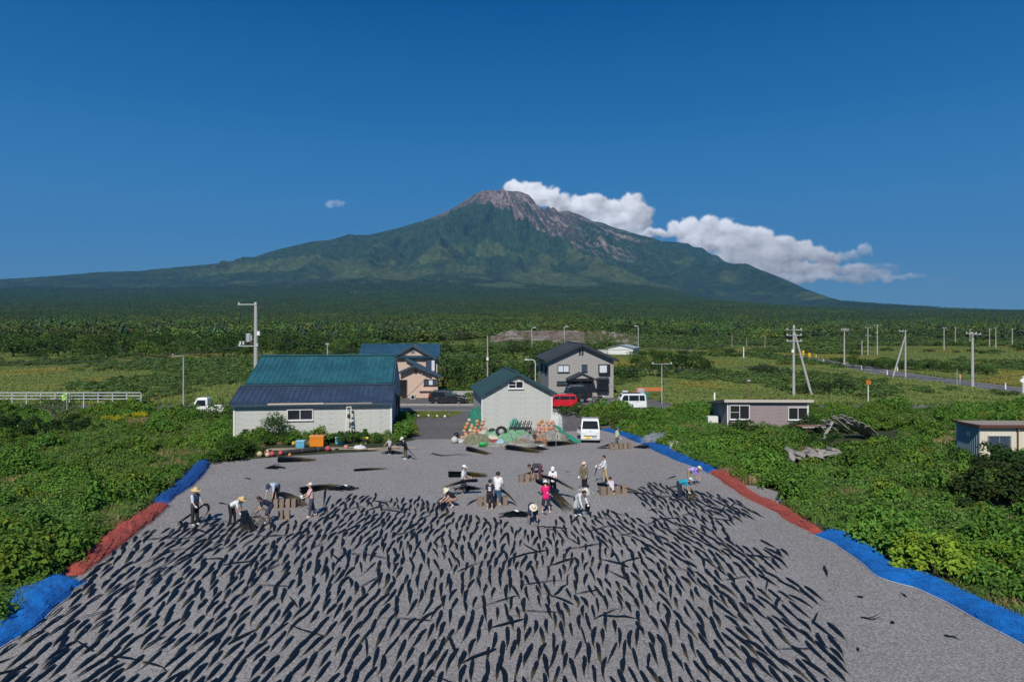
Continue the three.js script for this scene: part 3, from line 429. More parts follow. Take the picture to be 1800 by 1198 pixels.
{ // ---- mauve cabin
  const o = thing('mauve_cabin', 'low mauve cabin with a flat pale roof and two white windows', 'cabin', V(22.3, 0, -59.5), -1 * RAD), W = 7.0, h = 2.55;
  const span = () => [-W / 2, W / 2];
  part(o, 'wall', merge([box(W - .05, h, .1, 0, h / 2, -.1), boards(span, .1, h, .33)]), M.mauve, 'mauve front wall of lapped boards');
  for (const s of [-1, 1]) part(o, 'wall', prism([[-.1, 0], [-.1, h], [-5, 1.75], [-5, 0]], .1).rotateY(-Math.PI / 2).translate(s * W / 2 + (s > 0 ? 0 : .1), 0, 0), M.mauve);
  part(o, 'wall', box(W - .2, 1.7, .1, 0, .85, -5), M.mauve);
  part(o, 'roof', roofPlane(V(-W / 2 - .35, 2.66, .3), V(W / 2 + .35, 2.66, .3), V(-W / 2 - .35, 1.84, -5.4), V(W / 2 + .35, 1.84, -5.4), .16, .8, .02), mat(lin(.36, .33, .30), .85)); part(o, 'fascia', box(W + .72, .24, .06, 0, 2.56, .32), mat(lin(.52, .46, .40), .8));
  for (const s of [-1, 1]) part(o, 'corner_trim', box(.1, h, .08, s * (W / 2 - .02), h / 2, .01), M.whiteFrame);
  windowUnit(o, -2.45, 1.55, .03, 1.75, 1.25, { panes: 2, f: .06, bars: 1, glass: M.void }); windowUnit(o, 2.6, 1.45, .03, 1.7, 1.1, { panes: 2, f: .06, glass: M.void });
  part(o, 'tank', merge([rbox(.9, .6, .6, -W / 2 - .7, .62, -2.2)]), M.whiteFrame, 'white tank beside the side wall');
  foot(o, -W / 2, W / 2, -5, 0);
}
{ // ---- cream and blue prefab at the right edge
  const o = thing('prefab_cabin', 'cream prefab cabin with a blue side and dark red roof edge', 'cabin', V(35.4, 0, -45.4), -1.5 * RAD), W = 8.4, h = 2.3;
  const ribs = []; for (let x = -W / 2 + .1; x < W / 2; x += .22) ribs.push(box(.03, h - .1, .03, x, h / 2, .012));
  part(o, 'wall', merge([box(W, h, .12, 0, h / 2, -.06), ...ribs]), M.cream, 'cream front wall of narrow ribs');
  const r2 = []; for (let z = -2.3; z < -.1; z += .22) r2.push(box(.03, h - .1, .03, -W / 2 - .012, h / 2, z));
  part(o, 'wall', merge([box(.12, h, 2.4, -W / 2 + .06, h / 2, -1.33), ...r2]), M.blueWall, 'blue grey side wall');
  part(o, 'wall', merge([box(W, h, .12, 0, h / 2, -2.45), box(.12, h, 2.3, W / 2 - .06, h / 2, -1.3)]), M.cream);
  part(o, 'roof', prism([[-2.7, 0], [.25, .12], [.25, .24], [-2.7, .12]], W + .3).rotateY(-Math.PI / 2).translate(W / 2 + .15, h - .03, 0), mat(lin(.33, .27, .22), .85)); part(o, 'fascia', box(W + .34, .2, .05, 0, h + .1, .28), M.brownRoof); part(o, 'fascia', box(.05, .17, 2.9, -W / 2 - .18, h + .06, -1.2), M.brownRoof);
  windowUnit(o, -2.95, 1.3, .02, 1.5, .9, { panes: 2, frame: M.steel, glass: M.glassBlue }); part(o, 'downpipe', merge([bar(V(-1.75, .1, .1), V(-1.75, h - .15, .1), .045), box(.16, .12, .16, -1.75, h - .1, .12)]), M.rust); part(o, 'vent', box(.06, .3, .3, -W / 2 - .03, 1.7, -1.1), M.cream);
  foot(o, -W / 2, W / 2, -2.5, 0);
}
{ // ---- white hall far behind and the roof behind the workshop
  const p = ray(1091, 603, 215), y0 = landHeight(p.x, 215);
  const o = thing('white_hall', 'low white building with a blue grey roof far behind the grey house', 'building', V(p.x, y0, p.z), -24 * RAD);
  part(o, 'wall', prism([[-4, 0], [4, 0], [4, 2.3], [0, 3.1], [-4, 2.3]], 8).translate(0, 0, -8), mat(lin(.7, .71, .7), .7)); for (const s of [-1, 1]) part(o, 'roof', roofPlane(V(s * 4.4, 2.3, .4), V(s * 4.4, 2.3, -8.4), V(0, 3.25, .4), V(0, 3.25, -8.4), .12, .6), mat(lin(.26, .31, .36), .6)); part(o, 'annex', box(6, 1.5, 5, -6.5, .75, -5), mat(lin(.5, .5, .47), .8));
  foot(o, -4, 4, -8, 0);
  const q = thing('small_hut', 'small white hut with a blue roof at the back of the workshop', 'hut', V(-25.2, 0, -71), 5 * RAD);
  part(q, 'wall', prism([[-2, 0], [2, 0], [2, 2.3], [0, 3.0], [-2, 2.3]], 4).translate(0, 0, -4), M.siding); for (const s of [-1, 1]) part(q, 'roof', roofPlane(V(s * 2.3, 2.25, .3), V(s * 2.3, 2.25, -4.3), V(0, 3.1, .3), V(0, 3.1, -4.3), .1, .4), M.houseRoof);
  foot(q, -2, 2, -4, 0);
}
{ // ---- old quarry face and terrace wall behind the houses
  const stone = mat(lin(.34, .29, .265), .95, { map: stuccoTex }), r = rng(71); const d = 300; const pos = [], col = [];
  const pt = (u, v) => { const px = lerp(862, 1122, u), p0 = ray(px, 0, d), top = 7.2 - 1.6 * sstep(.75, 1, u) - 2.4 * sstep(.12, 0, u) + (fbm(u * 30, 3) - .5) * .9, base = landHeight(p0.x, d) - 1; const y = lerp(base, top, v); const n = fbm(u * 60, v * 9, 4) - .5; return V(p0.x, y, -d - v * 5 + n * 2.6); };
  const N = 110, K = 10; for (let i = 0; i < N; i++) for (let j = 0; j < K; j++) { const a = pt(i / N, j / K), b = pt((i + 1) / N, j / K), c = pt(i / N, (j + 1) / K), e = pt((i + 1) / N, (j + 1) / K); for (const v of [a, b, c, b, e, c]) { pos.push(v.x, v.y, v.z); } const u = i / N, t = sstep(.3, .55, fbm(u * 9 + 2, j / K * 4, 3)), g = Math.max(u > .62 ? sstep(.34, .5, fbm(u * 40, j * .6)) : 0, .8 * sstep(.55, .68, fbm(u * 26 + 7, j * .5 + 3))); const cc = mix3(mix3([.34, .30, .275], [.22, .175, .15], t), [.10, .12, .04], g); for (let k = 0; k < 6; k++) col.push(...cc); }
  const q = single('quarry_face', 'old bare stone quarry face across the slope behind the houses', 'quarry face', tris(pos, col), mat(lin(1, 1, 1), .95, { vertexColors: true, map: stuccoTex, side: THREE.DoubleSide })); q.userData.kind = 'structure';
}
// ================================================================ vehicles: x across, y up, z forward (front at +z), origin on the ground at the middle
const paintMat = (c) => new THREE.MeshPhysicalMaterial({ color: c, roughness: .35, clearcoat: 1, clearcoatRoughness: .06 });
const V4 = { tyre: mat(lin(.012, .012, .012), .85), rim: mat(lin(.42, .43, .44), .35, { metalness: .7 }), glass: mat(lin(.012, .017, .02), .05), red: mat(lin(.5, .02, .02), .2), lens: mat(lin(.72, .74, .74), .15), black: mat(lin(.012, .012, .013), .6), plate: mat(lin(.75, .75, .72), .5), yellow: mat(lin(.85, .58, .02), .5), amber: mat(lin(.7, .25, .02), .3) };
function wheel(parent, x, y, z, r, w = .18) { const g = sub(parent, 'wheel', V(x, y, z)); part(g, 'tyre', new THREE.TorusGeometry(r - .075, .085, 8, 22).rotateY(Math.PI / 2).scale(w / .17, 1, 1), V4.tyre); const spokes = [new THREE.CylinderGeometry(r * .66, r * .66, w * .7, 20).rotateZ(Math.PI / 2)]; for (let k = 0; k < 5; k++) spokes.push(box(w * .8, r * .9, .05).rotateX(k * Math.PI / 5)); part(g, 'rim', merge(spokes), V4.rim); }
// side outline (z, y) without arches; taper pulls the cabin in above the belt
function carBody(outline, wheels, r, W, belt, top, pull) {
  const s = new THREE.Shape(); outline.forEach(([z, y], i) => (i ? s.lineTo(z, y) : s.moveTo(z, y)));
  for (const wz of [...wheels].sort((a, b) => b - a)) { s.lineTo(wz + r, outline[0][1]); s.absarc(wz, outline[0][1] + .02, r, 0, Math.PI, false); }
  s.closePath();
  const b = .07; const g = new THREE.ExtrudeGeometry(s, { depth: W - 2 * b, bevelEnabled: true, bevelThickness: b, bevelSize: .045, bevelSegments: 3, curveSegments: 10 }).translate(0, 0, -(W - 2 * b) / 2).rotateY(-Math.PI / 2);
  // extrude ran along z; after the turn the outline's first axis points along +z
  const P = g.attributes.position; for (let i = 0; i < P.count; i++) { const y = P.getY(i); if (y > belt) P.setX(i, P.getX(i) * (1 - pull * (y - belt) / (top - belt))); } g.computeVertexNormals(); return g;
}
function sidePane(parent, pts, W, belt, top, pull, m = V4.glass) { for (const s of [-1, 1]) { const sh = new THREE.Shape(pts.map(([z, y]) => new THREE.Vector2(z, y))); const g = new THREE.ExtrudeGeometry(sh, { depth: .01, bevelEnabled: false }).rotateY(-Math.PI / 2); const P = g.attributes.position; for (let i = 0; i < P.count; i++) { const y = P.getY(i); P.setX(i, s * (W / 2 + .004 + P.getX(i) * s * 0 + (P.getX(i) < -.005 ? -.012 : 0)) * (y > belt ? 1 - pull * (y - belt) / (top - belt) : 1)); } g.computeVertexNormals(); part(parent, 'window', g, m); } }
function slopePane(parent, w0, w1, a, b, name = 'windscreen', m = V4.glass, off = .052) { // a, b: (z, y) low and high edge on the outline
  const dz = b[0] - a[0], dy = b[1] - a[1], L = Math.hypot(dz, dy); let nz = dy / L, ny = -dz / L; if (a[2] < 0) { nz = -nz; ny = -ny; } const q = (z, y, w, k) => [w, y + ny * k, z + nz * k];
  const A = q(a[0], a[1], -w0 / 2, off), B = q(a[0], a[1], w0 / 2, off), C = q(b[0], b[1], -w1 / 2, off), D = q(b[0], b[1], w1 / 2, off), A2 = q(a[0], a[1], -w0 / 2, off - .03), B2 = q(a[0], a[1], w0 / 2, off - .03), C2 = q(b[0], b[1], -w1 / 2, off - .03), D2 = q(b[0], b[1], w1 / 2, off - .03);
  const f = (p, r, s, t) => [...p, ...r, ...s, ...r, ...t, ...s]; part(parent, name, tris([...f(A, B, C, D), ...f(B2, A2, D2, C2), ...f(A2, B2, A, B), ...f(C, D, C2, D2), ...f(A2, A, C2, C), ...f(B, B2, D, D2)]), m); }
function lamps(o, W, zf, yf, zr, yr, h = .16) { for (const s of [-1, 1]) { part(o, 'headlight', rbox(.3, h, .1, s * (W / 2 - .24), yf, zf, .04), V4.lens); part(o, 'taillight', rbox(.2, h * 2, .1, s * (W / 2 - .17), yr, zr, .03), V4.red); } }
function mirrors(o, W, z, y, m) { for (const s of [-1, 1]) part(o, 'mirror', rbox(.2, .15, .1, s * (W / 2 + .08), y, z, .04), m); }

{ // white mini truck facing the yard
  const p = at(1041, 779), o = thing('mini_truck', 'small white truck facing the yard with a yellow number plate', 'truck', V(p.x, 0, p.z - 1.6), -5 * RAD), W = 1.48, pm = paintMat(lin(.74, .75, .74));
  const line = [[1.62, .32], [1.66, .62], [1.62, .92], [1.48, 1.02], [1.12, 1.72], [.95, 1.79], [.2, 1.79], [.12, 1.70], [.08, .62], [-1.66, .62], [-1.66, .40], [-1.6, .32]].reverse();
  part(o, 'cab', carBody(line.reverse().slice().reverse(), [1.0, -1.0], .31, W, .95, 1.79, .12), pm);
  slopePane(o, 1.28, 1.12, [1.47, 1.06], [1.15, 1.66]); sidePane(o, [[1.3, 1.05], [.25, 1.05], [.3, 1.62], [1.05, 1.62]], W, .95, 1.79, .12); slopePane(o, 1.1, 1.02, [.10, 1.1, -1], [.14, 1.62], 'rear_window');
  part(o, 'cargo_floor', box(W - .04, .08, 1.7, 0, .68, -.8), mat(lin(.3, .3, .3), .7)); for (const s of [-1, 1]) { const b = part(o, 'side_board', rbox(.05, .3, 1.72, 0, 0, 0, .015), pm); b.position.set(s * (W / 2 - .02), .82, -.8); if (s < 0) { b.rotation.z = 1.05; b.position.set(-W / 2 - .14, .6, -.8); } } part(o, 'tailboard', rbox(W - .06, .3, .05, 0, .84, -1.66, .015), pm); part(o, 'head_board', merge([box(W - .1, .05, .05, 0, 1.5, -.02), box(.05, .9, .05, -.6, 1.1, -.02), box(.05, .9, .05, .6, 1.1, -.02)]), pm);
  for (const s of [-1, 1]) part(o, 'headlight', rbox(.3, .17, .1, s * .53, .83, 1.66, .05), V4.lens); part(o, 'bumper', rbox(W - .02, .2, .12, 0, .42, 1.64, .05), pm); part(o, 'grille', box(1.0, .07, .03, 0, .6, 1.715), mat(lin(.2, .2, .2), .6)); part(o, 'number_plate', box(.34, .17, .02, -.18, .47, 1.715), V4.yellow); part(o, 'license_strip', box(.4, .08, .02, .3, .5, 1.715), mat(lin(.45, .45, .45), .5)); part(o, 'badge', box(.12, .06, .02, 0, .93, 1.67), V4.rim); part(o, 'wiper', merge([beam(V(-.5, 1.10, 1.51), V(-.1, 1.13, 1.50), .02, .02), beam(V(0, 1.10, 1.51), V(.45, 1.13, 1.50), .02, .02)]), V4.black);
  mirrors(o, W, 1.25, 1.12, V4.black); for (const x of [-.62, .62]) for (const z of [1, -1]) wheel(o, x, .27, z, .27, .15);
}
function boxyCar(o, W, L, H, c, glassM = V4.glass, roofM) { // tall small car, front at +z
  const f = L / 2, pm = paintMat(c); const line = [[f - .02, .3], [f, .62], [f - .1, .88], [f - .62, .98], [f - 1.0, H - .1], [f - 1.25, H], [-f + .35, H], [-f + .1, H - .1], [-f, .75], [-f + .02, .3]];
  part(o, 'body', carBody(line, [f - .62, -f + .55], .32, W, .95, H, .11), pm); slopePane(o, W - .3, W - .42, [f - .66, 1.02], [f - .98, H - .14]); slopePane(o, W - .3, W - .4, [-f + .02, 1.0, -1], [-f + .1, H - .16], 'rear_window', glassM);
  sidePane(o, [[f - .78, 1.02], [.18, 1.02], [.18, H - .16], [f - 1.12, H - .16]], W, .95, H, .11, glassM); sidePane(o, [[.1, 1.02], [-.95, 1.02], [-.95, H - .16], [.1, H - .16]], W, .95, H, .11, glassM); sidePane(o, [[-1.02, 1.02], [-f + .14, 1.02], [-f + .22, H - .16], [-1.02, H - .16]], W, .95, H, .11, glassM);
  if (roofM) part(o, 'roof', rbox(W * .86, .06, L - 1.75, 0, H + .035, -.28, .03), roofM);
  lamps(o, W, f + .0, .72, -f + .0, .95); part(o, 'bumper', rbox(W - .06, .2, .1, 0, .38, f + .02, .04), pm); part(o, 'bumper', rbox(W - .06, .2, .1, 0, .38, -f - .02, .04), pm); part(o, 'grille', box(W * .55, .14, .03, 0, .62, f + .05), V4.black); part(o, 'number_plate', box(.33, .16, .02, 0, .42, f + .08), V4.yellow); part(o, 'door_handle', merge([box(.02, .03, .16, W / 2 + .01, .9, .3), box(.02, .03, .16, -W / 2 - .01, .9, .3), box(.02, .03, .16, W / 2 + .01, .9, -.75), box(.02, .03, .16, -W / 2 - .01, .9, -.75)]), V4.rim);
  mirrors(o, W, f - .85, 1.06, pm); for (const s of [-1, 1]) for (const z of [f - .62, -f + .55]) wheel(o, s * (W / 2 - .1), .28, z, .28, .16);
}
{ const p = at(1106, 719.5), o = thing('white_car', 'white boxy car with dark roof parked on the road', 'car', V(p.x, 0, p.z - .2), -88 * RAD); boxyCar(o, 1.48, 3.55, 1.74, lin(.78, .79, .8), V4.glass, V4.black); }
{ const o = thing('red_car', 'bright red car parked beside the small shed', 'car', V(5.35, 0, -75.8), -86 * RAD); boxyCar(o, 1.6, 3.5, 1.52, lin(.55, .008, .022)); }
{ // black off-roader with a spare wheel behind the red van
  const o = thing('black_suv', 'black off road car with a spare wheel on its tail door', 'car', V(7.1, 0, -81.2), -80 * RAD), W = 1.6, f = 1.75, H = 1.9, pm = paintMat(lin(.012, .012, .014)); const line = [[f, .45], [f, .95], [f - .1, 1.02], [.75, 1.08], [.5, 1.8], [.35, H], [-f + .1, H], [-f, 1.8], [-f, .45]];
  part(o, 'body', carBody(line, [1.1, -1.05], .38, W, 1.05, H, .08), pm); slopePane(o, 1.32, 1.22, [.74, 1.14], [.52, 1.74]); sidePane(o, [[.6, 1.14], [-.4, 1.14], [-.4, 1.74], [.45, 1.74]], W, 1.05, H, .08); sidePane(o, [[-.5, 1.14], [-1.6, 1.14], [-1.6, 1.74], [-.5, 1.74]], W, 1.05, H, .08); slopePane(o, 1.3, 1.2, [-f, 1.14, -1], [-f, 1.74], 'rear_window'); lamps(o, W, f + .03, .82, -f - .03, .9, .14); part(o, 'roof_rack', merge([box(.04, .04, 1.6, -.55, H + .12, -.6), box(.04, .04, 1.6, .55, H + .12, -.6), ...[-1.3, -.8, -.3, .1].map((z) => box(1.14, .03, .04, 0, H + .13, z))]), V4.rim); const s = sub(o, 'spare_wheel', V(.15, .98, -f - .16)); part(s, 'tyre', new THREE.TorusGeometry(.26, .11, 8, 20), V4.tyre); part(s, 'rim', new THREE.CylinderGeometry(.2, .2, .1, 16).rotateX(Math.PI / 2), V4.rim); mirrors(o, W, .6, 1.15, pm); for (const x of [-.72, .72]) for (const z of [1.1, -1.05]) wheel(o, x, .34, z, .34, .2);
}
{ // black estate car beside the beige house
  const p = at(786, 711.5), o = thing('black_car', 'black family car parked in front of the beige house', 'car', V(p.x, 0, -79.8), 86 * RAD), W = 1.74, f = 2.15, H = 1.56, pm = paintMat(lin(.010, .011, .014)); const line = [[f, .32], [f + .02, .55], [f - .12, .78], [.95, .96], [.35, 1.42], [0, H - .02], [-.4, H], [-1.7, H - .06], [-f + .1, 1.25], [-f, .9], [-f + .02, .32]];
  part(o, 'body', carBody(line, [1.35, -1.3], .35, W, .92, H, .16), pm); slopePane(o, 1.4, 1.2, [.88, 1.02], [.38, 1.38]); sidePane(o, [[.72, 1.0], [-.25, 1.0], [-.25, H - .16], [.2, 1.38]], W, .92, H, .16, mat(lin(.035, .06, .055), .06)); sidePane(o, [[-.33, 1.0], [-1.25, 1.0], [-1.25, H - .17], [-.33, H - .15]], W, .92, H, .16); sidePane(o, [[-1.33, 1.0], [-1.9, 1.0], [-1.75, H - .22], [-1.33, H - .18]], W, .92, H, .16); slopePane(o, 1.3, 1.2, [-f + .02, 1.0, -1], [-f + .16, 1.3], 'rear_window'); lamps(o, W, f - .02, .66, -f + .03, 1.0, .17); for (const s of [-1, 1]) part(o, 'taillight', rbox(.1, .26, .24, s * (W / 2 - .1), 1.0, -f + .14, .03), V4.red); part(o, 'grille', box(.8, .14, .03, 0, .55, f + .06), V4.rim); part(o, 'door_handle', merge([box(.02, .03, .16, W / 2 + .01, .88, -.1), box(.02, .03, .16, -W / 2 - .01, .88, -.1), box(.02, .03, .16, W / 2 + .01, .88, -1.05), box(.02, .03, .16, -W / 2 - .01, .88, -1.05)]), V4.rim); mirrors(o, W, .75, 1.02, pm); for (const s of [-1, 1]) for (const z of [1.35, -1.3]) wheel(o, s * (W / 2 - .1), .32, z, .32, .18);
}
{ // mini truck half hidden by the bushes on the left
  const o = thing('parked_truck', 'white mini truck cab half hidden behind leafy bushes', 'truck', V(-30.9, -.05, -69.8), -80 * RAD), W = 1.48, pm = paintMat(lin(.76, .77, .78)); const line = [[1.62, .32], [1.66, .62], [1.62, .92], [1.48, 1.02], [1.12, 1.72], [.95, 1.79], [.2, 1.79], [.12, 1.70], [.08, .62], [-1.66, .62], [-1.66, .40], [-1.6, .32]]; part(o, 'cab', carBody(line, [1.0, -1.0], .31, W, .95, 1.79, .12), pm); slopePane(o, 1.28, 1.12, [1.47, 1.06], [1.15, 1.66]); sidePane(o, [[1.3, 1.05], [.25, 1.05], [.3, 1.62], [1.05, 1.62]], W, .95, 1.79, .12); part(o, 'cargo_floor', box(W - .04, .08, 1.7, 0, .68, -.8), mat(lin(.12, .3, .22), .7)); for (const s of [-1, 1]) part(o, 'side_board', rbox(.05, .3, 1.72, s * (W / 2 - .02), .82, -.8, .015), pm); part(o, 'tailboard', rbox(W - .06, .3, .05, 0, .84, -1.66, .015), pm); for (const s of [-1, 1]) part(o, 'headlight', rbox(.3, .17, .1, s * .53, .83, 1.66, .05), V4.lens); mirrors(o, W, 1.25, 1.12, V4.black); for (const x of [-.62, .62]) for (const z of [1, -1]) wheel(o, x, .27, z, .27, .15);
}
{ // motor scooter in front of the grey house
  const p = at(1053, 709), o = thing('motorcycle', 'dark blue motorcycle standing in front of the grey house', 'motorcycle', V(p.x, 0, p.z), 70 * RAD), pm = paintMat(lin(.015, .022, .05));
  for (const z of [-.6, .6]) { const g = sub(o, 'wheel', V(0, .29, z)); part(g, 'tyre', new THREE.TorusGeometry(.24, .055, 8, 20).rotateY(Math.PI / 2), V4.tyre); part(g, 'rim', new THREE.CylinderGeometry(.12, .12, .06, 14).rotateZ(Math.PI / 2), V4.rim); }
  part(o, 'frame', merge([bar(V(0, .29, .6), V(0, .95, .38), .04), bar(V(0, .85, .38), V(0, .4, 0), .05), bar(V(0, .4, 0), V(0, .29, -.6), .05), rbox(.22, .3, .4, 0, .45, -.02, .08)]), V4.black); part(o, 'tank', new THREE.SphereGeometry(.2, 14, 10).scale(.8, .75, 1.5).translate(0, .78, .12), pm); part(o, 'seat', rbox(.26, .12, .65, 0, .76, -.4, .05), V4.black); part(o, 'handlebar', merge([bar(V(-.34, 1.02, .3), V(.34, 1.02, .3), .02), bar(V(0, .9, .38), V(0, 1.03, .3), .03)]), V4.rim); part(o, 'headlight', new THREE.SphereGeometry(.1, 12, 8).translate(0, .86, .5), V4.lens); part(o, 'rear_fender', rbox(.16, .06, .4, 0, .62, -.75, .02), pm); part(o, 'windshield', rbox(.34, .36, .02, 0, 1.18, .42, .008), V4.glass);
}
// ================================================================ poles, wires, fence, signs
const poleMat = mat(lin(.40, .39, .375), .85), steelGrey = mat(lin(.46, .47, .48), .5, { metalness: .3 }), white = mat(lin(.78, .78, .76), .6), insulator = mat(lin(.72, .73, .74), .25), lampGrey = mat(lin(.55, .58, .60), .45);
const gy = (x, z) => landHeight(x, -z);
function pole(px, top, base, d, label, o = {}) {
  const b = ray(px, base, d), t = ray(px, top, d), y0 = gy(b.x, b.z), H = t.y - y0, s = o.w ?? 1; const r = (o.r ?? .15);
  const g = thing('utility_pole', label, 'utility pole', V(b.x, y0, b.z), o.turn ?? 0, o.group); const m = o.mat ?? poleMat;
  part(g, 'post', cyl(r * .68, r, H, 12, 0, H / 2, 0), m);
  for (const [dy, x0, x1] of o.arms ?? []) { const a = sub(g, 'crossarm', V(0, H - dy, .14)); part(a, 'beam', box(x1 - x0, r < .1 ? .055 : .1, r < .1 ? .055 : .1, (x0 + x1) / 2, 0, 0), steelGrey); const n = o.ins ?? 3; for (let i = 0; i < n; i++) part(a, 'insulator', merge([cyl(.05, .075, .16, 8, lerp(x0 + .12, x1 - .12, n > 1 ? i / (n - 1) : 0), .13, 0), cyl(.09, .09, .04, 8, lerp(x0 + .12, x1 - .12, n > 1 ? i / (n - 1) : 0), .15, 0)]), insulator); }
  if (o.strut) part(g, 'strut', bar(V(o.strut, 0, .1), V(Math.sign(o.strut) * .1, H * (o.strutTop ?? .88), .05), r * .95, r * .65), m);
  for (const [y, x, n] of o.extra ?? []) part(g, n, n === 'transformer' ? merge([cyl(.27, .27, .75, 14, x, H - y, .1), cyl(.2, .27, .08, 14, x, H - y + .41, .1), box(.1, .5, .2, x + (x < 0 ? .3 : -.3), H - y, .1)]) : n === 'insulator' ? merge([cyl(.08, .08, .32, 8, x, H - y, .1), cyl(.13, .13, .05, 8, x, H - y + .12, .1)]) : rbox(.28, .42, .25, x, H - y, .12, .03), n === 'transformer' ? steelGrey : white);
  if (o.bolts) part(g, 'step_bolts', merge(Array.from({ length: o.bolts }, (_, i) => bar(V(-.3, H * .35 + i * .42, 0), V(.3, H * .35 + i * .42, 0), .012))), steelGrey);
  return g;
}
pole(449.5, 531, 680, 68, 'tall grey concrete pole with transformer behind the workshop', { r: .24, arms: [[.22, -1.75, .15], [4.35, -1.7, .3]], ins: 2, extra: [[3.55, -.68, 'transformer'], [4.05, -1.2, 'insulator'], [4.05, -1.5, 'insulator'], [3.1, .32, 'switch_box']], bolts: 10 });
pole(1395.5, 572, 702, 88, 'three armed concrete pole with a slanting strut behind the mauve cabin', { r: .19, arms: [[.55, -1.0, 1.0], [1.25, -1.0, 1.0], [2.0, -1.0, 1.0]], ins: 2, strut: 2.3, strutTop: .9, extra: [[.1, 0, 'insulator'], [3.3, -.2, 'switch_box']] });
pole(1710, 584, 681, 102, 'stout concrete pole with crossarm beside the right road', { r: .23, arms: [[.15, -1.1, .6], [.3, -.5, 1.2]], ins: 3, bolts: 6 });
pole(1592, 581, 666, 118, 'concrete pole with a slanting strut and one sided arm by the road', { r: .17, arms: [[.1, -1.15, .1]], ins: 3, strut: -2.3, strutTop: .87 });
pole(1484.5, 577, 643, 158, 'concrete pole with broad crossarm at the road bend', { r: .2, arms: [[.2, -.9, 1.0], [.5, -.8, .9]], ins: 4 });
pole(1526, 575, 624, 205, 'double armed pole in the field beyond the bend', { r: .17, arms: [[.1, -.9, .9], [2.5, -.8, .8]], ins: 2 });
pole(1542.5, 571, 622, 212, 'pole with a wide pale T arm beyond the bend', { r: .19, arms: [[.1, -1.1, 1.1]], ins: 3 });
pole(1515.5, 598, 627, 205, 'short bare pole beside the double armed pole', { r: .17 });
[[1660, 575, 614, 250, .9], [1680, 575, 594, 330, .6], [1705.5, 578, 604, 300, .5], [1740, 577, 605, 290, .5], [1751, 576, 610, 270, .5], [1780, 577, 608, 280, .5]].forEach(([px, t, b, d, a]) => pole(px, t, b, d, 'slim distant pole at the dark forest edge on the far right', { r: .2, arms: [[.2, -a, a]], ins: 2, group: 'slim poles at the far right forest edge' }));
pole(857, 590, 664, 92, 'slim brownish pole between the two houses', { r: .12, mat: mat(lin(.36, .33, .27), .9), extra: [[3.1, 0, 'switch_box']] });
pole(575.5, 603, 645, 120, 'thin pale pole rising behind the workshop roof', { r: .13, arms: [[.2, -.3, .3]], ins: 2 });
pole(8.5, 597, 616, 240, 'short pole with low arm at the far left edge', { r: .25, arms: [[1.6, -1.6, .2]], ins: 2 });
pole(322, 624, 694, 76, 'thin galvanised pole with a long side arm left of the workshop', { r: .09, mat: steelGrey, arms: [[.05, -1.25, .1]], ins: 1 });
pole(1163.5, 639, 706, 80, 'thin pale pole with T bar beside the white car', { r: .075, mat: steelGrey, arms: [[.02, -1.2, 1.2]], ins: 2 });
[[1287, 584, 612, 290], [1345, 590, 617, 280], [1312.5, 594, 609, 300]].forEach(([px, t, b, d]) => pole(px, t, b, d, 'weathered wooden post in the rough field behind the shrubs', { r: .22, mat: mat(lin(.23, .22, .18), .9), group: 'wooden posts in the rough field' }));
pole(1307.5, 609, 618, 190, 'short white marker post in the rough field', { r: .16, mat: white });
function streetLamp(px, top, base, d, label, dir = 1, curve = false) { const b = ray(px, base, d), t = ray(px, top, d), y0 = gy(b.x, b.z), H = t.y - y0, g = thing('street_lamp', label, 'street lamp', V(b.x, y0, b.z)); const pts = curve ? [V(0, 0, 0), V(0, H * .8, 0), V(0, H * .93, 0), V(-dir * .15, H * .99, 0), V(-dir * .5, H, 0), V(-dir * .8, H, 0)] : [V(0, 0, 0), V(0, H * .5, 0), V(0, H * .93, 0), V(dir * .2, H, 0), V(dir * .8, H + .1, 0)]; part(g, 'post', new THREE.TubeGeometry(new THREE.CatmullRomCurve3(pts), 24, curve ? .055 : .1, 8), lampGrey); const e = pts[pts.length - 1]; part(g, 'lamp_head', rbox(curve ? .4 : .75, curve ? .12 : .22, .22, e.x + (curve ? -dir : dir) * .2, e.y, 0, .05), white); return g; }
streetLamp(941, 632, 690, 77, 'curved pale blue street lamp rising behind the storage shed', 1, true);
streetLamp(935, 576, 608, 240, 'far street lamp in front of the quarry face, leftmost', 1); streetLamp(992, 574, 607, 240, 'far street lamp above the grey house roof', 1); streetLamp(1122, 573, 604, 240, 'far street lamp beside the white hall', -1);

// overhead wires
const wireMat = mat(lin(.05, .055, .055), .6);
function wire(a, b, sag, label, r = .028) { const pts = []; for (let i = 0; i <= 16; i++) { const t = i / 16; pts.push(a.clone().lerp(b, t).add(V(0, -sag * 4 * t * (1 - t), 0))); } single('overhead_wire', label, 'wire', new THREE.TubeGeometry(new THREE.CatmullRomCurve3(pts), 32, r, 4), wireMat); }
wire(ray(424, 608, 68), ray(-40, 632, 82), .8, 'dark wire from the transformer pole toward the left edge');
wire(ray(449, 590, 68), ray(857, 624, 92), .9, 'dark wire from the transformer pole toward the pole between the houses');
wire(ray(857, 604, 92), ray(1392, 592, 88), 1.2, 'upper dark wire from the brownish pole to the three armed pole', .027);
wire(ray(857, 632, 92), ray(1400, 640, 88), 1.0, 'lower dark wire across the front of the grey house', .027);
wire(ray(1400, 583, 88), ray(1718, 590, 102), .8, 'dark wire from the three armed pole to the stout road pole', .027);
wire(ray(1400, 640, 88), ray(1830, 655, 104), 1.3, 'low sagging wire over the right hand field', .027);
wire(ray(1704, 586, 102), ray(1900, 592, 92), .6, 'dark wire from the stout road pole to the right edge', .027);
wire(ray(1592, 583, 118), ray(1706, 588, 102), .5, 'thin wire between the strutted pole and the stout road pole', .024);
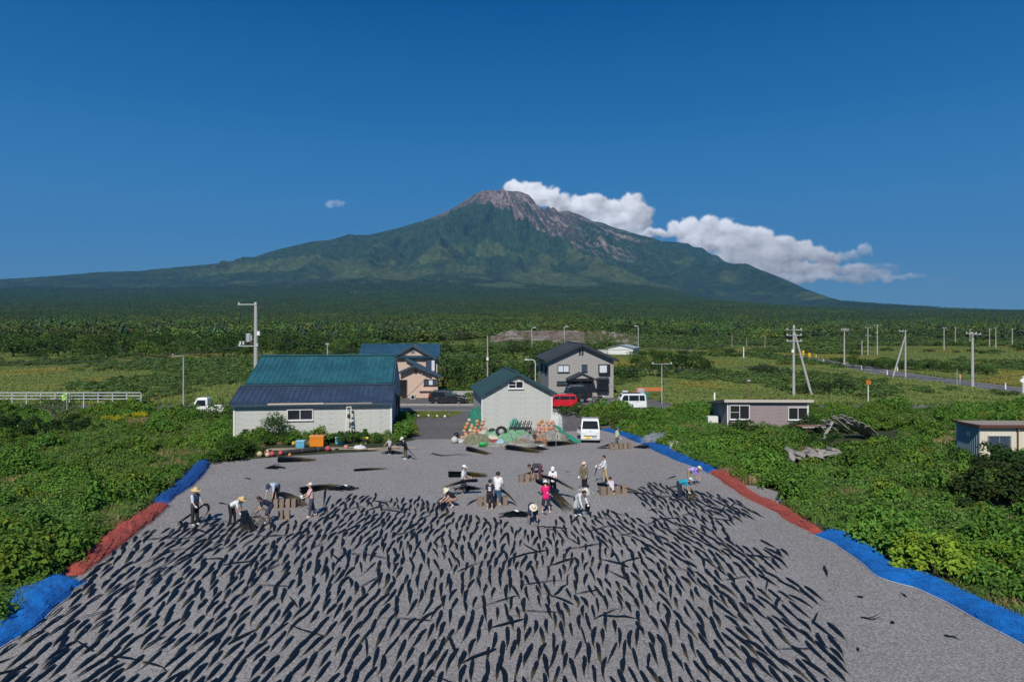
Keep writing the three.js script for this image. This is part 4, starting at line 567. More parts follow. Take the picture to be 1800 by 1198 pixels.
wire(ray(449, 655, 68), ray(700, 640, 70), .3, 'low service wire over the workshop roof', .024);

wire(ray(1484, 580, 158), ray(1590, 583, 118), .8, 'dark wire from the road bend pole to the strutted pole', .03);
wire(ray(1542, 573, 212), ray(1660, 577, 250), .8, 'dark wire from the T arm pole toward the forest edge poles', .04);
wire(ray(1400, 576, 88), ray(1484, 579, 158), .8, 'upper wire from the three armed pole to the road bend pole', .026);
wire(ray(1163, 641, 80), ray(1400, 652, 88), .7, 'thin wire from the T bar pole to the three armed pole', .024);
wire(ray(322, 627, 76), ray(-30, 640, 80), .6, 'thin wire from the galvanised pole to the left edge', .024);
wire(ray(449, 540, 68), ray(1400, 578, 88), 2.2, 'long high wire crossing above both sheds', .022);
{ // white rail fence at the left
  const o = thing('rail_fence', 'white rail fence behind the bushes at the left edge', 'fence', V(0, 0, 0)), d = 72.2, x0 = (-60 - 900) / FOCAL * d, x1 = (247 - 900) / FOCAL * d; const fm = mat(lin(.52, .54, .54), .6);
  for (const y of [2.03, 1.72, 1.38]) part(o, 'rail', box(x1 - x0, y > 2 ? .09 : .075, .07, (x0 + x1) / 2, y, -d), fm);
  for (let x = x1; x > x0; x -= 1.52) part(o, 'post', box(.09, 2.02, .09, x, 1.01, -d - .09), fm);
}
let postN = 0; function roadPost(px, py, d, h) { const label = `small white marker post by the right hand road, ${ORD[postN++]} from the left`; const p = ray(px, py, d), y = gy(p.x, p.z); const o = thing('delineator_post', label, 'marker post', V(p.x, y, p.z), 0, 'white marker posts along the right hand road'); part(o, 'post', cyl(.1, .11, h, 10, 0, h / 2, 0), white); part(o, 'reflector', box(.1, .1, .04, 0, h - .15, .1), mat(lin(.6, .25, .05), .3)); }
[[1515, 650, 142], [1560, 659, 127], [1578, 653, 137], [1688, 668, 115], [1425, 636, 175], [1448, 638, 170], [1475, 633, 185], [1435, 629, 196], [1768, 684, 98]].sort((a, b) => a[0] - b[0]).forEach(([px, py, d]) => roadPost(px, py, d, .95));
{ const p = ray(1526.5, 668, 80), o = thing('mirror_sign', 'round orange rimmed traffic mirror on a white post', 'traffic mirror', V(p.x, 0, p.z)); part(o, 'post', cyl(.055, .055, 2.75, 10, 0, 1.37, 0), white); part(o, 'disc', new THREE.CylinderGeometry(.33, .33, .06, 20).rotateX(Math.PI / 2).translate(0, 2.5, .08), mat(lin(.42, .15, .02), .5)); part(o, 'hood', box(.36, .05, .2, 0, 2.88, .1), mat(lin(.42, .15, .02), .5)); }
for (const [px, py, l] of [[1412, 618, 'yellow diamond road sign, left of the pair at the road bend'], [1423, 622, 'yellow diamond road sign, right of the pair at the road bend']]) { const p = ray(px, py, 178), y0 = gy(p.x, p.z), o = thing('road_sign', l, 'road sign', V(p.x, y0, p.z)); const H = p.y - y0; part(o, 'post', cyl(.06, .06, H + .4, 8, 0, (H + .4) / 2, 0), white); part(o, 'plate', box(.62, .62, .04).rotateZ(Math.PI / 4).translate(0, H, .08), mat(lin(.8, .42, .01), .6)); part(o, 'supplement', box(.75, .26, .04, .1, H - .55, .08), mat(lin(.8, .42, .01), .6)); }
{ const p = ray(1799, 668, 92), o = thing('road_sign', 'white arrow board on a post at the right edge', 'road sign', V(p.x, 0, p.z)); part(o, 'post', cyl(.07, .07, 2.4, 8, 0, 1.2, 0), white); part(o, 'board', prism([[-.55, 0], [-.2, .3], [.6, .3], [.6, -.3], [-.2, -.3]], .04).translate(0, 1.75, .08), white); }
for (const [px, py, d, l] of [[1683, 676, 104, 'thin metal rod standing in the field by the road'], [1688, 668, 108, 'orange capped marker stake by the stout road pole']]) { const p = ray(px, py, d), o = thing('stake', l, 'stake', V(p.x, 0, p.z)); part(o, 'rod', cyl(.04, .05, l[0] === 't' ? 2.6 : 1.2, 8, 0, l[0] === 't' ? 1.3 : .6, 0), steelGrey); if (l[0] === 'o') part(o, 'cap', cyl(.16, .16, .4, 10, 0, 1.2, 0), mat(lin(.75, .28, .1), .6)); }
{ const p = ray(1316, 690, 84), o = thing('field_sign', 'thin rusty post with small pale plate in the field', 'sign', V(p.x, 0, p.z)); part(o, 'post', cyl(.05, .05, 2.4, 8, 0, 1.2, 0), M.rust); part(o, 'plate', box(.4, .2, .04, 0, 2.4, .06), steelGrey); }
{ const p = ray(1256, 690, 82), o = thing('field_post', 'short white square post beside the near road', 'post', V(p.x, 0, p.z)); part(o, 'post', rbox(.2, 1.1, .2, 0, .55, 0), white); part(o, 'cap', box(.24, .05, .24, 0, 1.12, 0), steelGrey); }
{ const p = ray(117, 690, 66), o = thing('flag', 'small bright yellow green flag above the bushes', 'flag', V(p.x, 0, p.z)); part(o, 'pole', cyl(.02, .025, 2.6, 8, 0, 1.3, 0), white); const pos = []; for (let i = 0; i < 6; i++) { const q = (u, v) => [-.55 * u, 2.6 - .75 * v * (1 - .3 * u) - .25 * u, .08 * Math.sin(u * 5)]; const a = q(i / 6, 0), b = q((i + 1) / 6, 0), c = q(i / 6, 1), e = q((i + 1) / 6, 1); pos.push(...a, ...c, ...b, ...b, ...c, ...e); } part(o, 'cloth', tris(pos), mat(lin(.55, .9, .25), .8, { side: THREE.DoubleSide })); }
{ // guard rail piece by the right cabin
  const o = thing('low_rail', 'short white rail standing behind the prefab cabin', 'rail', V(37.2, 0, -53.5)); part(o, 'beam', box(3.2, .12, .08, 0, 1.15, 0), white); for (const x of [-1.5, 0, 1.5]) part(o, 'post', box(.14, 1.15, .12, x, .57, -.1), white);
  const q = thing('concrete_block', 'pale yellow concrete block lying behind the short white rail', 'block', V(38, 0, -55.5)); part(q, 'slab', rbox(2.2, .5, 1, 0, .4, 0), mat(lin(.5, .45, .28), .9)); part(q, 'foot', box(1.8, .2, .8, 0, .08, 0), M.concrete);
}
// ================================================================ vegetation
const leafMat = (r, g, b, t = .35) => new THREE.MeshPhysicalMaterial({ color: lin(r, g, b), vertexColors: true, roughness: .85, side: THREE.DoubleSide, transmission: t, thickness: 0, specularIntensity: .25 });
const opaqueLeaf = (r, g, b) => new THREE.MeshStandardMaterial({ color: lin(r, g, b), vertexColors: true, roughness: .8, side: THREE.DoubleSide });
// leaves: points with an outward direction -> small folded blades
function leaf(pos, col, p, n, up, w, l, tone) { // two bent triangles pairs
  const t = up.clone().addScaledVector(n, -up.dot(n)).normalize(), s = n.clone().cross(t).normalize();
  const a = p.clone().addScaledVector(t, -l * .5), b = p.clone().addScaledVector(t, l * .5).addScaledVector(n, -l * .18), m1 = p.clone().addScaledVector(s, w * .5).addScaledVector(n, w * .12), m2 = p.clone().addScaledVector(s, -w * .5).addScaledVector(n, w * .12);
  for (const v of [a, m1, b, a, b, m2]) pos.push(v.x, v.y, v.z); for (let i = 0; i < 6; i++) col.push(tone[0], tone[1], tone[2]);
}
const randDir = (r) => { const z = 2 * r() - 1, a = 2 * Math.PI * r(), q = Math.sqrt(1 - z * z); return V(q * Math.cos(a), z, q * Math.sin(a)); };
// lobes [x, y, z, radius]; leaves sit in the outer shell of the lobes, denser at the outside
function foliage(seed, lobes, n, size, o = {}) {
  const r = rng(seed), pos = [], col = []; const vol = lobes.map((l) => l[3] ** 2), sum = vol.reduce((a, b) => a + b); const warm = o.warm ?? .12;
  for (let i = 0; i < n; i++) { let k = 0, t = r() * sum; while (k < lobes.length - 1 && (t -= vol[k]) > 0) k++; const L = lobes[k]; const d = randDir(r); if (d.y < -.45) d.y *= -.6; d.normalize(); const sh = .62 + .45 * r(); const p = V(L[0] + d.x * L[3] * sh, L[1] + d.y * L[3] * sh * (o.squash ?? .85), L[2] + d.z * L[3] * sh); if (p.y < .01) p.y = .01 + r() * .06;
    const nrm = d.clone().multiplyScalar(.8).add(V((r() - .5) * 1.1, .75 + (r() - .5) * .8, (r() - .5) * 1.1)).normalize(), up = randDir(r).add(V(0, -.5, 0)).normalize(); const s = size * (.65 + .7 * r()); const b = .68 + .64 * r(), w = r() < warm ? 1.5 : 1; leaf(pos, col, p, nrm, up, s * (o.narrow ?? .72), s * 1.15, [b * w, b, b * (w > 1 ? .7 : .9)]); }
  return tris(pos, col);
}
function lobesFor(seed, n, w, h, base, r0, r1) { const r = rng(seed), out = []; for (let i = 0; i < n; i++) { const a = r() * 6.283, q = Math.sqrt(r()) * w; const y = base + (h - base) * (1 - (q / w) ** 2 * .7) * (.35 + .65 * r()); out.push([Math.cos(a) * q, y, Math.sin(a) * q, lerp(r0, r1, r())]); } return out; }
function blades(seed, n, h, spread, w, o = {}) { const r = rng(seed), pos = [], col = []; for (let i = 0; i < n; i++) { const a = r() * 6.283, q = Math.sqrt(r()) * spread, x = Math.cos(a) * q, z = Math.sin(a) * q, b = r() * 6.283, H = h * (.55 + .6 * r()), lean = (.15 + .5 * r()) * H * (o.lean ?? 1), dx = Math.cos(b), dz = Math.sin(b), sx = -dz * w / 2, sz = dx * w / 2; const m = [x + dx * lean * .3, H * .6, z + dz * lean * .3], t = [x + dx * lean, H * (.92 + .1 * r()), z + dz * lean]; pos.push(x - sx, 0, z - sz, x + sx, 0, z + sz, m[0] + sx * .8, m[1], m[2] + sz * .8, x - sx, 0, z - sz, m[0] + sx * .8, m[1], m[2] + sz * .8, m[0] - sx * .8, m[1], m[2] - sz * .8, m[0] - sx * .8, m[1], m[2] - sz * .8, m[0] + sx * .8, m[1], m[2] + sz * .8, ...t); const k = .7 + .6 * r(); for (let j = 0; j < 9; j++) col.push(k * (r() * .1 + .95), k, k * .9); } return tris(pos, col); }
function instances(name, label, geo, material, list) { // list of [x, y, z, turn, scale, height scale, tone colour]
  const m = new THREE.InstancedMesh(geo, material, list.length), M4 = new THREE.Matrix4(), q = new THREE.Quaternion(), e = new THREE.Euler(), s = V(1, 1, 1), c = new THREE.Color();
  list.forEach(([x, y, z, turn, sc, sh, t], i) => { q.setFromEuler(e.set(0, turn, 0)); M4.compose(V(x, y, z), q, s.set(sc, sc * sh, sc)); m.setMatrixAt(i, M4); m.setColorAt(i, c.setRGB(t[0], t[1], t[2])); });
  m.name = numbered(name); m.userData = { label, kind: 'stuff', category: 'plants' }; scene.add(m); return m;
}
const R6 = rng(2024);
const edgeL = (x, z) => edgeDist(yard, x, z);
const clearings = [[1640, 1012, 1.15], [1762, 1018, 1.4], [1776, 894, 2.0]].map(([px, py, q]) => { const p = at(px, py); return [p.x, p.z, q]; });
// --- three ground-cover kinds
const shrubGeos = [0, 1, 2].map((i) => foliage(40 + i, lobesFor(10 + i, 10, .42, .62, .10, .18, .32), 330, .112));
const weedGeos = [0, 1].map((i) => foliage(60 + i, lobesFor(30 + i, 8, .42, .34, .06, .14, .24), 230, .085));
const grassGeos = [0, 1].map((i) => blades(70 + i, 110, .42, .42, .024, { lean: 1.5 }));
const dryGeo = blades(80, 80, .55, .42, .022, { lean: 1.3 });
const farShrub = [0, 1].map((i) => foliage(90 + i, lobesFor(50 + i, 10, .44, .5, .06, .16, .30), 300, .115));
const farGrass = blades(95, 130, .36, .55, .034, { lean: 2.2 });
{
  const buckets = {}; const put = (k, v) => (buckets[k] ??= []).push(v);
  const tone = (v, warm = 0) => { const k = .72 + .56 * v; return [k * (1 + warm), k, k * (1 - warm * .4)]; };
  // near ground: from the front of the picture to the road
  for (let z = -14; z > -72.2;) { const d = -z, step = lerp(.34, .6, sstep(18, 60, d)); for (let x = -.82 * d - 4; x < .82 * d + 4; x += step) {
    const X = x + (R6() - .5) * step, Z = z + (R6() - .5) * step; if (paved(X, Z, .75) || inside(lot, X, Z) && !inside(verge, X, Z)) continue; const e = edgeL(X, Z), y = landHeight(X, -Z);
    const n = fbm(X / 4.2 + 7, Z / 5.5, 4), n2 = fbm(X / 5 + 60, Z / 6.5, 4), hgt = .42 + .95 * sstep(.35, .75, fbm(X / 2.2 + 3, Z / 2.8 + 8, 3)); const near = sstep(.1, 1.6, e);
    const isVerge = inside(verge, X, Z);
    if (isVerge) { put('grass', [X, y, Z, R6() * 6.28, .75, .6, tone(R6(), .45)]); continue; }
    if (clearings.some(([a, b, q]) => Math.hypot(X - a, Z - b) < q)) continue; const meadowR = (X > 11 && X < 26 && d > 28 && d < 40) || (X < -16 && d < 38) ? .09 : 0, leafy = .05 + .82 * sstep(.45, .58, n2 - meadowR + .08 * sstep(38, 56, d)), dryP = sstep(.60, .70, fbm(X / 3.1 + 90, Z / 4 + 40, 3));
    // an olive strip of dry stems right of the blue net near the front
    const dryStrip = X > 17 && d < 30 && e < 2.0 && e > .5;
    if (dryStrip || R6() < .03 + dryP * .5) put('dry', [X, y, Z, R6() * 6.28, .8 + .5 * R6(), .75, tone(R6())]);
    else if (R6() < leafy) { const big = (.75 + .7 * R6()) * lerp(.6, 1, near) * (.55 + .55 * hgt), q = fbm(X / 3.1 + 20, Z / 3.6, 3); put('shrub' + Math.floor(R6() * 3), [X, y, Z, R6() * 6.28, big, .6 + .55 * hgt, tone(q * 1.3 - .25 + R6() * .4, R6() < .08 ? .45 : .2 * sstep(.5, .75, n))]); }
    else if (R6() < .5) put('weed' + Math.floor(R6() * 2), [X, y, Z, R6() * 6.28, (.8 + .8 * R6()) * lerp(.6, 1, near), .8 + .5 * R6(), tone(R6(), R6() < .1 ? .4 : .12 * n)]);
    else put('grass', [X, y, Z, R6() * 6.28, .6 + .6 * R6(), .6 + .6 * R6(), tone(R6(), .3 * R6())]);
  } z -= step; }
  // middle distance: rough fields between the road and the forest
  for (let z = -72; z > -470;) { const d = -z, step = lerp(1.0, 3.6, sstep(75, 420, d)); for (let x = -.82 * d - 8; x < .82 * d + 8; x += step) {
    const X = x + (R6() - .5) * step, Z = z + (R6() - .5) * step; if (paved(X, Z)) continue; const y = landHeight(X, -Z); const u = X / d;
    if (inside(verge, X, Z)) continue;
    const n = fbm(X / 16 + 7, Z / 26, 4), n2 = fbm(X / 26 + 21, Z / 40 + 3, 5), s = step * 1.25;
    const bushy = sstep(.47, .68, n2 + .10 * sstep(.1, -.5, u) * sstep(130, 230, d) + (d < 96 ? .05 : 0)), dry = sstep(.56, .66, n);
    if (R6() < bushy) { const t = tone(.25 * n + .55 * R6(), R6() < .1 ? .3 : 0); put('fshrub' + Math.floor(R6() * 2), [X, y, Z, R6() * 6.28, s * (1.0 + .9 * R6()), (.55 + .4 * R6()) / (1 + s * .12), t]); }
    else { const t = tone(.15 + .5 * fbm(X / 7 + 3, Z / 10, 3) + .35 * R6(), dry * .4 + .1 * R6()); put('fgrass', [X, y, Z, R6() * 6.28, s * (1.05 + .5 * R6()), .5 / s * (.7 + .8 * R6()) * (1 + .6 * n2), t]); }
  } z -= step; }
  const mShrub = leafMat(.108, .235, .038), mWeed = leafMat(.120, .245, .056), mGrass = leafMat(.150, .275, .070, .3), mDry = leafMat(.36, .29, .15, .2), mFar = opaqueLeaf(.076, .148, .032), mFarG = opaqueLeaf(.180, .245, .062);
  for (let i = 0; i < 3; i++) instances('undergrowth', 'dense broad leaved undergrowth on both sides of the gravel yard', shrubGeos[i], mShrub, buckets['shrub' + i] ?? []);
  for (let i = 0; i < 2; i++) instances('undergrowth', 'low small leaved weeds among the undergrowth by the yard', weedGeos[i], mWeed, buckets['weed' + i] ?? []);
  instances('grass', 'long green grass growing around the gravel yard', grassGeos[0], mGrass, buckets.grass); instances('grass', 'dry straw coloured grass along the yard edges', dryGeo, mDry, buckets.dry);
  for (let i = 0; i < 2; i++) instances('undergrowth', 'dark scrub spread over the fields behind the houses', farShrub[i], mFar, buckets['fshrub' + i] ?? []);
  instances('grass', 'rough meadow grass covering the fields behind the road', farGrass, mFarG, buckets.fgrass);
  console.log(Object.entries(buckets).map(([k, v]) => k + ':' + v.length).join(' '));
}
// --- trees and bushes that can be told apart
function crownTree(seed, n = 620) { // 1 m tall, about .9 m broad
  const L = lobesFor(seed, 18, .32, .84, .06, .13, .22); L.push([0, .76, 0, .2]); const crown = foliage(seed + 5, L, n, .062, { warm: .08 });
  const r = rng(seed), T = [new THREE.CylinderGeometry(.018, .032, .5, 7).translate(0, .25, 0)]; for (let i = 0; i < 5; i++) { const a = r() * 6.28, l = L[i]; T.push(bar(V(0, .3 + .1 * r(), 0), V(l[0] * .8, l[1], l[2] * .8), .014, .006, 5)); } return [merge(T), crown];
}
function bushPair(seed, n = 700, size = .075) { const L = lobesFor(seed, 14, .52, .62, .16, .17, .30); const r = rng(seed), T = []; for (let i = 0; i < 6; i++) { const l = L[i]; T.push(bar(V(l[0] * .2, 0, l[2] * .2), V(l[0] * .8, l[1], l[2] * .8), .02, .008, 5)); } return [merge(T), foliage(seed + 3, L, n, size, { squash: .8 })]; }
const barkMat = mat(lin(.09, .07, .055), .95);
const crownTones = [leafMat(.040, .090, .022, .25), leafMat(.066, .130, .028, .25), leafMat(.10, .175, .032, .25), leafMat(.036, .072, .026, .2)];
const treeGeos = [101, 102, 103].map((s) => crownTree(s)), bushGeos = [111, 112, 113].map((s) => bushPair(s));
const protoCache = {};
function plant(kind, i, toneI, p, w, h, turn, label, category, group) { const key = kind + i + '_' + toneI; const [tr, cr] = kind === 'tree' ? treeGeos[i] : bushGeos[i]; let o = protoCache[key]; const name = kind === 'tree' ? 'broadleaf_tree' : 'shrub'; if (!o) { o = thing(name, label, category, p, turn, group); part(o, kind === 'tree' ? 'trunk' : 'stems', tr, barkMat); part(o, kind === 'tree' ? 'crown' : 'foliage', cr, crownTones[toneI]); protoCache[key] = o; } else { o = copy(o, p, turn, label, group); if (!group) delete o.userData.group; o.userData.category = category; } o.scale.set(w / (kind === 'tree' ? .92 : 1.5), h / (kind === 'tree' ? .98 : .85), w / (kind === 'tree' ? .92 : 1.5)); return o; }
function plantAt(kind, toneI, px, base, wpx, hpx, d, label, category, group) { const p = ray(px, base, d), y = landHeight(p.x, d); return plant(kind, Math.floor(R6() * 3), toneI, V(p.x, y, p.z), wpx / FOCAL * d, hpx / FOCAL * d, R6() * 6.28, label, category, group); }
// thicket between and behind the two houses
for (const [k, [px, b, w, h, d, t]] of [[800, 690, 60, 66, 92, 0], [838, 686, 62, 62, 96, 1], [815, 672, 50, 60, 104, 0], [872, 682, 58, 62, 98, 0], [902, 684, 54, 56, 100, 1], [930, 680, 56, 62, 106, 0], [782, 676, 44, 60, 108, 0], [852, 660, 60, 50, 118, 0], [900, 658, 60, 46, 122, 2], [948, 664, 50, 56, 118, 0], [826, 692, 44, 40, 88, 2], [795, 694, 36, 34, 87, 2]].sort((a, b) => a[0] - b[0]).entries()) plantAt('tree', t, px, b, w, h, d, `leafy green tree in the thicket between the houses, ${ORD[k]} from the left`, 'tree', 'trees in the thicket between the houses');
// shrubs right of the grey house
for (const [k, [px, b, w, h, d, t]] of [[1105, 668, 60, 40, 112, 0], [1150, 662, 66, 42, 122, 0], [1195, 660, 70, 44, 128, 0], [1235, 662, 56, 38, 128, 0], [1122, 640, 60, 30, 150, 1], [1172, 638, 64, 34, 155, 0], [1215, 640, 56, 30, 152, 0], [1255, 668, 40, 24, 122, 1], [1090, 655, 44, 34, 118, 1]].sort((a, b) => a[0] - b[0]).entries()) plantAt('shrub', t, px, b, w, h, d, `dark rounded shrub right of the grey house, ${ORD[k]} from the left`, 'shrub', 'dark shrubs right of the grey house');
plantAt('shrub', 3, 1345, 661, 84, 25, 128, 'isolated dark flat topped shrub in the field left of the strutted pole', 'shrub');
plantAt('shrub', 3, 1234, 667, 20, 12, 118, 'tiny dark shrub alone on the pale grass slope', 'shrub');
for (const [k, [px, b, w, h, d]] of [[1410, 702, 40, 28, 89], [1440, 700, 60, 34, 90], [1478, 698, 52, 34, 91]].entries()) plantAt('shrub', 3, px, b, w, h, d, `brownish green shrub behind the three armed pole, ${ORD[k]} from the left`, 'shrub', 'shrubs behind the three armed pole');
// hedge line on the far side of the right road
for (let i = 0; i < 13; i++) plantAt('shrub', i % 3 ? 0 : 1, 1500 + i * 20, 645 + i * 2.5, 34, 20 + 8 * R6(), 150 - i * 2.2, `low dark shrub along the far side of the right road, ${ORD[i]} from the left`, 'shrub', 'shrubs along the far side of the right road');
for (const [k, [px, b, w, d]] of [[1632, 616, 26, 230], [1750, 618, 30, 225], [1712, 618, 22, 230], [1795, 612, 24, 240], [1560, 610, 30, 240]].sort((a, b) => a[0] - b[0]).entries()) plantAt('shrub', 0, px, b, w, 10, d, `small dark shrub on the far right meadow, ${ORD[k]} from the left`, 'shrub', 'shrubs dotted on the far right meadow');
// wood edge on the left: rows of separate crowns
for (let row = 0; row < 5; row++) for (let i = 0; i < 17; i++) { const px = -20 + i * 40 + (row % 2) * 20 + (R6() - .5) * 22, d = 205 + row * 38 + (R6() - .5) * 16; if (px > 640 + row * 10) continue; const hh = 4.8 + 3.2 * R6(); const p = ray(px, 600, d); plant(R6() < .55 ? 'shrub' : 'tree', Math.floor(R6() * 3), [0, 1, 1, 2, 0][Math.floor(R6() * 5)], V(p.x, landHeight(p.x, d) - .4, p.z), 7.5 + 4.5 * R6(), hh, R6() * 6.28, `rounded green tree in the ${['front', 'second', 'third', 'fourth', 'rear'][row]} row of the left wood edge, ${ORD[i]} from the left`, 'tree', 'trees of the wood edge across the left fields'); }
for (const [k, [px, b, w, h]] of [[180, 620, 60, 22], [60, 615, 50, 16], [230, 616, 44, 14], [600, 640, 50, 26], [545, 632, 60, 22], [640, 620, 40, 22], [500, 628, 44, 18]].sort((a, b) => a[0] - b[0]).entries()) plantAt('shrub', 0, px, b, w, h, 190, `broad dark shrub before the left wood edge, ${ORD[k]} from the left`, 'shrub', 'shrubs before the left wood edge');
for (let i = 0; i < 12; i++) plantAt('tree', i % 3, 690 + i * 34 + (R6() - .5) * 14, 604 + 6 * R6(), 46, 24 + 12 * R6(), 205 + 40 * R6(), `green tree on the slope below the old quarry, ${ORD[i]} from the left`, 'tree', 'trees on the slope below the quarry');
for (let i = 0; i < 9; i++) plantAt('shrub', [0, 1, 2][i % 3], 1120 + i * 27, 625 + 5 * R6(), 40, 15 + 6 * R6(), 190 + 20 * R6(), `mid green shrub on the rough slope below the forest, ${ORD[i]} from the left`, 'shrub', 'shrubs on the rough slope below the forest');
// big bushes close to the yard
function bigBush(name, label, p, w, h, seed, n, size, m, extra = {}) { const L = [...lobesFor(seed, 16, w * .40, h * .9, h * .15, h * .14, h * .27), ...lobesFor(seed + 50, 12, w * .55, h * .5, h * .04, h * .12, h * .24)], o = thing(name, label, 'shrub', p); const T = []; for (let i = 0; i < 8; i++) T.push(bar(V(L[i][0] * .2, 0, L[i][2] * .2), V(L[i][0] * .85, L[i][1], L[i][2] * .85), .035, .012, 6)); part(o, 'stems', merge(T), extra.bark ?? barkMat); part(o, 'foliage', foliage(seed + 1, L, n, size, { warm: extra.warm ?? .1, squash: .9, narrow: extra.narrow }), m); return o; }
{ const g = (px, py) => { const p = at(px, py); return V(p.x, 0, p.z); };
  bigBush('large_shrub', 'big dark leafy bush at the right edge with brownish leaves', g(1776, 894), 5.2, 3.0, 301, 3200, .2, leafMat(.030, .062, .016, .25), { warm: .3 });
  bigBush('large_shrub', 'dark bush in front of the prefab cabin', g(1740, 826), 5.4, 1.9, 303, 2200, .17, leafMat(.034, .08, .018, .25));
  bigBush('large_shrub', 'bright yellow green bush beside the blue net on the right', g(1640, 1006), 3.2, 1.6, 305, 1500, .17, leafMat(.25, .38, .04, .35), { warm: .02 });
  bigBush('large_shrub', 'bright green leafy bush right of the yellow green one', g(1762, 1015), 3.6, 1.4, 307, 1900, .16, leafMat(.15, .30, .03, .35), { warm: .15 });
  bigBush('large_shrub', 'tall bush with narrow leaves below the workshop window', V(-18.4, 0, -53.0), 2.9, 2.6, 309, 2200, .15, leafMat(.050, .115, .022), { narrow: .4 });
  bigBush('large_shrub', 'dense bush at the left corner of the gravel yard', g(408, 806), 3.6, 1.9, 311, 2600, .14, leafMat(.055, .125, .02));
  bigBush('large_shrub', 'low leafy plants along the right half of the workshop wall', V(-12.2, 0, -53.1), 4.6, 1.15, 313, 1500, .15, leafMat(.05, .125, .022));
  bigBush('large_shrub', 'dark bush in front of the mauve cabin', V(24.6, 0, -56.6), 3.2, 2.0, 315, 1600, .14, leafMat(.036, .085, .02));
  bigBush('large_shrub', 'leafy bush left of the mauve cabin window', V(19.4, 0, -56.8), 3.8, 1.35, 317, 1600, .14, leafMat(.045, .105, .02));
  bigBush('large_shrub', 'green bush between the board pile and the rubble', g(1450, 790), 4, 1.4, 319, 1600, .14, leafMat(.04, .10, .02));
  bigBush('large_shrub', 'yellowish bush behind the wheels of the mini truck', V(9.6, 0, -62.5), 4.5, 1.3, 321, 1500, .15, leafMat(.075, .13, .022));
  bigBush('large_shrub', 'hedge like bush in front of the red van', V(6.4, 0, -70.2), 4.8, 1.35, 323, 1600, .15, leafMat(.055, .115, .02));
  bigBush('large_shrub', 'dark spreading bush at the left edge below the fence', g(30, 770), 5.2, 2.1, 325, 2600, .16, leafMat(.028, .07, .016));
  bigBush('large_shrub', 'dark bush under the bare branches', g(120, 760), 4.6, 1.7, 327, 2200, .16, leafMat(.028, .068, .016));
  bigBush('large_shrub', 'leafy bush hiding the bed of the parked mini truck', V(-28.2, 0, -66.5), 5.2, 2.3, 329, 2100, .15, leafMat(.075, .155, .03));
  bigBush('large_shrub', 'low leafy bush under the windows of the parked mini truck', V(-31.0, 0, -66.2), 4.4, 1.55, 331, 1600, .14, leafMat(.085, .175, .03));
  // bare branched shrub
  const o = thing('bare_shrub', 'half bare shrub with grey branches near the white fence', 'shrub', g(100, 752)), r = rng(55), T = []; const grow = (p, d, l, w, k) => { const e = p.clone().addScaledVector(d, l); T.push(bar(p, e, w, w * .65, 5)); if (k) for (let i = 0; i < 3; i++) grow(e, d.clone().add(randDir(r).multiplyScalar(.6)).normalize(), l * .72, w * .6, k - 1); }; for (let i = 0; i < 5; i++) grow(V((r() - .5) * .5, 0, (r() - .5) * .5), V((r() - .5) * 1.1, 1, (r() - .5) * .6).normalize(), 1.0, .05, 3); part(o, 'branches', merge(T), mat(lin(.20, .17, .145), .9)); part(o, 'foliage', foliage(57, [[-1.2, 2.3, 0, .6], [.9, 2.5, 0, .6], [0, 2.1, .3, .7]], 420, .12), crownTones[0]);
}
// goldenrod patches on the left
{ const list = []; for (const [px, py, rx, n] of [[195, 752, 16, 12], [245, 744, 11, 16], [215, 748, 24, 6]]) for (let i = 0; i < n; i++) { const p = at(px + (R6() - .5) * 2 * rx, py + (R6() - .5) * 5); list.push([p.x, .55, p.z, R6() * 6.28, .7 + .4 * R6(), 1, [.8 + .4 * R6(), .8 + .3 * R6(), .6]]); } instances('goldenrod', 'patches of yellow flowers in the undergrowth left of the yard', foliage(601, [[0, .35, 0, .22], [.15, .3, .1, .15]], 60, .07), leafMat(.46, .40, .02, .2), list); }
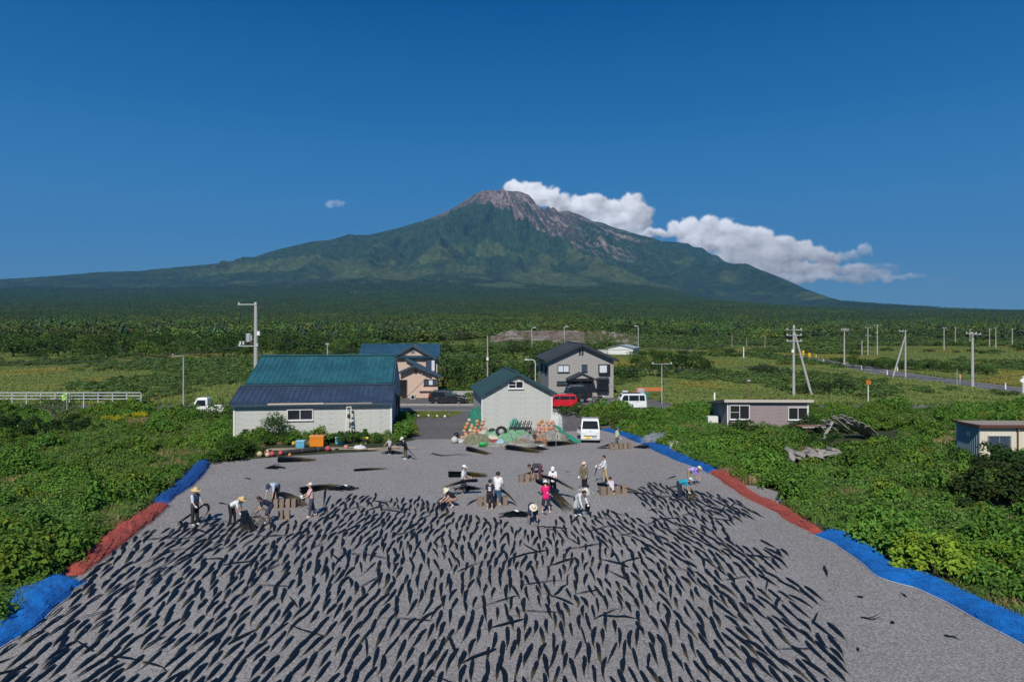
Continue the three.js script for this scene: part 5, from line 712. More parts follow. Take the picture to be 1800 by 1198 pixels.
// --- the far forest: conifers and round crowns, thinning into grain on the mountain's foot
{
  const conifer = (seed) => { const r = rng(seed), pos = [], col = []; for (let k = 0; k < 6; k++) { const y = .14 + k * .14, R = .40 * (1 - k / 7.2); const n = 9 - k; for (let i = 0; i < n; i++) { const a = (i + r()) / n * 6.283, b = a + .5, q = R * (.8 + .45 * r()); const y1 = y - .06 * r(); pos.push(0, y + .19, 0, Math.cos(a) * q, y1, Math.sin(a) * q, Math.cos(b) * q * .8, y1 + .02, Math.sin(b) * q * .8); const t = .7 + .6 * r(); for (let j = 0; j < 3; j++) col.push(t, t, t * .95); } } return tris(pos, col); };
  const round = (seed) => foliage(seed, lobesFor(seed, 10, .36, .62, .12, .16, .26), 320, .095, { squash: 1 });
  const geos = [conifer(701), conifer(702), round(703), round(704)], lists = [[], [], [], []]; const r = rng(77);
  for (let d = 330; d < 2650;) { const st = lerp(6.4, 11, sstep(400, 2200, d)); for (let x = -.80 * d - 20; x < .80 * d + 20; x += st) { const X = x + (r() - .5) * st, D = d + (r() - .5) * st, u = X / D; const edge = lerp(330, 445, sstep(-.25, .25, u)) + 70 * (fbm(X / 45, 7, 3) - .5); if (D < edge) continue; if (u > -.06 && u < .2 && D < 400) continue; const n = fbm(X / 120 + 3, D / 200, 3); const clear = sstep(.66, .74, fbm(X / 70 + 30, D / 160 + 6, 3)) * sstep(700, 450, D); if (r() < clear) continue;
    const con = r() < lerp(.12, .6, sstep(500, 1300, D)) * sstep(.30, .6, n + .1), k = con ? (r() < .5 ? 0 : 1) : r() < .5 ? 2 : 3; const h = (con ? 7 : 7) * (.6 + .7 * r()), t = (.5 + .55 * r()) * (.55 + .95 * fbm(X / 38 + 9, D / 70, 4)); lists[k].push([X, landHeight(X, D) - .5, -D, r() * 6.28, h * (con ? 1 : 1.0) * lerp(1.4, 1, sstep(420, 1000, D)) * lerp(1, 1.25, sstep(800, 2200, D)) * (con ? 1.15 : 1.1), con ? .72 : .8, con ? [t, t, t] : [t * (1 + .45 * sstep(.5, .75, vnoise(X / 23, D / 30))), t, t * .8]]); } d += st; }
  for (let d = 2620; d < 5600;) { const st = lerp(11.5, 19, sstep(2600, 5000, d)); for (let x = -.80 * d - 20; x < .80 * d + 20; x += st) { const X = x + (r() - .5) * st, D = d + (r() - .5) * st, y = landHeight(X, D), n = fbm(X / 260, D / 260, 5), hi = y - plainHeight(X, D); const cap = X < -2400 ? 560 : 330; if (hi > cap || r() < sstep(cap * .4, cap, hi) || meadows.some(([mx, md, rx, rd]) => Math.hypot((X - mx) / rx, (D - md) / rd) < 1)) continue; if (n > .64 && r() < .8) continue; const con = r() < .55, h = 9 * (.6 + .7 * r()) * lerp(1, 1.35, sstep(2600, 5000, d)), t = (.62 + .4 * r()) * (.7 + .65 * fbm(X / 90 + 9, D / 160, 4)); lists[con ? (r() < .5 ? 0 : 1) : r() < .5 ? 2 : 3].push([X, y - .8, -D, r() * 6.28, h * 1.15, .8, [t, t, t]]); } d += st; }
  const mc = opaqueLeaf(.044, .100, .040), mr = opaqueLeaf(.082, .165, .042); lists.forEach((l, i) => instances('forest', i < 2 ? 'dark conifer forest across the plain below the mountain' : 'green broadleaf forest across the plain below the mountain', geos[i], i < 2 ? mc : mr, l)); console.log('forest', lists.map((l) => l.length));
}
// ================================================================ nets, gear and kelp bundles round the yard
const R7 = rng(909);
const flat = (px, py) => { const p = at(px, py); return V(p.x, 0, p.z); };
// a heaped strip of netting along a line of points [px, py, width m, height m]
function netStrip(label, pts, colour, seed, fuzzCol) {
  const o = thing('fishing_net', label, 'fishing net'); const P = pts.map(([px, py]) => flat(px, py)), c = new THREE.CatmullRomCurve3(P), L = c.getLength(), N = Math.ceil(L / .16), K = 14; const r = rng(seed);
  const row = []; for (let i = 0; i <= N; i++) { const t = i / N, p = c.getPointAt(t), tg = c.getTangentAt(t).setY(0).normalize(), s = V(-tg.z, 0, tg.x), f = t * (pts.length - 1), k = Math.min(pts.length - 2, Math.floor(f)), w = lerp(pts[k][2], pts[k + 1][2], f - k) * (.8 + .4 * fbm(t * L / 1.6 + seed, 1, 3)), h = .68 * lerp(pts[k][3], pts[k + 1][3], f - k) * (.65 + .7 * fbm(t * L / 1.1 + seed, 9, 3)); const arr = []; const endF = sstep(0, .4, t * L) * sstep(L, L - .4, t * L); for (let j = 0; j <= K; j++) { const v = j / K * 2 - 1, prof = Math.pow(Math.max(0, 1 - v * v), .6); const fold = (fbm((t * L) / .5 + v * 2.2 + seed, v * 2.6 + (t * L) / 2.5, 4) - .5) * .5 * prof + (ridged(t * L * 1.3 + seed, v * 3, 3) - .5) * .16 * prof; const q = p.clone().addScaledVector(s, v * w * .5 + (vnoise(t * L * 2 + j, seed) - .5) * .08); q.y = Math.max(.012, h * prof * endF * (1 + fold * 1.2)); arr.push(q); } row.push(arr); }
  const pos = [], col = []; for (let i = 0; i < N; i++) for (let j = 0; j < K; j++) { const a = row[i][j], b = row[i + 1][j], d = row[i][j + 1], e = row[i + 1][j + 1]; for (const v of [a, b, d, b, e, d]) { pos.push(v.x, v.y, v.z); const k = .62 + .76 * fbm(v.x * 3.3 + v.y * 9, v.z * 3.3, 4); col.push(k, k, k); } }
  const m = mat(colour, 1, { vertexColors: true, side: THREE.DoubleSide }); part(o, 'netting', tris(pos, col), m);
  // loose strands standing off the heap
  const S = []; const cc = []; for (let n = 0; n < N * 26; n++) { const i = Math.floor(r() * N), j = 1 + Math.floor(r() * (K - 1)); let p = row[i][j].clone(); const a = r() * 6.28; let dir = V(Math.cos(a), .15 + .5 * r(), Math.sin(a)); const k = .6 + .9 * r(); for (let q = 0; q < 3; q++) { const e = p.clone().addScaledVector(dir, .05 + .07 * r()); dir.y -= .45; const sx = dir.z * .006, sz = -dir.x * .006; S.push(p.x - sx, p.y, p.z - sz, p.x + sx, p.y, p.z + sz, e.x, Math.max(.015, e.y), e.z); for (let u = 0; u < 3; u++) cc.push(k, k, k); p = e; } }
  const st = part(o, 'strands', tris(S, cc), mat(fuzzCol, .8, { vertexColors: true, side: THREE.DoubleSide })); st.userData.kind = 'stuff';
  // the head rope along the yard side
  part(o, 'rope', new THREE.TubeGeometry(new THREE.CatmullRomCurve3(row.filter((_, i) => i % 3 === 0).map((a) => { const q = a[K].clone(), q0 = a[0]; const inner = inside(yard, q.x, q.z) ? q : q0; return V(inner.x, .03, inner.z); })), Math.ceil(L * 3), .016, 5), mat(lin(.5, .5, .47), .8)); return o;
}
const netBlue = lin(.001, .125, .43), netRed = lin(.32, .062, .045), fuzzB = lin(.002, .17, .52), fuzzR = lin(.42, .10, .075);
netStrip('blue fishing net heaped along the far left edge of the yard', [[358, 815, .9, .5], [340, 838, 1.0, .5], [318, 858, 1.0, .45], [296, 872, .9, .4], [280, 886, .8, .35]], lin(.001, .062, .25), 11, lin(.003, .09, .34));
netStrip('rusty red fishing net heaped along the left edge of the yard', [[284, 888, .8, .35], [255, 912, 1.0, .4], [222, 934, 1.1, .45], [192, 958, 1.2, .45], [160, 984, 1.1, .4], [118, 1012, 1.0, .3]], netRed, 13, fuzzR);
netStrip('bright blue fishing net in the near left corner', [[126, 1020, 1.3, .4], [85, 1038, 1.9, .55], [40, 1072, 1.9, .55], [0, 1108, 1.9, .5], [-50, 1140, 1.8, .5], [-120, 1190, 1.6, .4]], netBlue, 15, fuzzB);
netStrip('blue fishing net along the far right edge beside the mini truck', [[1062, 756, .8, .3], [1100, 766, .9, .35], [1138, 780, 1.0, .45], [1170, 796, 1.2, .55], [1205, 812, 1.1, .5], [1235, 822, 1.0, .45], [1256, 832, .9, .35]], lin(.001, .09, .32), 17, lin(.002, .12, .40));
netStrip('rusty red fishing net along the right edge of the yard', [[1258, 830, 1.0, .4], [1290, 852, 1.0, .4], [1325, 876, .9, .35], [1372, 898, .9, .35], [1408, 922, .9, .35], [1440, 938, .7, .25]], netRed, 19, fuzzR);
netStrip('bright blue fishing net along the near right edge of the yard', [[1444, 938, 1.0, .4], [1490, 956, 1.3, .5], [1540, 990, 1.2, .5], [1572, 1014, 1.1, .45], [1620, 1028, 1.2, .5], [1690, 1056, 1.2, .5], [1750, 1090, 1.3, .5], [1810, 1120, 1.3, .5], [1900, 1170, 1.3, .5]], netBlue, 21, fuzzB);

// ---- kelp
const kelpMat = new THREE.MeshPhysicalMaterial({ color: lin(1, 1, 1), vertexColors: true, roughness: .5, side: THREE.DoubleSide, specularIntensity: .55 });
const kelpTone = (t, r, olive = 0) => { const k = .8 + .4 * r(); const m = sstep(.62, 1.05, t + olive); return [lerp(.0062, .098, m) * k, lerp(.0095, .078, m) * k, lerp(.0135, .028, m) * k]; };
// one blade along a curve; width profile broad at the head, thin at the stipe
function bladeGeo(points, w, r, o = {}) {
  const n = o.seg ?? 11, c = new THREE.CatmullRomCurve3(points), pos = [], col = []; const rows = []; const tail = o.tail ?? .72;
  for (let i = 0; i <= n; i++) { const t = i / n, p = c.getPoint(t), tg = c.getTangent(t), s = V(-tg.z, 0, tg.x); if (s.lengthSq() < 1e-6) s.set(1, 0, 0); s.normalize(); let ww = w * Math.min(1, .5 + t * 3.4) * (t < .4 ? 1 : Math.max(.1, Math.pow(Math.max(0, 1 - (t - .4) / (tail * .95)), .9))); ww *= .86 + .28 * r(); const cupl = (o.cup ?? .22) * ww; rows.push([p.clone().addScaledVector(s, ww / 2).add(V(0, -cupl * .1 + .012 * r(), 0)), p.clone().add(V(0, cupl, 0)), p.clone().addScaledVector(s, -ww / 2).add(V(0, -cupl * .1 + .012 * r(), 0)), kelpTone(t, r, o.olive)]); }
  for (let i = 0; i < n; i++) { const a = rows[i], b = rows[i + 1]; for (let j = 0; j < 2; j++) { for (const [v, k] of [[a[j], a[3]], [b[j], b[3]], [a[j + 1], a[3]], [b[j], b[3]], [b[j + 1], b[3]], [a[j + 1], a[3]]]) { pos.push(v.x, v.y, v.z); col.push(...k); } } }
  return tris(pos, col);
}
// bundles: many blades along one path, heads together, thin ends fanned out
function bundle(name, label, path, n, o = {}) {
  const r = rng(o.seed ?? path.length * 37 + n), G = []; const d0 = path[1].clone().sub(path[0]).setY(0).normalize(), s = V(-d0.z, 0, d0.x);
  for (let i = 0; i < n; i++) { const u = (r() - .5), q = r(), fan = (r() - .5) * (o.fan ?? .75), len = .66 + .36 * r(); const pts = path.map((p, k) => { const t = k / (path.length - 1); const v = p.clone().addScaledVector(s, u * (o.thick ?? .35) * (1 - .3 * t) + fan * t * t); v.y += q * (o.pile ?? .28) * 1.0 * (1 - .6 * t); if (v.y < .015) v.y = .015 + .02 * r(); if (t > .9) v.lerp(path[path.length - 2], 1 - len); return v; }); G.push(bladeGeo(pts, (o.w ?? .15) * (.8 + .4 * r()), r, { seg: 9, tail: .5, olive: o.olive ?? .26 })); }
  return single(name, label, 'kelp bundle', merge(G), kelpMat);
}
const line = (a, b, n = 4, lift = 0) => Array.from({ length: n }, (_, i) => { const v = a.clone().lerp(b, i / (n - 1)); v.y += lift * Math.sin(Math.PI * i / (n - 1)); return v; });
const lieOn = (x0, y0, x1, y1) => line(flat(x0, y0), flat(x1, y1));
bundle('kelp_bundle', 'long kelp bundle with olive tail lying before the workshop floats', lieOn(488, 812, 556, 809), 46, { thick: .5, pile: .3, w: .18 });
bundle('kelp_bundle', 'thin pointed kelp bundle alone on the gravel in front of the workshop', lieOn(622, 828, 682, 823), 16, { thick: .22, pile: .12 });
bundle('kelp_bundle', 'kelp bundle with two strands tied, at the foot of the gear pile, leftmost', lieOn(822, 791, 862, 799), 34, { thick: .45, pile: .28, w: .18 });
bundle('kelp_bundle', 'kelp bundle lying before the green net of the gear pile', lieOn(890, 789, 952, 796), 40, { thick: .45, pile: .3, w: .18 });
bundle('kelp_bundle', 'thick kelp bundle lying before the green mat', lieOn(963, 784, 1014, 779), 44, { thick: .5, pile: .34, w: .18 });
bundle('kelp_bundle', 'large kelp bundle behind the person in the pink shirt', lieOn(529, 867, 590, 854), 60, { thick: .45, pile: .36, w: .18 });
bundle('kelp_bundle', 'large kelp bundle with split tail behind the person in white cap', lieOn(788, 838, 856, 836), 60, { thick: .42, pile: .36, w: .18, fan: .9 });
// dark tangled heaps
function heap(label, px, py, wpx, seed, n = 34) { const p = flat(px, py), d = -p.z, w = wpx / FOCAL * d / 2, r = rng(seed), G = []; for (let i = 0; i < n; i++) { const a = r() * 6.28, q = Math.sqrt(r()), x = Math.cos(a) * q * w, z = Math.sin(a) * q * w * .55, b = (r() - .5) * 1.4 + (r() < .5 ? 0 : Math.PI), l = .5 + .5 * r(), h = .04 + .26 * (1 - q) * r(); const A = V(p.x + x - Math.cos(b) * l / 2, h * .6 + .02, p.z + z - Math.sin(b) * l / 2), B = V(p.x + x, h + .05 * r(), p.z + z), C = V(p.x + x + Math.cos(b) * l / 2, .02 + h * .3, p.z + z + Math.sin(b) * l / 2); G.push(bladeGeo([A, B, C], .11, r, { seg: 6, olive: -.3 })); } return single('kelp_heap', label, 'kelp heap', merge(G), kelpMat); }
heap('small dark kelp heap lying left of the workshop bundles', 483, 823, 25, 31, 26); heap('black kelp heap at the end of the large bundle by the pink shirt', 603, 860, 42, 32, 44); heap('black kelp heap at the end of the gear pile near the green mat', 943, 790, 30, 33); heap('black kelp heap on the gravel below the man in jeans', 906, 906, 34, 34, 60); heap('black kelp heap beside the blue net behind the mini truck', 1134, 787, 30, 35); heap('black kelp heap behind the child at the workshop corner', 690, 797, 30, 36); heap('dark kelp heap at the knees of the person in white cap', 822, 860, 30, 37);
{ const gl = (px, py, l) => { const p = flat(px, py), o = thing('work_glove', l, 'glove', p, .6); part(o, 'palm', rbox(.12, .05, .14, 0, .30, 0, .02), mat(lin(.8, .8, .8), .9)); part(o, 'fingers', merge([0, 1, 2, 3].map((i) => rbox(.026, .03, .11, -.045 + i * .03, .29, .12, .01)).concat([rbox(.03, .03, .08, .085, .29, .02, .01)])), mat(lin(.8, .8, .8), .9)); };
  gl(907, 908, 'white work glove lying on the black kelp heap below the man in jeans'); gl(607, 862, 'white work glove lying on the kelp heap by the large bundle'); gl(950, 790, 'white work glove on the kelp heap near the green mat'); }
// rows of upright tan blocks on which the bundles are tied
const blockMat = mat(lin(.34, .25, .185), .9, { map: stuccoTex }), blockMat2 = mat(lin(.29, .215, .165), .9, { map: stuccoTex });
function stand(label, px0, py0, px1, py1, n, o = {}) { const a = flat(px0, py0), b = flat(px1, py1), L = a.distanceTo(b), ang = Math.atan2(-(b.z - a.z), b.x - a.x), s = thing('block_stand', label, 'stand', a.clone().lerp(b, .5), ang); const st = L / n, h = o.h ?? .42; for (let i = 0; i < n; i++) { const m = part(s, 'block', rbox(st * .72, h * (.94 + .1 * R7()), .34, -L / 2 + st * (i + .5), h / 2, 0, .02), i % 2 ? blockMat : blockMat2); m.rotation.y = (R7() - .5) * .08; } if (o.top !== false) part(s, 'bar', box(L * .96, .05, .12, 0, h * .75, -.2), mat(lin(.10, .075, .055), .9)); return s; }
stand('row of five tan blocks in front of the bending person in light blue', 469, 893, 522, 891, 5); stand('pair of tan blocks behind the person in navy shorts', 488, 912, 511, 911, 2, { top: false }); stand('row of tan blocks beside the two standing men', 838, 889, 893, 887, 5); stand('row of tan blocks under the bending person in striped trousers', 911, 847, 962, 845, 5); stand('row of tan blocks beside the crouching child in lilac', 1053, 870, 1103, 867, 4, { h: .46 }); stand('row of tan blocks near the person in the pale green shirt', 1070, 790, 1110, 788, 5, { h: .42 });
bundle('kelp_bundle', 'olive kelp bundle tied behind the blocks near the pink shirt', line(flat(492, 884).setY(.42), flat(538, 891), 4, .12), 34, { thick: .35, pile: .15, olive: .35 });
bundle('kelp_bundle', 'olive kelp tails drooping from the blocks beside the man in jeans', line(flat(876, 888).setY(.75), flat(908, 887), 4, .15), 26, { thick: .3, pile: .12, olive: .4, fan: .8 });
bundle('kelp_bundle', 'kelp bundle lying across the blocks beside the crouching child', line(flat(1050, 868).setY(.46), flat(1124, 866), 5, .12), 34, { thick: .34, pile: .12, olive: .1 });
bundle('kelp_bundle', 'kelp tails poking left from the blocks near the mini truck', line(flat(1078, 788).setY(.3), flat(1049, 788), 4), 22, { thick: .3, pile: .15, olive: .3 });
bundle('kelp_bundle', 'kelp bundle under the hands of the bending person in striped trousers', line(flat(955, 842).setY(.45), flat(915, 843).setY(.2), 4, .05), 18, { thick: .25, pile: .1, olive: .2 });
// ---- floats, crates and gear
const floatGeo = new THREE.SphereGeometry(1, 18, 14), floatTex = texture(256, (i, j, S) => { const u = i / S, v = j / S; const k = .88 + (.5 * tnoise(u * 20, v * 20, 20) + .5 * tnoise(u * 60, v * 60, 60) - .5) * .34; return [k, k, k]; });
const floatCols = { tan: lin(.66, .39, .21), orange: lin(.66, .27, .10), pale: lin(.72, .55, .38), pink: lin(.62, .10, .14), white: lin(.7, .67, .64), black: lin(.015, .015, .017), red: lin(.62, .04, .035), rosy: lin(.66, .30, .27), yellow: lin(.72, .50, .10), grey: lin(.10, .11, .10) }; const floatMats = {}; for (const k in floatCols) floatMats[k] = mat(floatCols[k], .55, { map: floatTex });
function makeFloat(kind, label, p, r, group) { const o = thing('fishing_float', label, 'fishing float', p, R7() * 6.28, group); const b = part(o, 'ball', floatGeo, floatMats[kind]); b.scale.setScalar(r); const e = part(o, 'eye', new THREE.TorusGeometry(r * .2, r * .08, 6, 12).translate(0, r * 1.02, 0), floatMats[kind]); o.rotation.z = (R7() - .5) * 2.2; o.rotation.x = (R7() - .5) * 2; return o; }
function floatPile(cx, cz, w, d, rows, kinds, group, labels) { let i = 0; for (let k = 0; k < rows.length; k++) for (let j = 0; j < rows[k]; j++) { const t = rows[k] > 1 ? j / (rows[k] - 1) - .5 : 0, r = .13 + .07 * R7(), kind = kinds[Math.floor(R7() * kinds.length)]; makeFloat(kind, labels[kind], V(cx + t * w * (1 - k / rows.length * .55) + (R7() - .5) * .24, r + k * .22 + (R7() - .5) * .1, cz - k * d / rows.length + (R7() - .5) * .34), r, group); i++; } }
const lbl = (where) => ({ tan: `tan ball float ${where}`, orange: `orange ball float ${where}`, pale: `pale ball float ${where}`, pink: `pink ball float ${where}`, white: `white ball float ${where}`, rosy: `rosy ball float ${where}` });
{ const p = flat(837, 772); floatPile(p.x - .1, p.z + .1, 2.0, 2.0, [8, 7, 6, 5, 4, 3], ['tan', 'tan', 'orange', 'pale', 'tan', 'rosy'], 'floats piled at the left corner of the storage shed', lbl('in the heap at the left corner of the storage shed')); }
{ const p = flat(962, 767); floatPile(p.x, p.z, 1.5, 1.4, [6, 5, 5, 4, 3], ['tan', 'orange', 'tan', 'rosy'], 'floats piled against the right half of the storage shed', lbl('in the heap against the right half of the storage shed')); }
for (const [px, py, r, k, l] of [[799, 779, .27, 'white', 'large white float with a dark mark lying alone on the asphalt'], [802, 769, .22, 'black', 'black float left of the tan heap, nearest the asphalt'], [817, 770, .2, 'black', 'black float among the tan heap at its foot'], [829, 765, .24, 'white', 'big white float on the right flank of the tan heap'], [838, 764, .24, 'rosy', 'big rosy float on the right flank of the tan heap'], [939, 773, .22, 'black', 'black float in front of the folded black racks'], [938, 779, .17, 'orange', 'single orange float in front of the gear pile'], [904, 785, .17, 'rosy', 'single coral float before the green net'],
  [456, 803, .2, 'pale', 'pale yellow float at the left end of the row by the workshop'], [465, 801, .17, 'orange', 'orange float second in the row by the workshop'], [469, 797, .15, 'pale', 'small pale float behind the row by the workshop'], [470, 803, .17, 'pale', 'peach float third in the row by the workshop'], [478, 802, .19, 'pink', 'deep pink float fourth in the row by the workshop'], [493, 800, .17, 'pink', 'pink float at the right end of the row by the workshop'], [576, 793, .2, 'pink', 'pink float at the right end of the long dark roll'], [608, 790, .18, 'rosy', 'dusty pink float right of the long dark roll'], [516, 783, .17, 'yellow', 'yellow float left of the blue box'], [509, 802, .12, 'orange', 'flat orange float before the long dark roll'], [719, 745, .2, 'red', 'red float lying beside the workshop on the asphalt'], [708, 762, .24, 'red', 'dark red float in the shade of the workshop corner'], [1205, 795, .2, 'red', 'bright red float behind the blue net on the right'], [1213, 795, .14, 'orange', 'small orange float beside the red one behind the blue net']]) { const p = flat(px, py); makeFloat(k, l, V(p.x, r, p.z), r); }
{ // orange crate, blue boxes
  const p = flat(558, 784), o = thing('orange_crate', 'large bright orange plastic crate before the workshop', 'crate', p, .06), m = mat(lin(.72, .23, .012), .5); part(o, 'body', merge([rbox(1.02, .7, .72, 0, .37, 0, .05), box(1.06, .06, .76, 0, .62, 0), box(.06, .6, .74, -.3, .33, 0), box(.06, .6, .74, .3, .33, 0)]), m); part(o, 'lid', rbox(1.1, .14, .8, 0, .78, 0, .04), mat(lin(.66, .25, .05), .5), 'paler orange lid'); for (const x of [-.25, .05, .35]) part(o, 'latch', merge([box(.05, .22, .05, x, .95, -.2), box(.14, .05, .05, x, .86, -.2)]), M.darkFrame);
  for (const [px, py, l, t] of [[528, 787, 'pale blue plastic box left of the orange crate', .1], [598, 780, 'blue plastic tub among the plants under the ladder', -.2], [704, 730, 'blue plastic tub in the shade beside the workshop', .1]]) { const q = flat(px, py), b = thing('blue_box', l, 'box', q, t), bm = mat(lin(.12, .40, .56), .5); part(b, 'body', merge([rbox(.62, .5, .5, 0, .26, 0, .04), box(.66, .05, .54, 0, .46, 0), box(.66, .04, .54, 0, .2, 0)]), bm); part(b, 'lid', rbox(.66, .06, .54, 0, .54, 0, .02), mat(lin(.30, .55, .66), .5)); }
  const y = flat(640, 780), yb = thing('yellow_tray', 'flat yellow tray among the plants by the workshop wall', 'tray', y, .1); part(yb, 'tray', merge([box(.6, .05, .35, 0, .42, 0), box(.6, .1, .04, 0, .46, .17), box(.6, .1, .04, 0, .46, -.17), box(.04, .1, .35, -.3, .46, 0), box(.04, .1, .35, .3, .46, 0)]), mat(lin(.75, .6, .08), .6)); part(yb, 'foot', box(.4, .4, .25, 0, .2, 0), M.wood);
}
{ // ladder leaning on the workshop
  const o = thing('ladder', 'pale step ladder leaning on the workshop front wall', 'ladder', V(-12.95, 0, -54.25), 7 * RAD), m = mat(lin(.68, .66, .58), .6); for (const s of [-.2, .2]) part(o, 'rail', beam(V(s, 0, .75), V(s * .8, 2.62, .12), .06, .07), m); for (let i = 1; i < 8; i++) part(o, 'rung', box(.4 - i * .008, .06, .1, 0, i * .32, .75 - i * .077), m); part(o, 'top_plate', box(.4, .05, .2, 0, 2.64, .1), m); part(o, 'cloth', rbox(.24, .32, .1, .02, 1.95, .38, .04), M.dark); part(o, 'hook', rbox(.16, .5, .08, .12, 1.2, .5, .03), mat(lin(.1, .1, .1), .8));
}
{ // long dark rolls and planks at the workshop foot
  const a = flat(490, 800), b = flat(572, 792); const o = thing('tarpaulin_roll', 'long dark rolled tarpaulin along the foot of the workshop plants', 'tarpaulin'); part(o, 'roll', merge([bar(a.clone().setY(.16), b.clone().setY(.17), .17, .15, 12), bar(a.clone().add(V(.3, .12, -.28)), b.clone().add(V(0, .14, -.25)), .13, .12, 10)]), mat(lin(.022, .022, .024), .8)); for (const t of [.15, .5, .85]) part(o, 'strap', bar(a.clone().lerp(b, t).setY(.165).add(V(-.04, 0, 0)), a.clone().lerp(b, t).setY(.165).add(V(.04, 0, 0)), .185, .185, 12), mat(lin(.10, .09, .08), .8));
  const r = rng(44); for (let i = 0; i < 9; i++) { const p = flat(480 + i * 14 + r() * 10, 792 - r() * 5), L = 1.4 + 1.2 * r(), q = thing('plank', `weathered plank in the litter before the workshop plants, ${ORD[i]} from the left`, 'plank', V(p.x, .05 + .05 * r(), p.z), (r() - .5) * .5, 'planks at the foot of the workshop'); part(q, 'board', rbox(L, .05, .18, 0, 0, 0, .012), i % 2 ? M.wood : mat(lin(.34, .28, .21), .9)); part(q, 'batten', box(.06, .04, .17, L * .3, .045, 0), M.wood); }
  for (let i = 0; i < 9; i++) { const p = flat(600 + i * 13 + r() * 10, 794 - r() * 7), L = 1.2 + 1.4 * r(), q = thing('pole_stick', `wooden stick in the litter right of the ladder, ${ORD[i]} from the left`, 'stick', V(p.x, .06 + .06 * r(), p.z), (r() - .5) * .7, 'sticks in the litter right of the ladder'); part(q, 'shaft', bar(V(-L / 2, 0, 0), V(L / 2, .04, 0), .035, .025), i % 3 ? mat(lin(.42, .34, .24), .9) : mat(lin(.14, .11, .09), .9)); part(q, 'end', bar(V(L / 2 - .06, .035, 0), V(L / 2 + .03, .04, 0), .042, .042), M.wood); }
  const c = flat(632, 790), q = thing('white_bag', 'crumpled white bag in the litter right of the ladder', 'bag', c); const bg = new THREE.SphereGeometry(.35, 18, 12); const bp = bg.attributes.position; for (let i = 0; i < bp.count; i++) { const k = .8 + .5 * fbm(bp.getX(i) * 6 + 9, bp.getY(i) * 6 + bp.getZ(i) * 5, 3); bp.setXYZ(i, bp.getX(i) * k * 1.3, Math.max(-.1, bp.getY(i) * k * .6), bp.getZ(i) * k); } bg.computeVertexNormals(); part(q, 'bag', bg.translate(0, .12, 0), mat(lin(.6, .6, .6), .8)); part(q, 'knot', cyl(.03, .06, .12, 8, .1, .36, 0), mat(lin(.6, .6, .6), .8));
}
// ---- gear pile before the storage shed
function lump(w, h, d, seed, f = 3) { const g = new THREE.SphereGeometry(1, 40, 26), P = g.attributes.position; for (let i = 0; i < P.count; i++) { const x = P.getX(i), y = P.getY(i), z = P.getZ(i); const k = .72 + .56 * fbm(x * f + seed, z * f + y * f * .8, 4) ; P.setXYZ(i, x * k * w / 2, Math.max(0, y * k) * h, z * k * d / 2); } const c = new Float32Array(P.count * 3); for (let i = 0; i < P.count; i++) { const k = .65 + .7 * fbm(P.getX(i) * 5 + seed, P.getY(i) * 6 + P.getZ(i) * 5, 4); c[3 * i] = c[3 * i + 1] = c[3 * i + 2] = k; } g.setAttribute('color', new THREE.BufferAttribute(c, 3)); g.computeVertexNormals(); return g; }
function strandsOn(w, h, d, n, seed, len = .3) { const r = rng(seed), S = [], C = []; for (let i = 0; i < n; i++) { const a = r() * 6.28, q = Math.sqrt(r()), x = Math.cos(a) * q * w / 2 * .95, z = Math.sin(a) * q * d / 2 * .95; let p = V(x, h * Math.sqrt(Math.max(0, 1 - q * q)) * (.75 + .35 * r()), z), dir = V(r() - .5, .3 * (r() - .3), r() - .5).normalize(); const k = .6 + .8 * r(); for (let j = 0; j < 3; j++) { const e = p.clone().addScaledVector(dir, len * (.4 + .5 * r())); dir.y -= .35; dir.x += (r() - .5) * .8; e.y = Math.max(.02, e.y); const s = V(-dir.z, .3, dir.x).normalize().multiplyScalar(.012); S.push(p.x - s.x, p.y - s.y, p.z - s.z, p.x + s.x, p.y + s.y, p.z + s.z, e.x, e.y, e.z); for (let u = 0; u < 3; u++) C.push(k, k, k); p = e; } } return tris(S, C); }
function netHeap(label, px, py, w, h, d, colour, seed, turn = 0, n = 260, cat = 'net heap') { const p = flat(px, py), o = thing('net_heap', label, cat, V(p.x, 0, p.z - d / 2), turn); part(o, 'netting', lump(w, h, d, seed, 6), mat(colour, .85, { vertexColors: true })); const s = part(o, 'strands', strandsOn(w, h, d, n, seed + 1), mat(colour.clone().multiplyScalar(1.35), .85, { vertexColors: true, side: THREE.DoubleSide })); s.userData.kind = 'stuff'; return o; }
netHeap('large pale green net heap before the storage shed', 892, 778, 4.2, .9, 2.0, lin(.16, .34, .20), 801, 0, 700);
netHeap('dark green net bag on top of the tan float heap', 836, 758, 1.5, 1.9, 1.3, lin(.02, .17, .12), 803, 0, 200);
netHeap('grey brown net heap at the right corner of the storage shed', 974, 780, 2.4, .85, 1.7, lin(.27, .26, .22), 805, .2, 500);
netHeap('olive grey net heap left of the green net', 838, 781, 2.2, .7, 1.2, lin(.20, .20, .13), 807, 0, 400);
netHeap('off white folded net left of the green net heap', 853, 775, 1.5, .75, 1.0, lin(.55, .50, .42), 809, .3, 160);
netHeap('ragged grey net scraps along the front of the gear pile', 900, 786, 5.4, .28, .9, lin(.30, .30, .26), 811, 0, 900);
netHeap('pile of white mesh bags beside the right side of the shed', 978, 757, 1.5, 1.45, 1.6, lin(.52, .54, .50), 813, 0, 260);
netHeap('heap of grey net and hose behind the blue net on the right', 1172, 786, 3.0, .85, 1.9, lin(.24, .27, .29), 815, -.5, 3000);
netHeap('pale scrap heap beside the grey net on the right', 1193, 792, 2.2, .6, 1.2, lin(.48, .48, .40), 817, -.6, 300);
netHeap('dark grey folded sheet behind the blue net on the right', 1228, 806, 4.6, .42, 1.1, lin(.11, .105, .11), 819, -.72, 200, 'sheet heap');
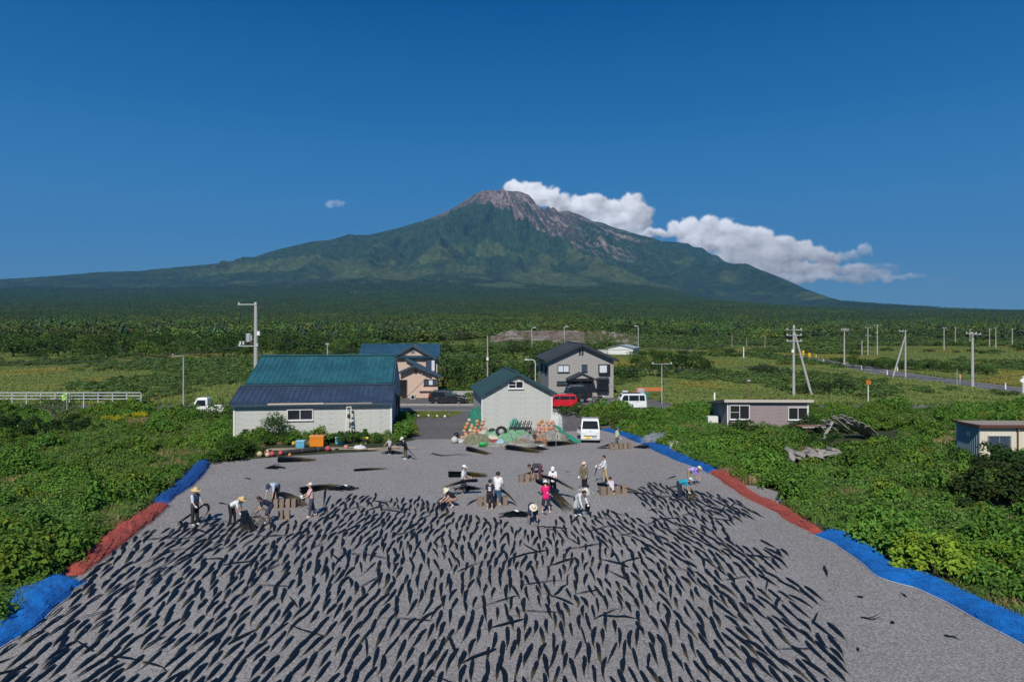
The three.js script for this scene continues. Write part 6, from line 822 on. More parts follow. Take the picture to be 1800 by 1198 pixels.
netHeap('dark litter heap in the field behind the board pile', 1632, 752, 3.2, .8, 1.6, lin(.085, .085, .10), 821, 0, 300, 'litter heap');
netHeap('straw and litter heap beside the workshop corner', 716, 765, 1.6, .6, 1.6, lin(.28, .26, .13), 823, 0, 300, 'litter heap');
netHeap('small heap of rope and litter in the workshop shade', 700, 748, 2.2, .7, 2.4, lin(.10, .11, .09), 825, 0, 300, 'litter heap');
for (const [l, px, py, w, h, d, c, sd] of [['cream net clump before the pale green net', 866, 779, 1.1, .55, .8, [.60, .55, .45], 841], ['brown rope clump in the middle of the gear pile', 918, 783, 1.0, .45, .7, [.26, .18, .11], 843], ['grey rope clump under the black racks', 926, 779, 1.3, .6, .8, [.30, .31, .30], 845], ['dull orange rope clump at the right of the gear pile', 953, 781, .8, .5, .6, [.45, .22, .10], 847], ['white rope clump at the left foot of the gear pile', 817, 778, .9, .22, .6, [.62, .62, .60], 849], ['dark rope clump at the right front of the gear pile', 946, 784, .9, .35, .6, [.06, .06, .06], 851], ['sea green rope clump on top of the pale green net', 905, 764, 1.0, 1.25, .7, [.10, .33, .25], 853]]) netHeap(l, px, py, w, h, d, lin(...c), sd, 0, 160, 'rope heap');
{ // green mat slanting down
  const p = flat(988, 778), q = flat(1008, 777), o = thing('green_mat', 'bright green mat lying on the slope right of the gear pile', 'mat'); const N = 14, K = 6, pos = []; const f = (u, v) => { const a = V(p.x - .5, 0, p.z - 2.3), x = lerp(-.0, 1.5, u) + v * .62, z = lerp(-1.9, 0, u); return [p.x - .55 + x, .05 + (1 - u) * 1.0 * (1 - .3 * v) + .1 * (fbm(u * 5, v * 4, 3) - .5), p.z + z]; }; for (let i = 0; i < N; i++) for (let j = 0; j < K; j++) { const a = f(i / N, j / K), b = f((i + 1) / N, j / K), c = f(i / N, (j + 1) / K), e = f((i + 1) / N, (j + 1) / K); pos.push(...a, ...b, ...c, ...b, ...e, ...c); } part(o, 'mat', tris(pos), mat(lin(.01, .25, .16), .7, { side: THREE.DoubleSide })); part(o, 'roll', bar(V(...f(0, 0)).add(V(0, .05, 0)), V(...f(0, 1)).add(V(0, .05, 0)), .09, .09, 10), mat(lin(.01, .21, .14), .7));
}
{ // folded black racks, tyre fender, crates
  const p = flat(915, 776), o = thing('rack_stack', 'stack of folded black racks standing on the green net', 'rack', V(p.x, 0, p.z - .9), 0); const rm = mat(lin(.022, .023, .025), .6), r = rng(61); for (let i = 0; i < 5; i++) { const x = -.7 + i * .32; part(o, 'rack', merge([beam(V(x - .15, .55, .2), V(x + .18, 1.5, -.25), .07, .04), beam(V(x + .02, .5, .3), V(x + .36, 1.45, -.1), .05, .04), beam(V(x - .08, .8, .12), V(x + .1, .85, .2), .04, .04), beam(V(x + .05, 1.2, -.1), V(x + .24, 1.25, 0), .04, .04)]), rm); } part(o, 'crate', merge([box(1.8, .08, .8, 0, .95, .1), box(1.8, .08, .8, 0, .55, .2), ...[-.85, -.4, 0, .4, .85].map((x) => box(.08, .5, .8, x, .75, .15))]), rm);
  const t = flat(881, 778), b = thing('tyre_buoy', 'black tyre with a grey float inside on the green net', 'tyre', V(t.x, .78, t.z - .5), 0); part(b, 'tyre', new THREE.TorusGeometry(.34, .12, 10, 24), V4.tyre); part(b, 'float', new THREE.SphereGeometry(.24, 16, 12), mat(lin(.33, .35, .36), .6)); b.rotation.x = -.3;
  const t2 = flat(865, 776), b2 = thing('dark_hollow_buoy', 'small dark buoy set in the green net', 'buoy', V(t2.x, .7, t2.z - .5), 0); part(b2, 'ring', new THREE.TorusGeometry(.2, .1, 8, 18), V4.tyre); part(b2, 'core', new THREE.SphereGeometry(.14, 12, 10), mat(lin(.03, .05, .04), .7));
  const s = flat(849, 785), g = thing('green_basin', 'bright green plastic basin before the gear pile', 'basin', V(s.x, 0, s.z), .3); part(g, 'basin', new THREE.LatheGeometry([[.0, .02], [.26, .02], [.34, .22], [.38, .24], [.38, .27], [.32, .27], [.25, .06], [0, .05]].map(([x, y]) => new THREE.Vector2(x, y)), 20), mat(lin(.03, .50, .10), .5)); part(g, 'cloth', lump(.5, .3, .4, 5).translate(0, .06, 0), mat(lin(.05, .42, .12), .7, { vertexColors: true }));
  const u = flat(880, 784), h = thing('blue_sack', 'pale blue sack before the green net', 'sack', u, 0); part(h, 'sack', lump(.95, .5, .6, 15), mat(lin(.25, .40, .46), .7, { vertexColors: true })); part(h, 'tie', cyl(.04, .07, .14, 8, .1, .5, 0), mat(lin(.3, .42, .46), .7));
  const w = flat(869, 782), k = thing('red_crate', 'small dark red crate before the green net', 'crate', w, .2); part(k, 'crate', merge([box(.5, .05, .4, 0, .05, 0), ...[.14, .26, .38].map((y) => box(.5, .07, .04, 0, y, .19)), ...[.14, .26, .38].map((y) => box(.5, .07, .04, 0, y, -.19)), ...[.14, .26, .38].map((y) => box(.04, .07, .4, -.24, y, 0)), ...[.14, .26, .38].map((y) => box(.04, .07, .4, .24, y, 0))]), mat(lin(.38, .06, .04), .6)); part(k, 'post', merge([-.23, .23].flatMap((x) => [-.18, .18].map((z) => box(.05, .42, .05, x, .23, z)))), mat(lin(.33, .05, .035), .6));
  const v = flat(849, 777), n = thing('wire_basket', 'pale wire basket before the off white net', 'basket', V(v.x, 0, v.z), .1); const wb = []; for (let i = 0; i <= 6; i++) { const x = -.35 + i * .7 / 6; wb.push(bar(V(x, .05, .25), V(x, .6, .25), .012, .012, 5), bar(V(x, .05, -.25), V(x, .6, -.25), .012, .012, 5), bar(V(x, .05, -.25), V(x, .05, .25), .012, .012, 5)); } part(n, 'wires', merge(wb), M.steel); part(n, 'rim', merge([.05, .33, .6].flatMap((y) => [bar(V(-.35, y, .25), V(.35, y, .25), .016), bar(V(-.35, y, -.25), V(.35, y, -.25), .016), bar(V(-.35, y, -.25), V(-.35, y, .25), .016), bar(V(.35, y, -.25), V(.35, y, .25), .016)])), M.steel);
  const r2 = rng(62); for (let i = 0; i < 10; i++) { const q = flat(905 + i * 8, 784 - r2() * 4), L = 1.2 + r2(), e = thing('frame_pole', `thin grey pole leaning on the gear pile, ${ORD[i]} from the left`, 'pole', q, 0, 'thin poles leaning on the gear pile'); const sx = (r2() - .5) * 1.2; part(e, 'shaft', bar(V(0, .02, .1), V(sx, 1.0, -.7), .022, .018), mat(lin(.35, .35, .33), .6)); part(e, 'cap', bar(V(sx, 1.0, -.7), V(sx * 1.05, 1.06, -.75), .03, .03), M.darkFrame); }
}
{ // wire reel frame in front of the person in navy
  const p = flat(457, 922), o = thing('wire_reel', 'rusty wire reel frame beside the person in navy shorts', 'reel frame', p, .5), rm = mat(lin(.20, .16, .13), .6, { metalness: .3 }); for (const z of [-.22, .22]) part(o, 'hoop', new THREE.TorusGeometry(.36, .02, 6, 26).translate(0, .38, z), rm); const S = []; for (let k = 0; k < 10; k++) { const a = k / 10 * 6.283; S.push(bar(V(Math.cos(a) * .36, .38 + Math.sin(a) * .36, -.22), V(Math.cos(a) * .36, .38 + Math.sin(a) * .36, .22), .014, .014, 5), bar(V(0, .38, .22), V(Math.cos(a) * .36, .38 + Math.sin(a) * .36, .22), .01, .01, 5)); } part(o, 'spokes', merge(S), rm); part(o, 'legs', merge([bar(V(-.4, 0, -.28), V(0, .4, -.24), .02), bar(V(.4, 0, -.28), V(0, .4, -.24), .02), bar(V(-.4, 0, .28), V(0, .4, .24), .02), bar(V(.4, 0, .28), V(0, .4, .24), .02)]), rm);
}
{ // weathered boards in a slanting pile, rubble below
  const p = flat(1512, 776), o0 = V(p.x, 0, p.z), r = rng(66), tones = [mat(lin(.30, .285, .27), .9), mat(lin(.22, .21, .205), .9), mat(lin(.38, .36, .34), .9), mat(lin(.14, .135, .13), .9)];
  for (let i = 0; i < 26; i++) { const t = i / 26, L = 2.6 + 1.6 * r(), q = thing('board', 'weathered grey board in the slanting pile below the field', 'board', V(o0.x - 1.9 + t * 3.9 + (r() - .5) * .4, .35 + .9 * (1 - Math.abs(t - .42) * 1.6) + (r() - .5) * .3, o0.z - .8 - r() * .8), 0, 'weathered boards in the slanting pile'); q.rotation.set(.22 * (r() - .5), .65 + (r() - .5) * .3, -.42 + (r() - .5) * .18); part(q, 'plank', rbox(L, .06, .2 + .14 * r(), 0, 0, 0, .012), tones[Math.floor(r() * 4)]); part(q, 'nail_strip', box(.05, .02, .18, L * .35, .04, 0), tones[3]); }
  const post = thing('board', 'pale board standing up at the left of the slanting pile', 'board', V(o0.x - 2.6, .75, o0.z), 0); post.rotation.set(0, .2, 1.0); part(post, 'plank', rbox(1.9, .07, .3, 0, 0, 0, .012), tones[2]); part(post, 'nail_strip', box(.05, .02, .28, .6, .045, 0), tones[3]);
  const sl = thing('roof_sheet', 'flat rusty roof sheet behind the slanting board pile', 'sheet', V(o0.x - 2.4, 1.0, o0.z - 1.6), .1); part(sl, 'sheet', rbox(3.6, .08, 1.2, 0, 0, 0, .02), M.rust); part(sl, 'edge', box(3.64, .1, .05, 0, 0, .62), tones[2]);
  const rb = mat(lin(.36, .335, .31), .95, { map: stuccoTex }); for (let i = 0; i < 18; i++) { const px = 1388 + i * 6.2 + r() * 6, q = flat(px, 814 - r() * 9), b = thing('broken_concrete', `broken pale concrete piece in the rubble below the boards, ${ORD[i]} from the left`, 'concrete', V(q.x, .28 + .3 * r(), q.z), r() * 3, 'concrete slabs in the rubble below the boards'); b.rotation.x = (r() - .5) * .9; b.rotation.z = (r() - .5) * 1.1; const g = prism([[-.5, -.1], [-.15, -.28 - .1 * r()], [.3, -.24], [.55, .05 * r()], [.25, .3], [-.3, .22 + .1 * r()]], .16, .02).rotateX(-1.2); const sc = .6 + .6 * r(); part(b, 'slab', g.scale(sc * 1.2, sc, sc), rb); part(b, 'chunk', rbox(.24 * sc, .16, .2, .3 * sc, .02, .2, .04), rb); }
  const f = flat(1440, 806); makeFloat('red', 'red float lying among the concrete rubble', V(f.x, .55, f.z), .13);
}
{ // coloured play things right of the grey house, boxes by the beige house
  const p = at(1104, 694), cols = [[.55, .55, .6], [.25, .06, .45], [.5, .12, .08], [.5, .5, .55], [.07, .25, .22]]; cols.forEach((c, i) => { const o = thing('garden_box', ['pale grey bin', 'purple tarpaulin covered box', 'dark red crate', 'white tall bin', 'green bin'][i] + ' standing right of the grey house', 'box', V(p.x - 1.3 + i * .62, 0, -84.5 + (i % 2) * .5), .2 * i); const h = [1.0, .8, .9, 1.3, .8][i]; part(o, 'body', rbox(.66, h, .6, 0, h / 2, 0, .05), mat(lin(...c), .7)); part(o, 'lid', rbox(.7, .08, .64, 0, h + .03, 0, .02), mat(lin(...c.map((v) => v * 1.3)), .7)); });
  const q = thing('air_unit', 'pale grey outdoor unit standing before the beige house', 'unit', V((726 - 900) / FOCAL * 84, 0, -84)); part(q, 'body', rbox(.62, .62, .4, 0, .36, 0, .03), mat(lin(.42, .45, .43), .6)); part(q, 'fan', new THREE.CylinderGeometry(.22, .22, .02, 18).rotateX(Math.PI / 2).translate(0, .36, .21), M.darkFrame); part(q, 'feet', merge([box(.08, .06, .4, -.22, .03, 0), box(.08, .06, .4, .22, .03, 0)]), M.darkFrame);
  const w = thing('wall_panel', 'low pale block wall beside the black car', 'wall', V((823 - 900) / FOCAL * 85, 0, -85.5)); w.userData.category = 'wall'; for (let i = 0; i < 5; i++) part(w, 'block', rbox(.94, .95, .14, -2 + i * .96, .48, 0, .02), M.concrete);
  const net = thing('orange_net', 'strip of orange netting right of the garden boxes', 'netting', V((1142 - 900) / FOCAL * 88, 0, -88)); part(net, 'net', box(3.4, .5, .04, 0, .95, 0), mat(lin(.5, .16, .05), .8)); part(net, 'stakes', merge([-1.6, 0, 1.6].map((x) => cyl(.03, .03, 1.25, 6, x, .62, .05))), M.wood);
  const h = [[735, 732.5], [753, 732], [768, 733], [782, 733]]; h.forEach(([px, py]) => { const s = flat(px, py), g = new THREE.IcosahedronGeometry(.14, 1); single('white_stone', 'small white stone at the edge of the grass strip on the asphalt', 'stone', g, mat(lin(.7, .7, .68), .9), V(s.x, .08, s.z), px, 'white stones along the grass strip'); });
}
bundle('kelp_strand', 'loose black strands lying on the gravel before the two sheds', [flat(758, 797), flat(780, 801), flat(805, 799), flat(826, 802)], 5, { thick: .3, pile: .03, w: .06, olive: -.3 });
bundle('kelp_strand', 'single dark strand lying on the empty gravel near the right net', [flat(1513, 1085), flat(1530, 1088), flat(1552, 1084)], 3, { thick: .06, pile: .02, w: .07, olive: -.4 });
// ================================================================ people: one continuous body each (skin), with clothes, shoes, hat or hair as parts
const capsule = (a, b, ra, rb) => ({ a, b, ra, rb: rb ?? ra });
function fieldMesh(prims, cell, k) { // smooth union of tapered capsules, meshed by marching cubes
  const lo = V(1e9, 1e9, 1e9), hi = V(-1e9, -1e9, -1e9); for (const p of prims) for (const [v, r] of [[p.a, p.ra], [p.b, p.rb]]) { lo.min(v.clone().subScalar(r + cell * 2)); hi.max(v.clone().addScalar(r + cell * 2)); }
  const size = hi.clone().sub(lo), S = Math.max(size.x, size.y, size.z), c = lo.clone().add(hi).multiplyScalar(.5), n = Math.ceil(S / cell) + 4, half = n / 2, sc = (n * cell) / 2; const mc = new MarchingCubes(n, undefined, false, false, 60000); mc.isolation = 0;
  const F = mc.field; F.fill(-1); const pre = prims.map((p) => { const d = p.b.clone().sub(p.a); return [p.a.x, p.a.y, p.a.z, d.x, d.y, d.z, 1 / Math.max(1e-9, d.lengthSq()), p.ra, p.rb]; });
  const i0 = [0, 1, 2].map((q) => Math.max(1, Math.floor((lo.getComponent(q) - c.getComponent(q)) / cell + half) - 1)), i1 = [0, 1, 2].map((q) => Math.min(n - 2, Math.ceil((hi.getComponent(q) - c.getComponent(q)) / cell + half) + 1));
  for (let z = i0[2]; z <= i1[2]; z++) for (let y = i0[1]; y <= i1[1]; y++) for (let x = i0[0]; x <= i1[0]; x++) { const px = c.x + (x - half) * cell, py = c.y + (y - half) * cell, pz = c.z + (z - half) * cell; let d = 1e9; for (const q of pre) { const ax = px - q[0], ay = py - q[1], az = pz - q[2]; let t = (ax * q[3] + ay * q[4] + az * q[5]) * q[6]; t = t < 0 ? 0 : t > 1 ? 1 : t; const bx = ax - q[3] * t, by = ay - q[4] * t, bz = az - q[5] * t, v = Math.sqrt(bx * bx + by * by + bz * bz) - (q[7] + (q[8] - q[7]) * t); const h = Math.max(0, k - Math.abs(d - v)) / k; d = Math.min(d, v) - h * h * k * .25; } F[z * n * n + y * n + x] = -d; }
  mc.update(); const m = mc.count, P = new Float32Array(mc.positionArray.slice(0, m * 3)); for (let i = 0; i < m; i++) { P[3 * i] = P[3 * i] * sc + c.x; P[3 * i + 1] = P[3 * i + 1] * sc + c.y; P[3 * i + 2] = P[3 * i + 2] * sc + c.z; }
  let g = new THREE.BufferGeometry(); g.setAttribute('position', new THREE.BufferAttribute(P, 3)); g = mergeVertices(g, cell * .02); g.computeVertexNormals(); return g;
}
// head: looks along +z, centre at the origin; face modelled with nose, brow, eyes, mouth, ears
const headGeo = (() => { const v = (x, y, z) => V(x, y, z); const g = fieldMesh([capsule(v(0, .02, -.015), v(0, .03, .015), .088, .086), capsule(v(0, -.05, .03), v(0, -.075, .045), .058, .046), capsule(v(0, .01, .095), v(0, -.022, .112), .010, .014), capsule(v(-.035, .032, .083), v(.035, .032, .083), .012), capsule(v(-.09, .005, -.005), v(-.093, -.02, -.005), .016, .012), capsule(v(.09, .005, -.005), v(.093, -.02, -.005), .016, .012), capsule(v(-.018, -.052, .091), v(.018, -.052, .091), .008), capsule(v(0, -.08, .075), v(0, -.09, .07), .018), capsule(v(-.045, -.02, .06), v(-.03, -.05, .06), .03), capsule(v(.045, -.02, .06), v(.03, -.05, .06), .03)], .0075, .02); const P = g.attributes.position, C = new Float32Array(P.count * 3); for (let i = 0; i < P.count; i++) { const x = P.getX(i), y = P.getY(i), z = P.getZ(i); let c = [1, 1, 1]; if (z > .06 && Math.hypot(Math.abs(x) - .033, (y - .012) * 1.3) < .013) c = [.10, .07, .06]; if (z > .07 && Math.abs(x) < .024 && Math.abs(y + .052) < .008) c = [.75, .35, .32]; C.set(c, 3 * i); } g.setAttribute('color', new THREE.BufferAttribute(C, 3)); return g; })();
// hand: palm along -y from the wrist at the origin, palm faces +z, thumb toward +x; curl bends the fingers toward +z
function handGeo(curl) { const P = [capsule(V(0, 0, 0), V(0, -.04, 0), .024, .027), capsule(V(-.022, -.04, 0), V(-.026, -.085, 0), .015, .013), capsule(V(0, -.04, 0), V(0, -.09, 0), .016, .014), capsule(V(.02, -.04, 0), V(.024, -.085, 0), .015, .013)]; [[-.030, .058], [-.010, .07], [.010, .074], [.029, .066]].forEach(([x, L]) => { let p = V(x, -.086, 0), a = curl * .5; for (let j = 0; j < 3; j++) { const e = p.clone().add(V(0, -Math.cos(a), Math.sin(a)).multiplyScalar(L * [.44, .32, .24][j])); P.push(capsule(p, e, .0095 - j * .001, .0088 - j * .001)); p = e; a += curl; } }); P.push(capsule(V(.026, -.025, .004), V(.050, -.052, .016), .013, .011), capsule(V(.050, -.052, .016), V(.056, -.085, .030), .011, .009)); const g = fieldMesh(P, .006, .006); tint(g, 1, 1, 1); return g; }
const hands = { relaxed: handGeo(.35), grip: handGeo(.95) };
const mirrorX = (g) => { g = g.clone().scale(-1, 1, 1); const I = g.index; for (let i = 0; i < I.count; i += 3) { const a = I.getX(i); I.setX(i, I.getX(i + 1)); I.setX(i + 1, a); } g.computeVertexNormals(); return g; };
const skinMat = mat(lin(.50, .30, .215), .6, { vertexColors: true });
const cloth = (c) => mat(Array.isArray(c) ? lin(...c) : c, .85, { vertexColors: true });
const HAIR = mat(lin(.012, .010, .009), .55), STRAW = mat(lin(.66, .48, .22), .85, { side: THREE.DoubleSide }), PALE = mat(lin(.72, .66, .50), .85, { side: THREE.DoubleSide });
const rad = (v) => v * RAD;
/* pose (degrees): bend of the lower and upper trunk, nod; per side arm [forward, out, elbow], leg [thigh forward, knee bend, out]; drop = which joints may touch ground */
function person(spec) {
  const s = (spec.h ?? 1.62) / 1.70, P0 = at(...spec.at), o = thing('person', spec.label, 'person', V(P0.x, 0, P0.z), rad(spec.face));
  const bend = rad(spec.bend ?? 4), bend2 = rad(spec.bend2 ?? (spec.bend ?? 4) * 1.2), nod = rad(spec.nod ?? (spec.bend ?? 0) * .6 + 8), fat = spec.build ?? 1;
  const dirT = (a) => V(0, Math.cos(a), Math.sin(a)); const J = {}; J.pel = V(0, 0, 0); J.waist = J.pel.clone().addScaledVector(dirT(bend * .8), .13 * s); J.chest = J.waist.clone().addScaledVector(dirT(bend), .19 * s); J.neck = J.chest.clone().addScaledVector(dirT(bend2), .19 * s); const hd = dirT((bend2 + nod) / 2); J.skull = J.neck.clone().addScaledVector(hd, .075 * s); J.head = J.neck.clone().addScaledVector(hd, .165 * s);
  const limbs = []; for (const [sx, key] of [[1, 'L'], [-1, 'R']]) { const [af, ao, ae, ai] = spec['arm' + key] ?? [8, 8, 12]; const sh = J.neck.clone().addScaledVector(dirT(bend2), -.045 * s).add(V(sx * .165 * s, 0, 0)); const dv = (f, out) => V(sx * Math.sin(rad(out)), -Math.cos(rad(f)) * Math.cos(rad(out)), Math.sin(rad(f)) * Math.cos(rad(out))); const el = sh.clone().addScaledVector(dv(af, ao), .275 * s), wr = el.clone().addScaledVector(dv(af + ae, ai ?? ao * .3), .245 * s); const hdv = dv(af + ae * 1.05, (ai ?? ao * .3) * .8);
    const [tf, kb, to = 4] = spec['leg' + key] ?? [2, 4, 4]; const hip = V(sx * .085 * s, -.02 * s, 0), kn = hip.clone().addScaledVector(dv(tf, to), .40 * s), an = kn.clone().addScaledVector(dv(tf - kb, to * .4), .39 * s); limbs.push({ sx, sh, el, wr, hdv, hip, kn, an, tf, kb }); }
  let low = 1e9; for (const l of limbs) low = Math.min(low, l.an.y - .075 * s, l.kn.y - .055 * s); low = Math.min(low, J.pel.y - .11 * s); const lift = V(0, -low, 0); const seen = new Set(); for (const v of [...Object.values(J), ...limbs.flatMap((l) => [l.sh, l.el, l.wr, l.hip, l.kn, l.an])]) if (!seen.has(v)) { v.add(lift); seen.add(v); }
  // feet centred on the given point
  const mid = limbs[0].an.clone().add(limbs[1].an).multiplyScalar(.5); const sh0 = V(-mid.x, 0, -mid.z); for (const v of seen) v.add(sh0);
  const trunk = (e) => [capsule(J.pel.clone().add(V(-.05 * s * fat, 0, 0)), J.pel.clone().add(V(.05 * s * fat, 0, 0)), (.108 + e) * s * fat), capsule(J.pel, J.waist, (.118 + e) * s * fat, (.108 + e) * s * fat), ...[-1, 1].map((q) => capsule(J.waist.clone().add(V(q * .045 * s, 0, 0)), J.chest.clone().add(V(q * .065 * s, 0, 0)), (.098 + e) * s * fat, (.102 + e) * s * fat)), ...[-1, 1].map((q) => capsule(J.chest.clone().add(V(q * .06 * s, 0, 0)), J.neck.clone().addScaledVector(dirT(bend2), -.05 * s).add(V(q * .10 * s, 0, 0)), (.095 + e) * s, (.062 + e) * s))];
  const body = [...trunk(0), capsule(J.neck.clone().addScaledVector(dirT(bend2), -.04 * s), J.skull, .056 * s, .05 * s)];
  for (const l of limbs) body.push(capsule(l.sh, l.el, .05 * s, .041 * s), capsule(l.el, l.wr, .040 * s, .027 * s), capsule(l.hip, l.kn, .082 * s, .056 * s), capsule(l.kn, l.an, .054 * s, .036 * s), capsule(l.an, l.an.clone().add(V(0, -.03 * s, .09 * s)), .036 * s, .03 * s));
  const bodyG = tint(fieldMesh(body, .024, .035), 1, 1, 1), extra = [bodyG];
  const hq = new THREE.Quaternion().setFromEuler(new THREE.Euler(nod, rad(spec.look ?? 0), 0, 'YXZ')); const hs = s * 1.06; extra.push(headGeo.clone().scale(hs, hs, hs).applyQuaternion(hq).translate(J.head.x, J.head.y, J.head.z));
  const gl = []; for (const l of limbs) { const src = hands[spec.grip ? 'grip' : 'relaxed'], g = l.sx > 0 ? src.clone() : mirrorX(src); g.rotateY(l.sx > 0 ? -.9 : .9); g.scale(s * (spec.gloves ? 1.12 : 1), s, s * (spec.gloves ? 1.12 : 1)); g.applyQuaternion(new THREE.Quaternion().setFromUnitVectors(V(0, -1, 0), l.hdv.clone().normalize())); g.translate(l.wr.x, l.wr.y, l.wr.z); (spec.gloves ? gl : extra).push(g); }
  part(o, 'body', merge(extra), skinMat); for (const g of gl) part(o, 'glove', g, cloth([.8, .8, .79]));
  // clothes
  const sleeve = spec.sleeve ?? .75, sh = [...trunk(.016)]; for (const l of limbs) { const f = Math.min(1, sleeve); if (f > 0) sh.push(capsule(l.sh, l.sh.clone().lerp(l.el, f), .066 * s, .060 * s)); if (sleeve > 1) sh.push(capsule(l.el, l.el.clone().lerp(l.wr, sleeve - 1), .056 * s, .045 * s)); } if (spec.hem) sh.push(...limbs.map((l) => capsule(J.pel.clone().add(V(l.sx * .05 * s, 0, 0)), J.pel.clone().add(V(l.sx * .06 * s, -spec.hem * s, 0)).addScaledVector(V(0, 0, 1), (l.kn.z - l.hip.z) * spec.hem), .128 * s, .14 * s))); if (!spec.sleeve && spec.sleeve !== 0) void 0;
  const shirtG = tint(fieldMesh(sh, .024, .03), 1, 1, 1); if (spec.dye) { const P = shirtG.attributes.position, C = shirtG.attributes.color; const inv = new THREE.Quaternion().setFromUnitVectors(dirT(bend), V(0, 1, 0)); for (let i = 0; i < P.count; i++) { const q = V(P.getX(i), P.getY(i), P.getZ(i)).sub(J.chest).applyQuaternion(inv).divideScalar(s); const c = spec.dye(q.x, q.y, q.z); if (c) C.setXYZ(i, ...c); } }
  part(o, spec.top ?? 'shirt', shirtG, cloth(spec.shirt));
  const len = spec.legs ?? 1.93, tr = [capsule(J.pel.clone().add(V(-.052 * s, .01, 0)), J.pel.clone().add(V(.052 * s, .01, 0)), .125 * s * fat)]; for (const l of limbs) { const f = Math.min(1, len); tr.push(capsule(l.hip, l.hip.clone().lerp(l.kn, f), .102 * s, lerp(.102, .078, f) * s * (len < 1.2 ? 1.12 : 1))); if (len > 1) tr.push(capsule(l.kn, l.kn.clone().lerp(l.an, len - 1), .074 * s, .058 * s)); }
  const trG = tint(fieldMesh(tr, .024, .025), 1, 1, 1); if (spec.trouserDye) { const P = trG.attributes.position, C = trG.attributes.color; for (let i = 0; i < P.count; i++) { const c = spec.trouserDye(P.getX(i) / s, P.getY(i) / s, P.getZ(i) / s); if (c) C.setXYZ(i, ...c); } } part(o, len < 1.3 ? 'shorts' : 'trousers', trG, cloth(spec.trousers));
  const shoeM = cloth(spec.shoes ?? [.6, .6, .6]); for (const l of limbs) { const g = tint(fieldMesh([capsule(V(0, .012, -.03).multiplyScalar(s), V(0, .0, .12).multiplyScalar(s), .046 * s, .038 * s), capsule(V(0, .05, -.02).multiplyScalar(s), V(0, .03, .02).multiplyScalar(s), .046 * s), ...(spec.boots ? [capsule(V(0, .05, -.01).multiplyScalar(s), V(0, .24, -.01).multiplyScalar(s), .05 * s, .058 * s)] : [])], .016, .02), 1, 1, 1); const shin = l.kb - l.tf; if (shin > 35) g.rotateX(rad(Math.min(80, shin - 10))); g.translate(l.an.x, l.an.y - .03 * s, l.an.z); part(o, spec.boots ? 'boot' : 'shoe', g, shoeM); }
  if (spec.apron) part(o, 'apron', tint(fieldMesh([capsule(J.chest.clone().addScaledVector(V(0, -.2, 1), .05 * s), J.pel.clone().add(V(0, 0, .05 * s)), .115 * s, .135 * s), ...limbs.map((l) => capsule(J.pel.clone().add(V(l.sx * .04, 0, .03)), l.hip.clone().lerp(l.kn, .95).add(V(0, 0, .0)), .12 * s, .125 * s))], .024, .04), 1, 1, 1), cloth(spec.apron));
  if (spec.vest) part(o, 'vest', tint(fieldMesh(trunk(.03), .024, .03), 1, 1, 1), cloth(spec.vest));
  // hair and hats, in the head's frame
  const onHead = (name, g, m) => { g.scale(hs, hs, hs).applyQuaternion(hq).translate(J.head.x, J.head.y, J.head.z); return part(o, name, g, m); };
  const dome = (r, phi, tilt = 0, y = 0) => new THREE.SphereGeometry(r, 20, 12, 0, Math.PI * 2, 0, phi).rotateX(tilt).translate(0, .022 + y, -.004);
  if (spec.hair !== false) { const hg = [dome(.104, 1.75, -.62)]; if (spec.longHair) hg.push(new THREE.SphereGeometry(.08, 14, 10).scale(1.1, 1.1, .7).translate(0, -.05, -.06)); onHead('hair', merge(hg), HAIR); }
  const brimHat = (R, crown, m, droop = .02) => onHead('hat', new THREE.LatheGeometry([[0, crown], [.06, crown], [.094, crown - .025], [.106, .012], [.112, .0], [R * .8, -droop * .4], [R, -droop], [R, -droop - .006], [.112, -.012], [.10, .0]].map(([x, y]) => new THREE.Vector2(x, y)), 24).rotateX(-.1).translate(0, .055, -.005), m);
  if (spec.hat === 'straw') brimHat(.205, .10, STRAW); if (spec.hat === 'sun') brimHat(.19, .11, PALE, .05);
  if (spec.hat === 'cap') { const m = cloth(spec.hatCol ?? [.78, .78, .76]); const g = merge([tint(dome(.112, 1.5, -.12, .008), 1, 1, 1), tint(rbox(.15, .012, .1, 0, .035, .125, .005), 1, 1, 1)]); onHead('cap', g, m); }
  if (spec.hat === 'bonnet') { const m = cloth(spec.hatCol ?? [.70, .55, .42]); onHead('bonnet', merge([tint(dome(.118, 1.75, -.5, .0), 1, 1, 1), tint(new THREE.SphereGeometry(.1, 16, 10).scale(1.1, 1.2, .8).translate(0, -.1, -.05), 1, 1, 1), tint(rbox(.2, .012, .12, 0, .05, .11, .005), 1, 1, 1)]), m); }
  o.updateMatrixWorld(true); o.userData.hands = undefined; delete o.userData.hands; const hw = limbs.map((l) => o.localToWorld(l.wr.clone().addScaledVector(l.hdv, .1 * s))); return { o, hands: hw, J, s };
}
const held = (label, a, b, o = {}) => bundle('held_kelp', label, o.path ? o.path : [a, a.clone().lerp(b, .33).add(V(0, o.lift ?? .1, 0)), a.clone().lerp(b, .66).add(V(0, (o.lift ?? .1) * .6, 0)), b], o.n ?? 16, { thick: o.thick ?? .16, pile: o.pile ?? .1, w: o.w ?? .1, fan: o.fan ?? .35, olive: o.olive ?? .2, seed: o.seed });
const groundAt = (px, py) => flat(px, py).setY(.03);

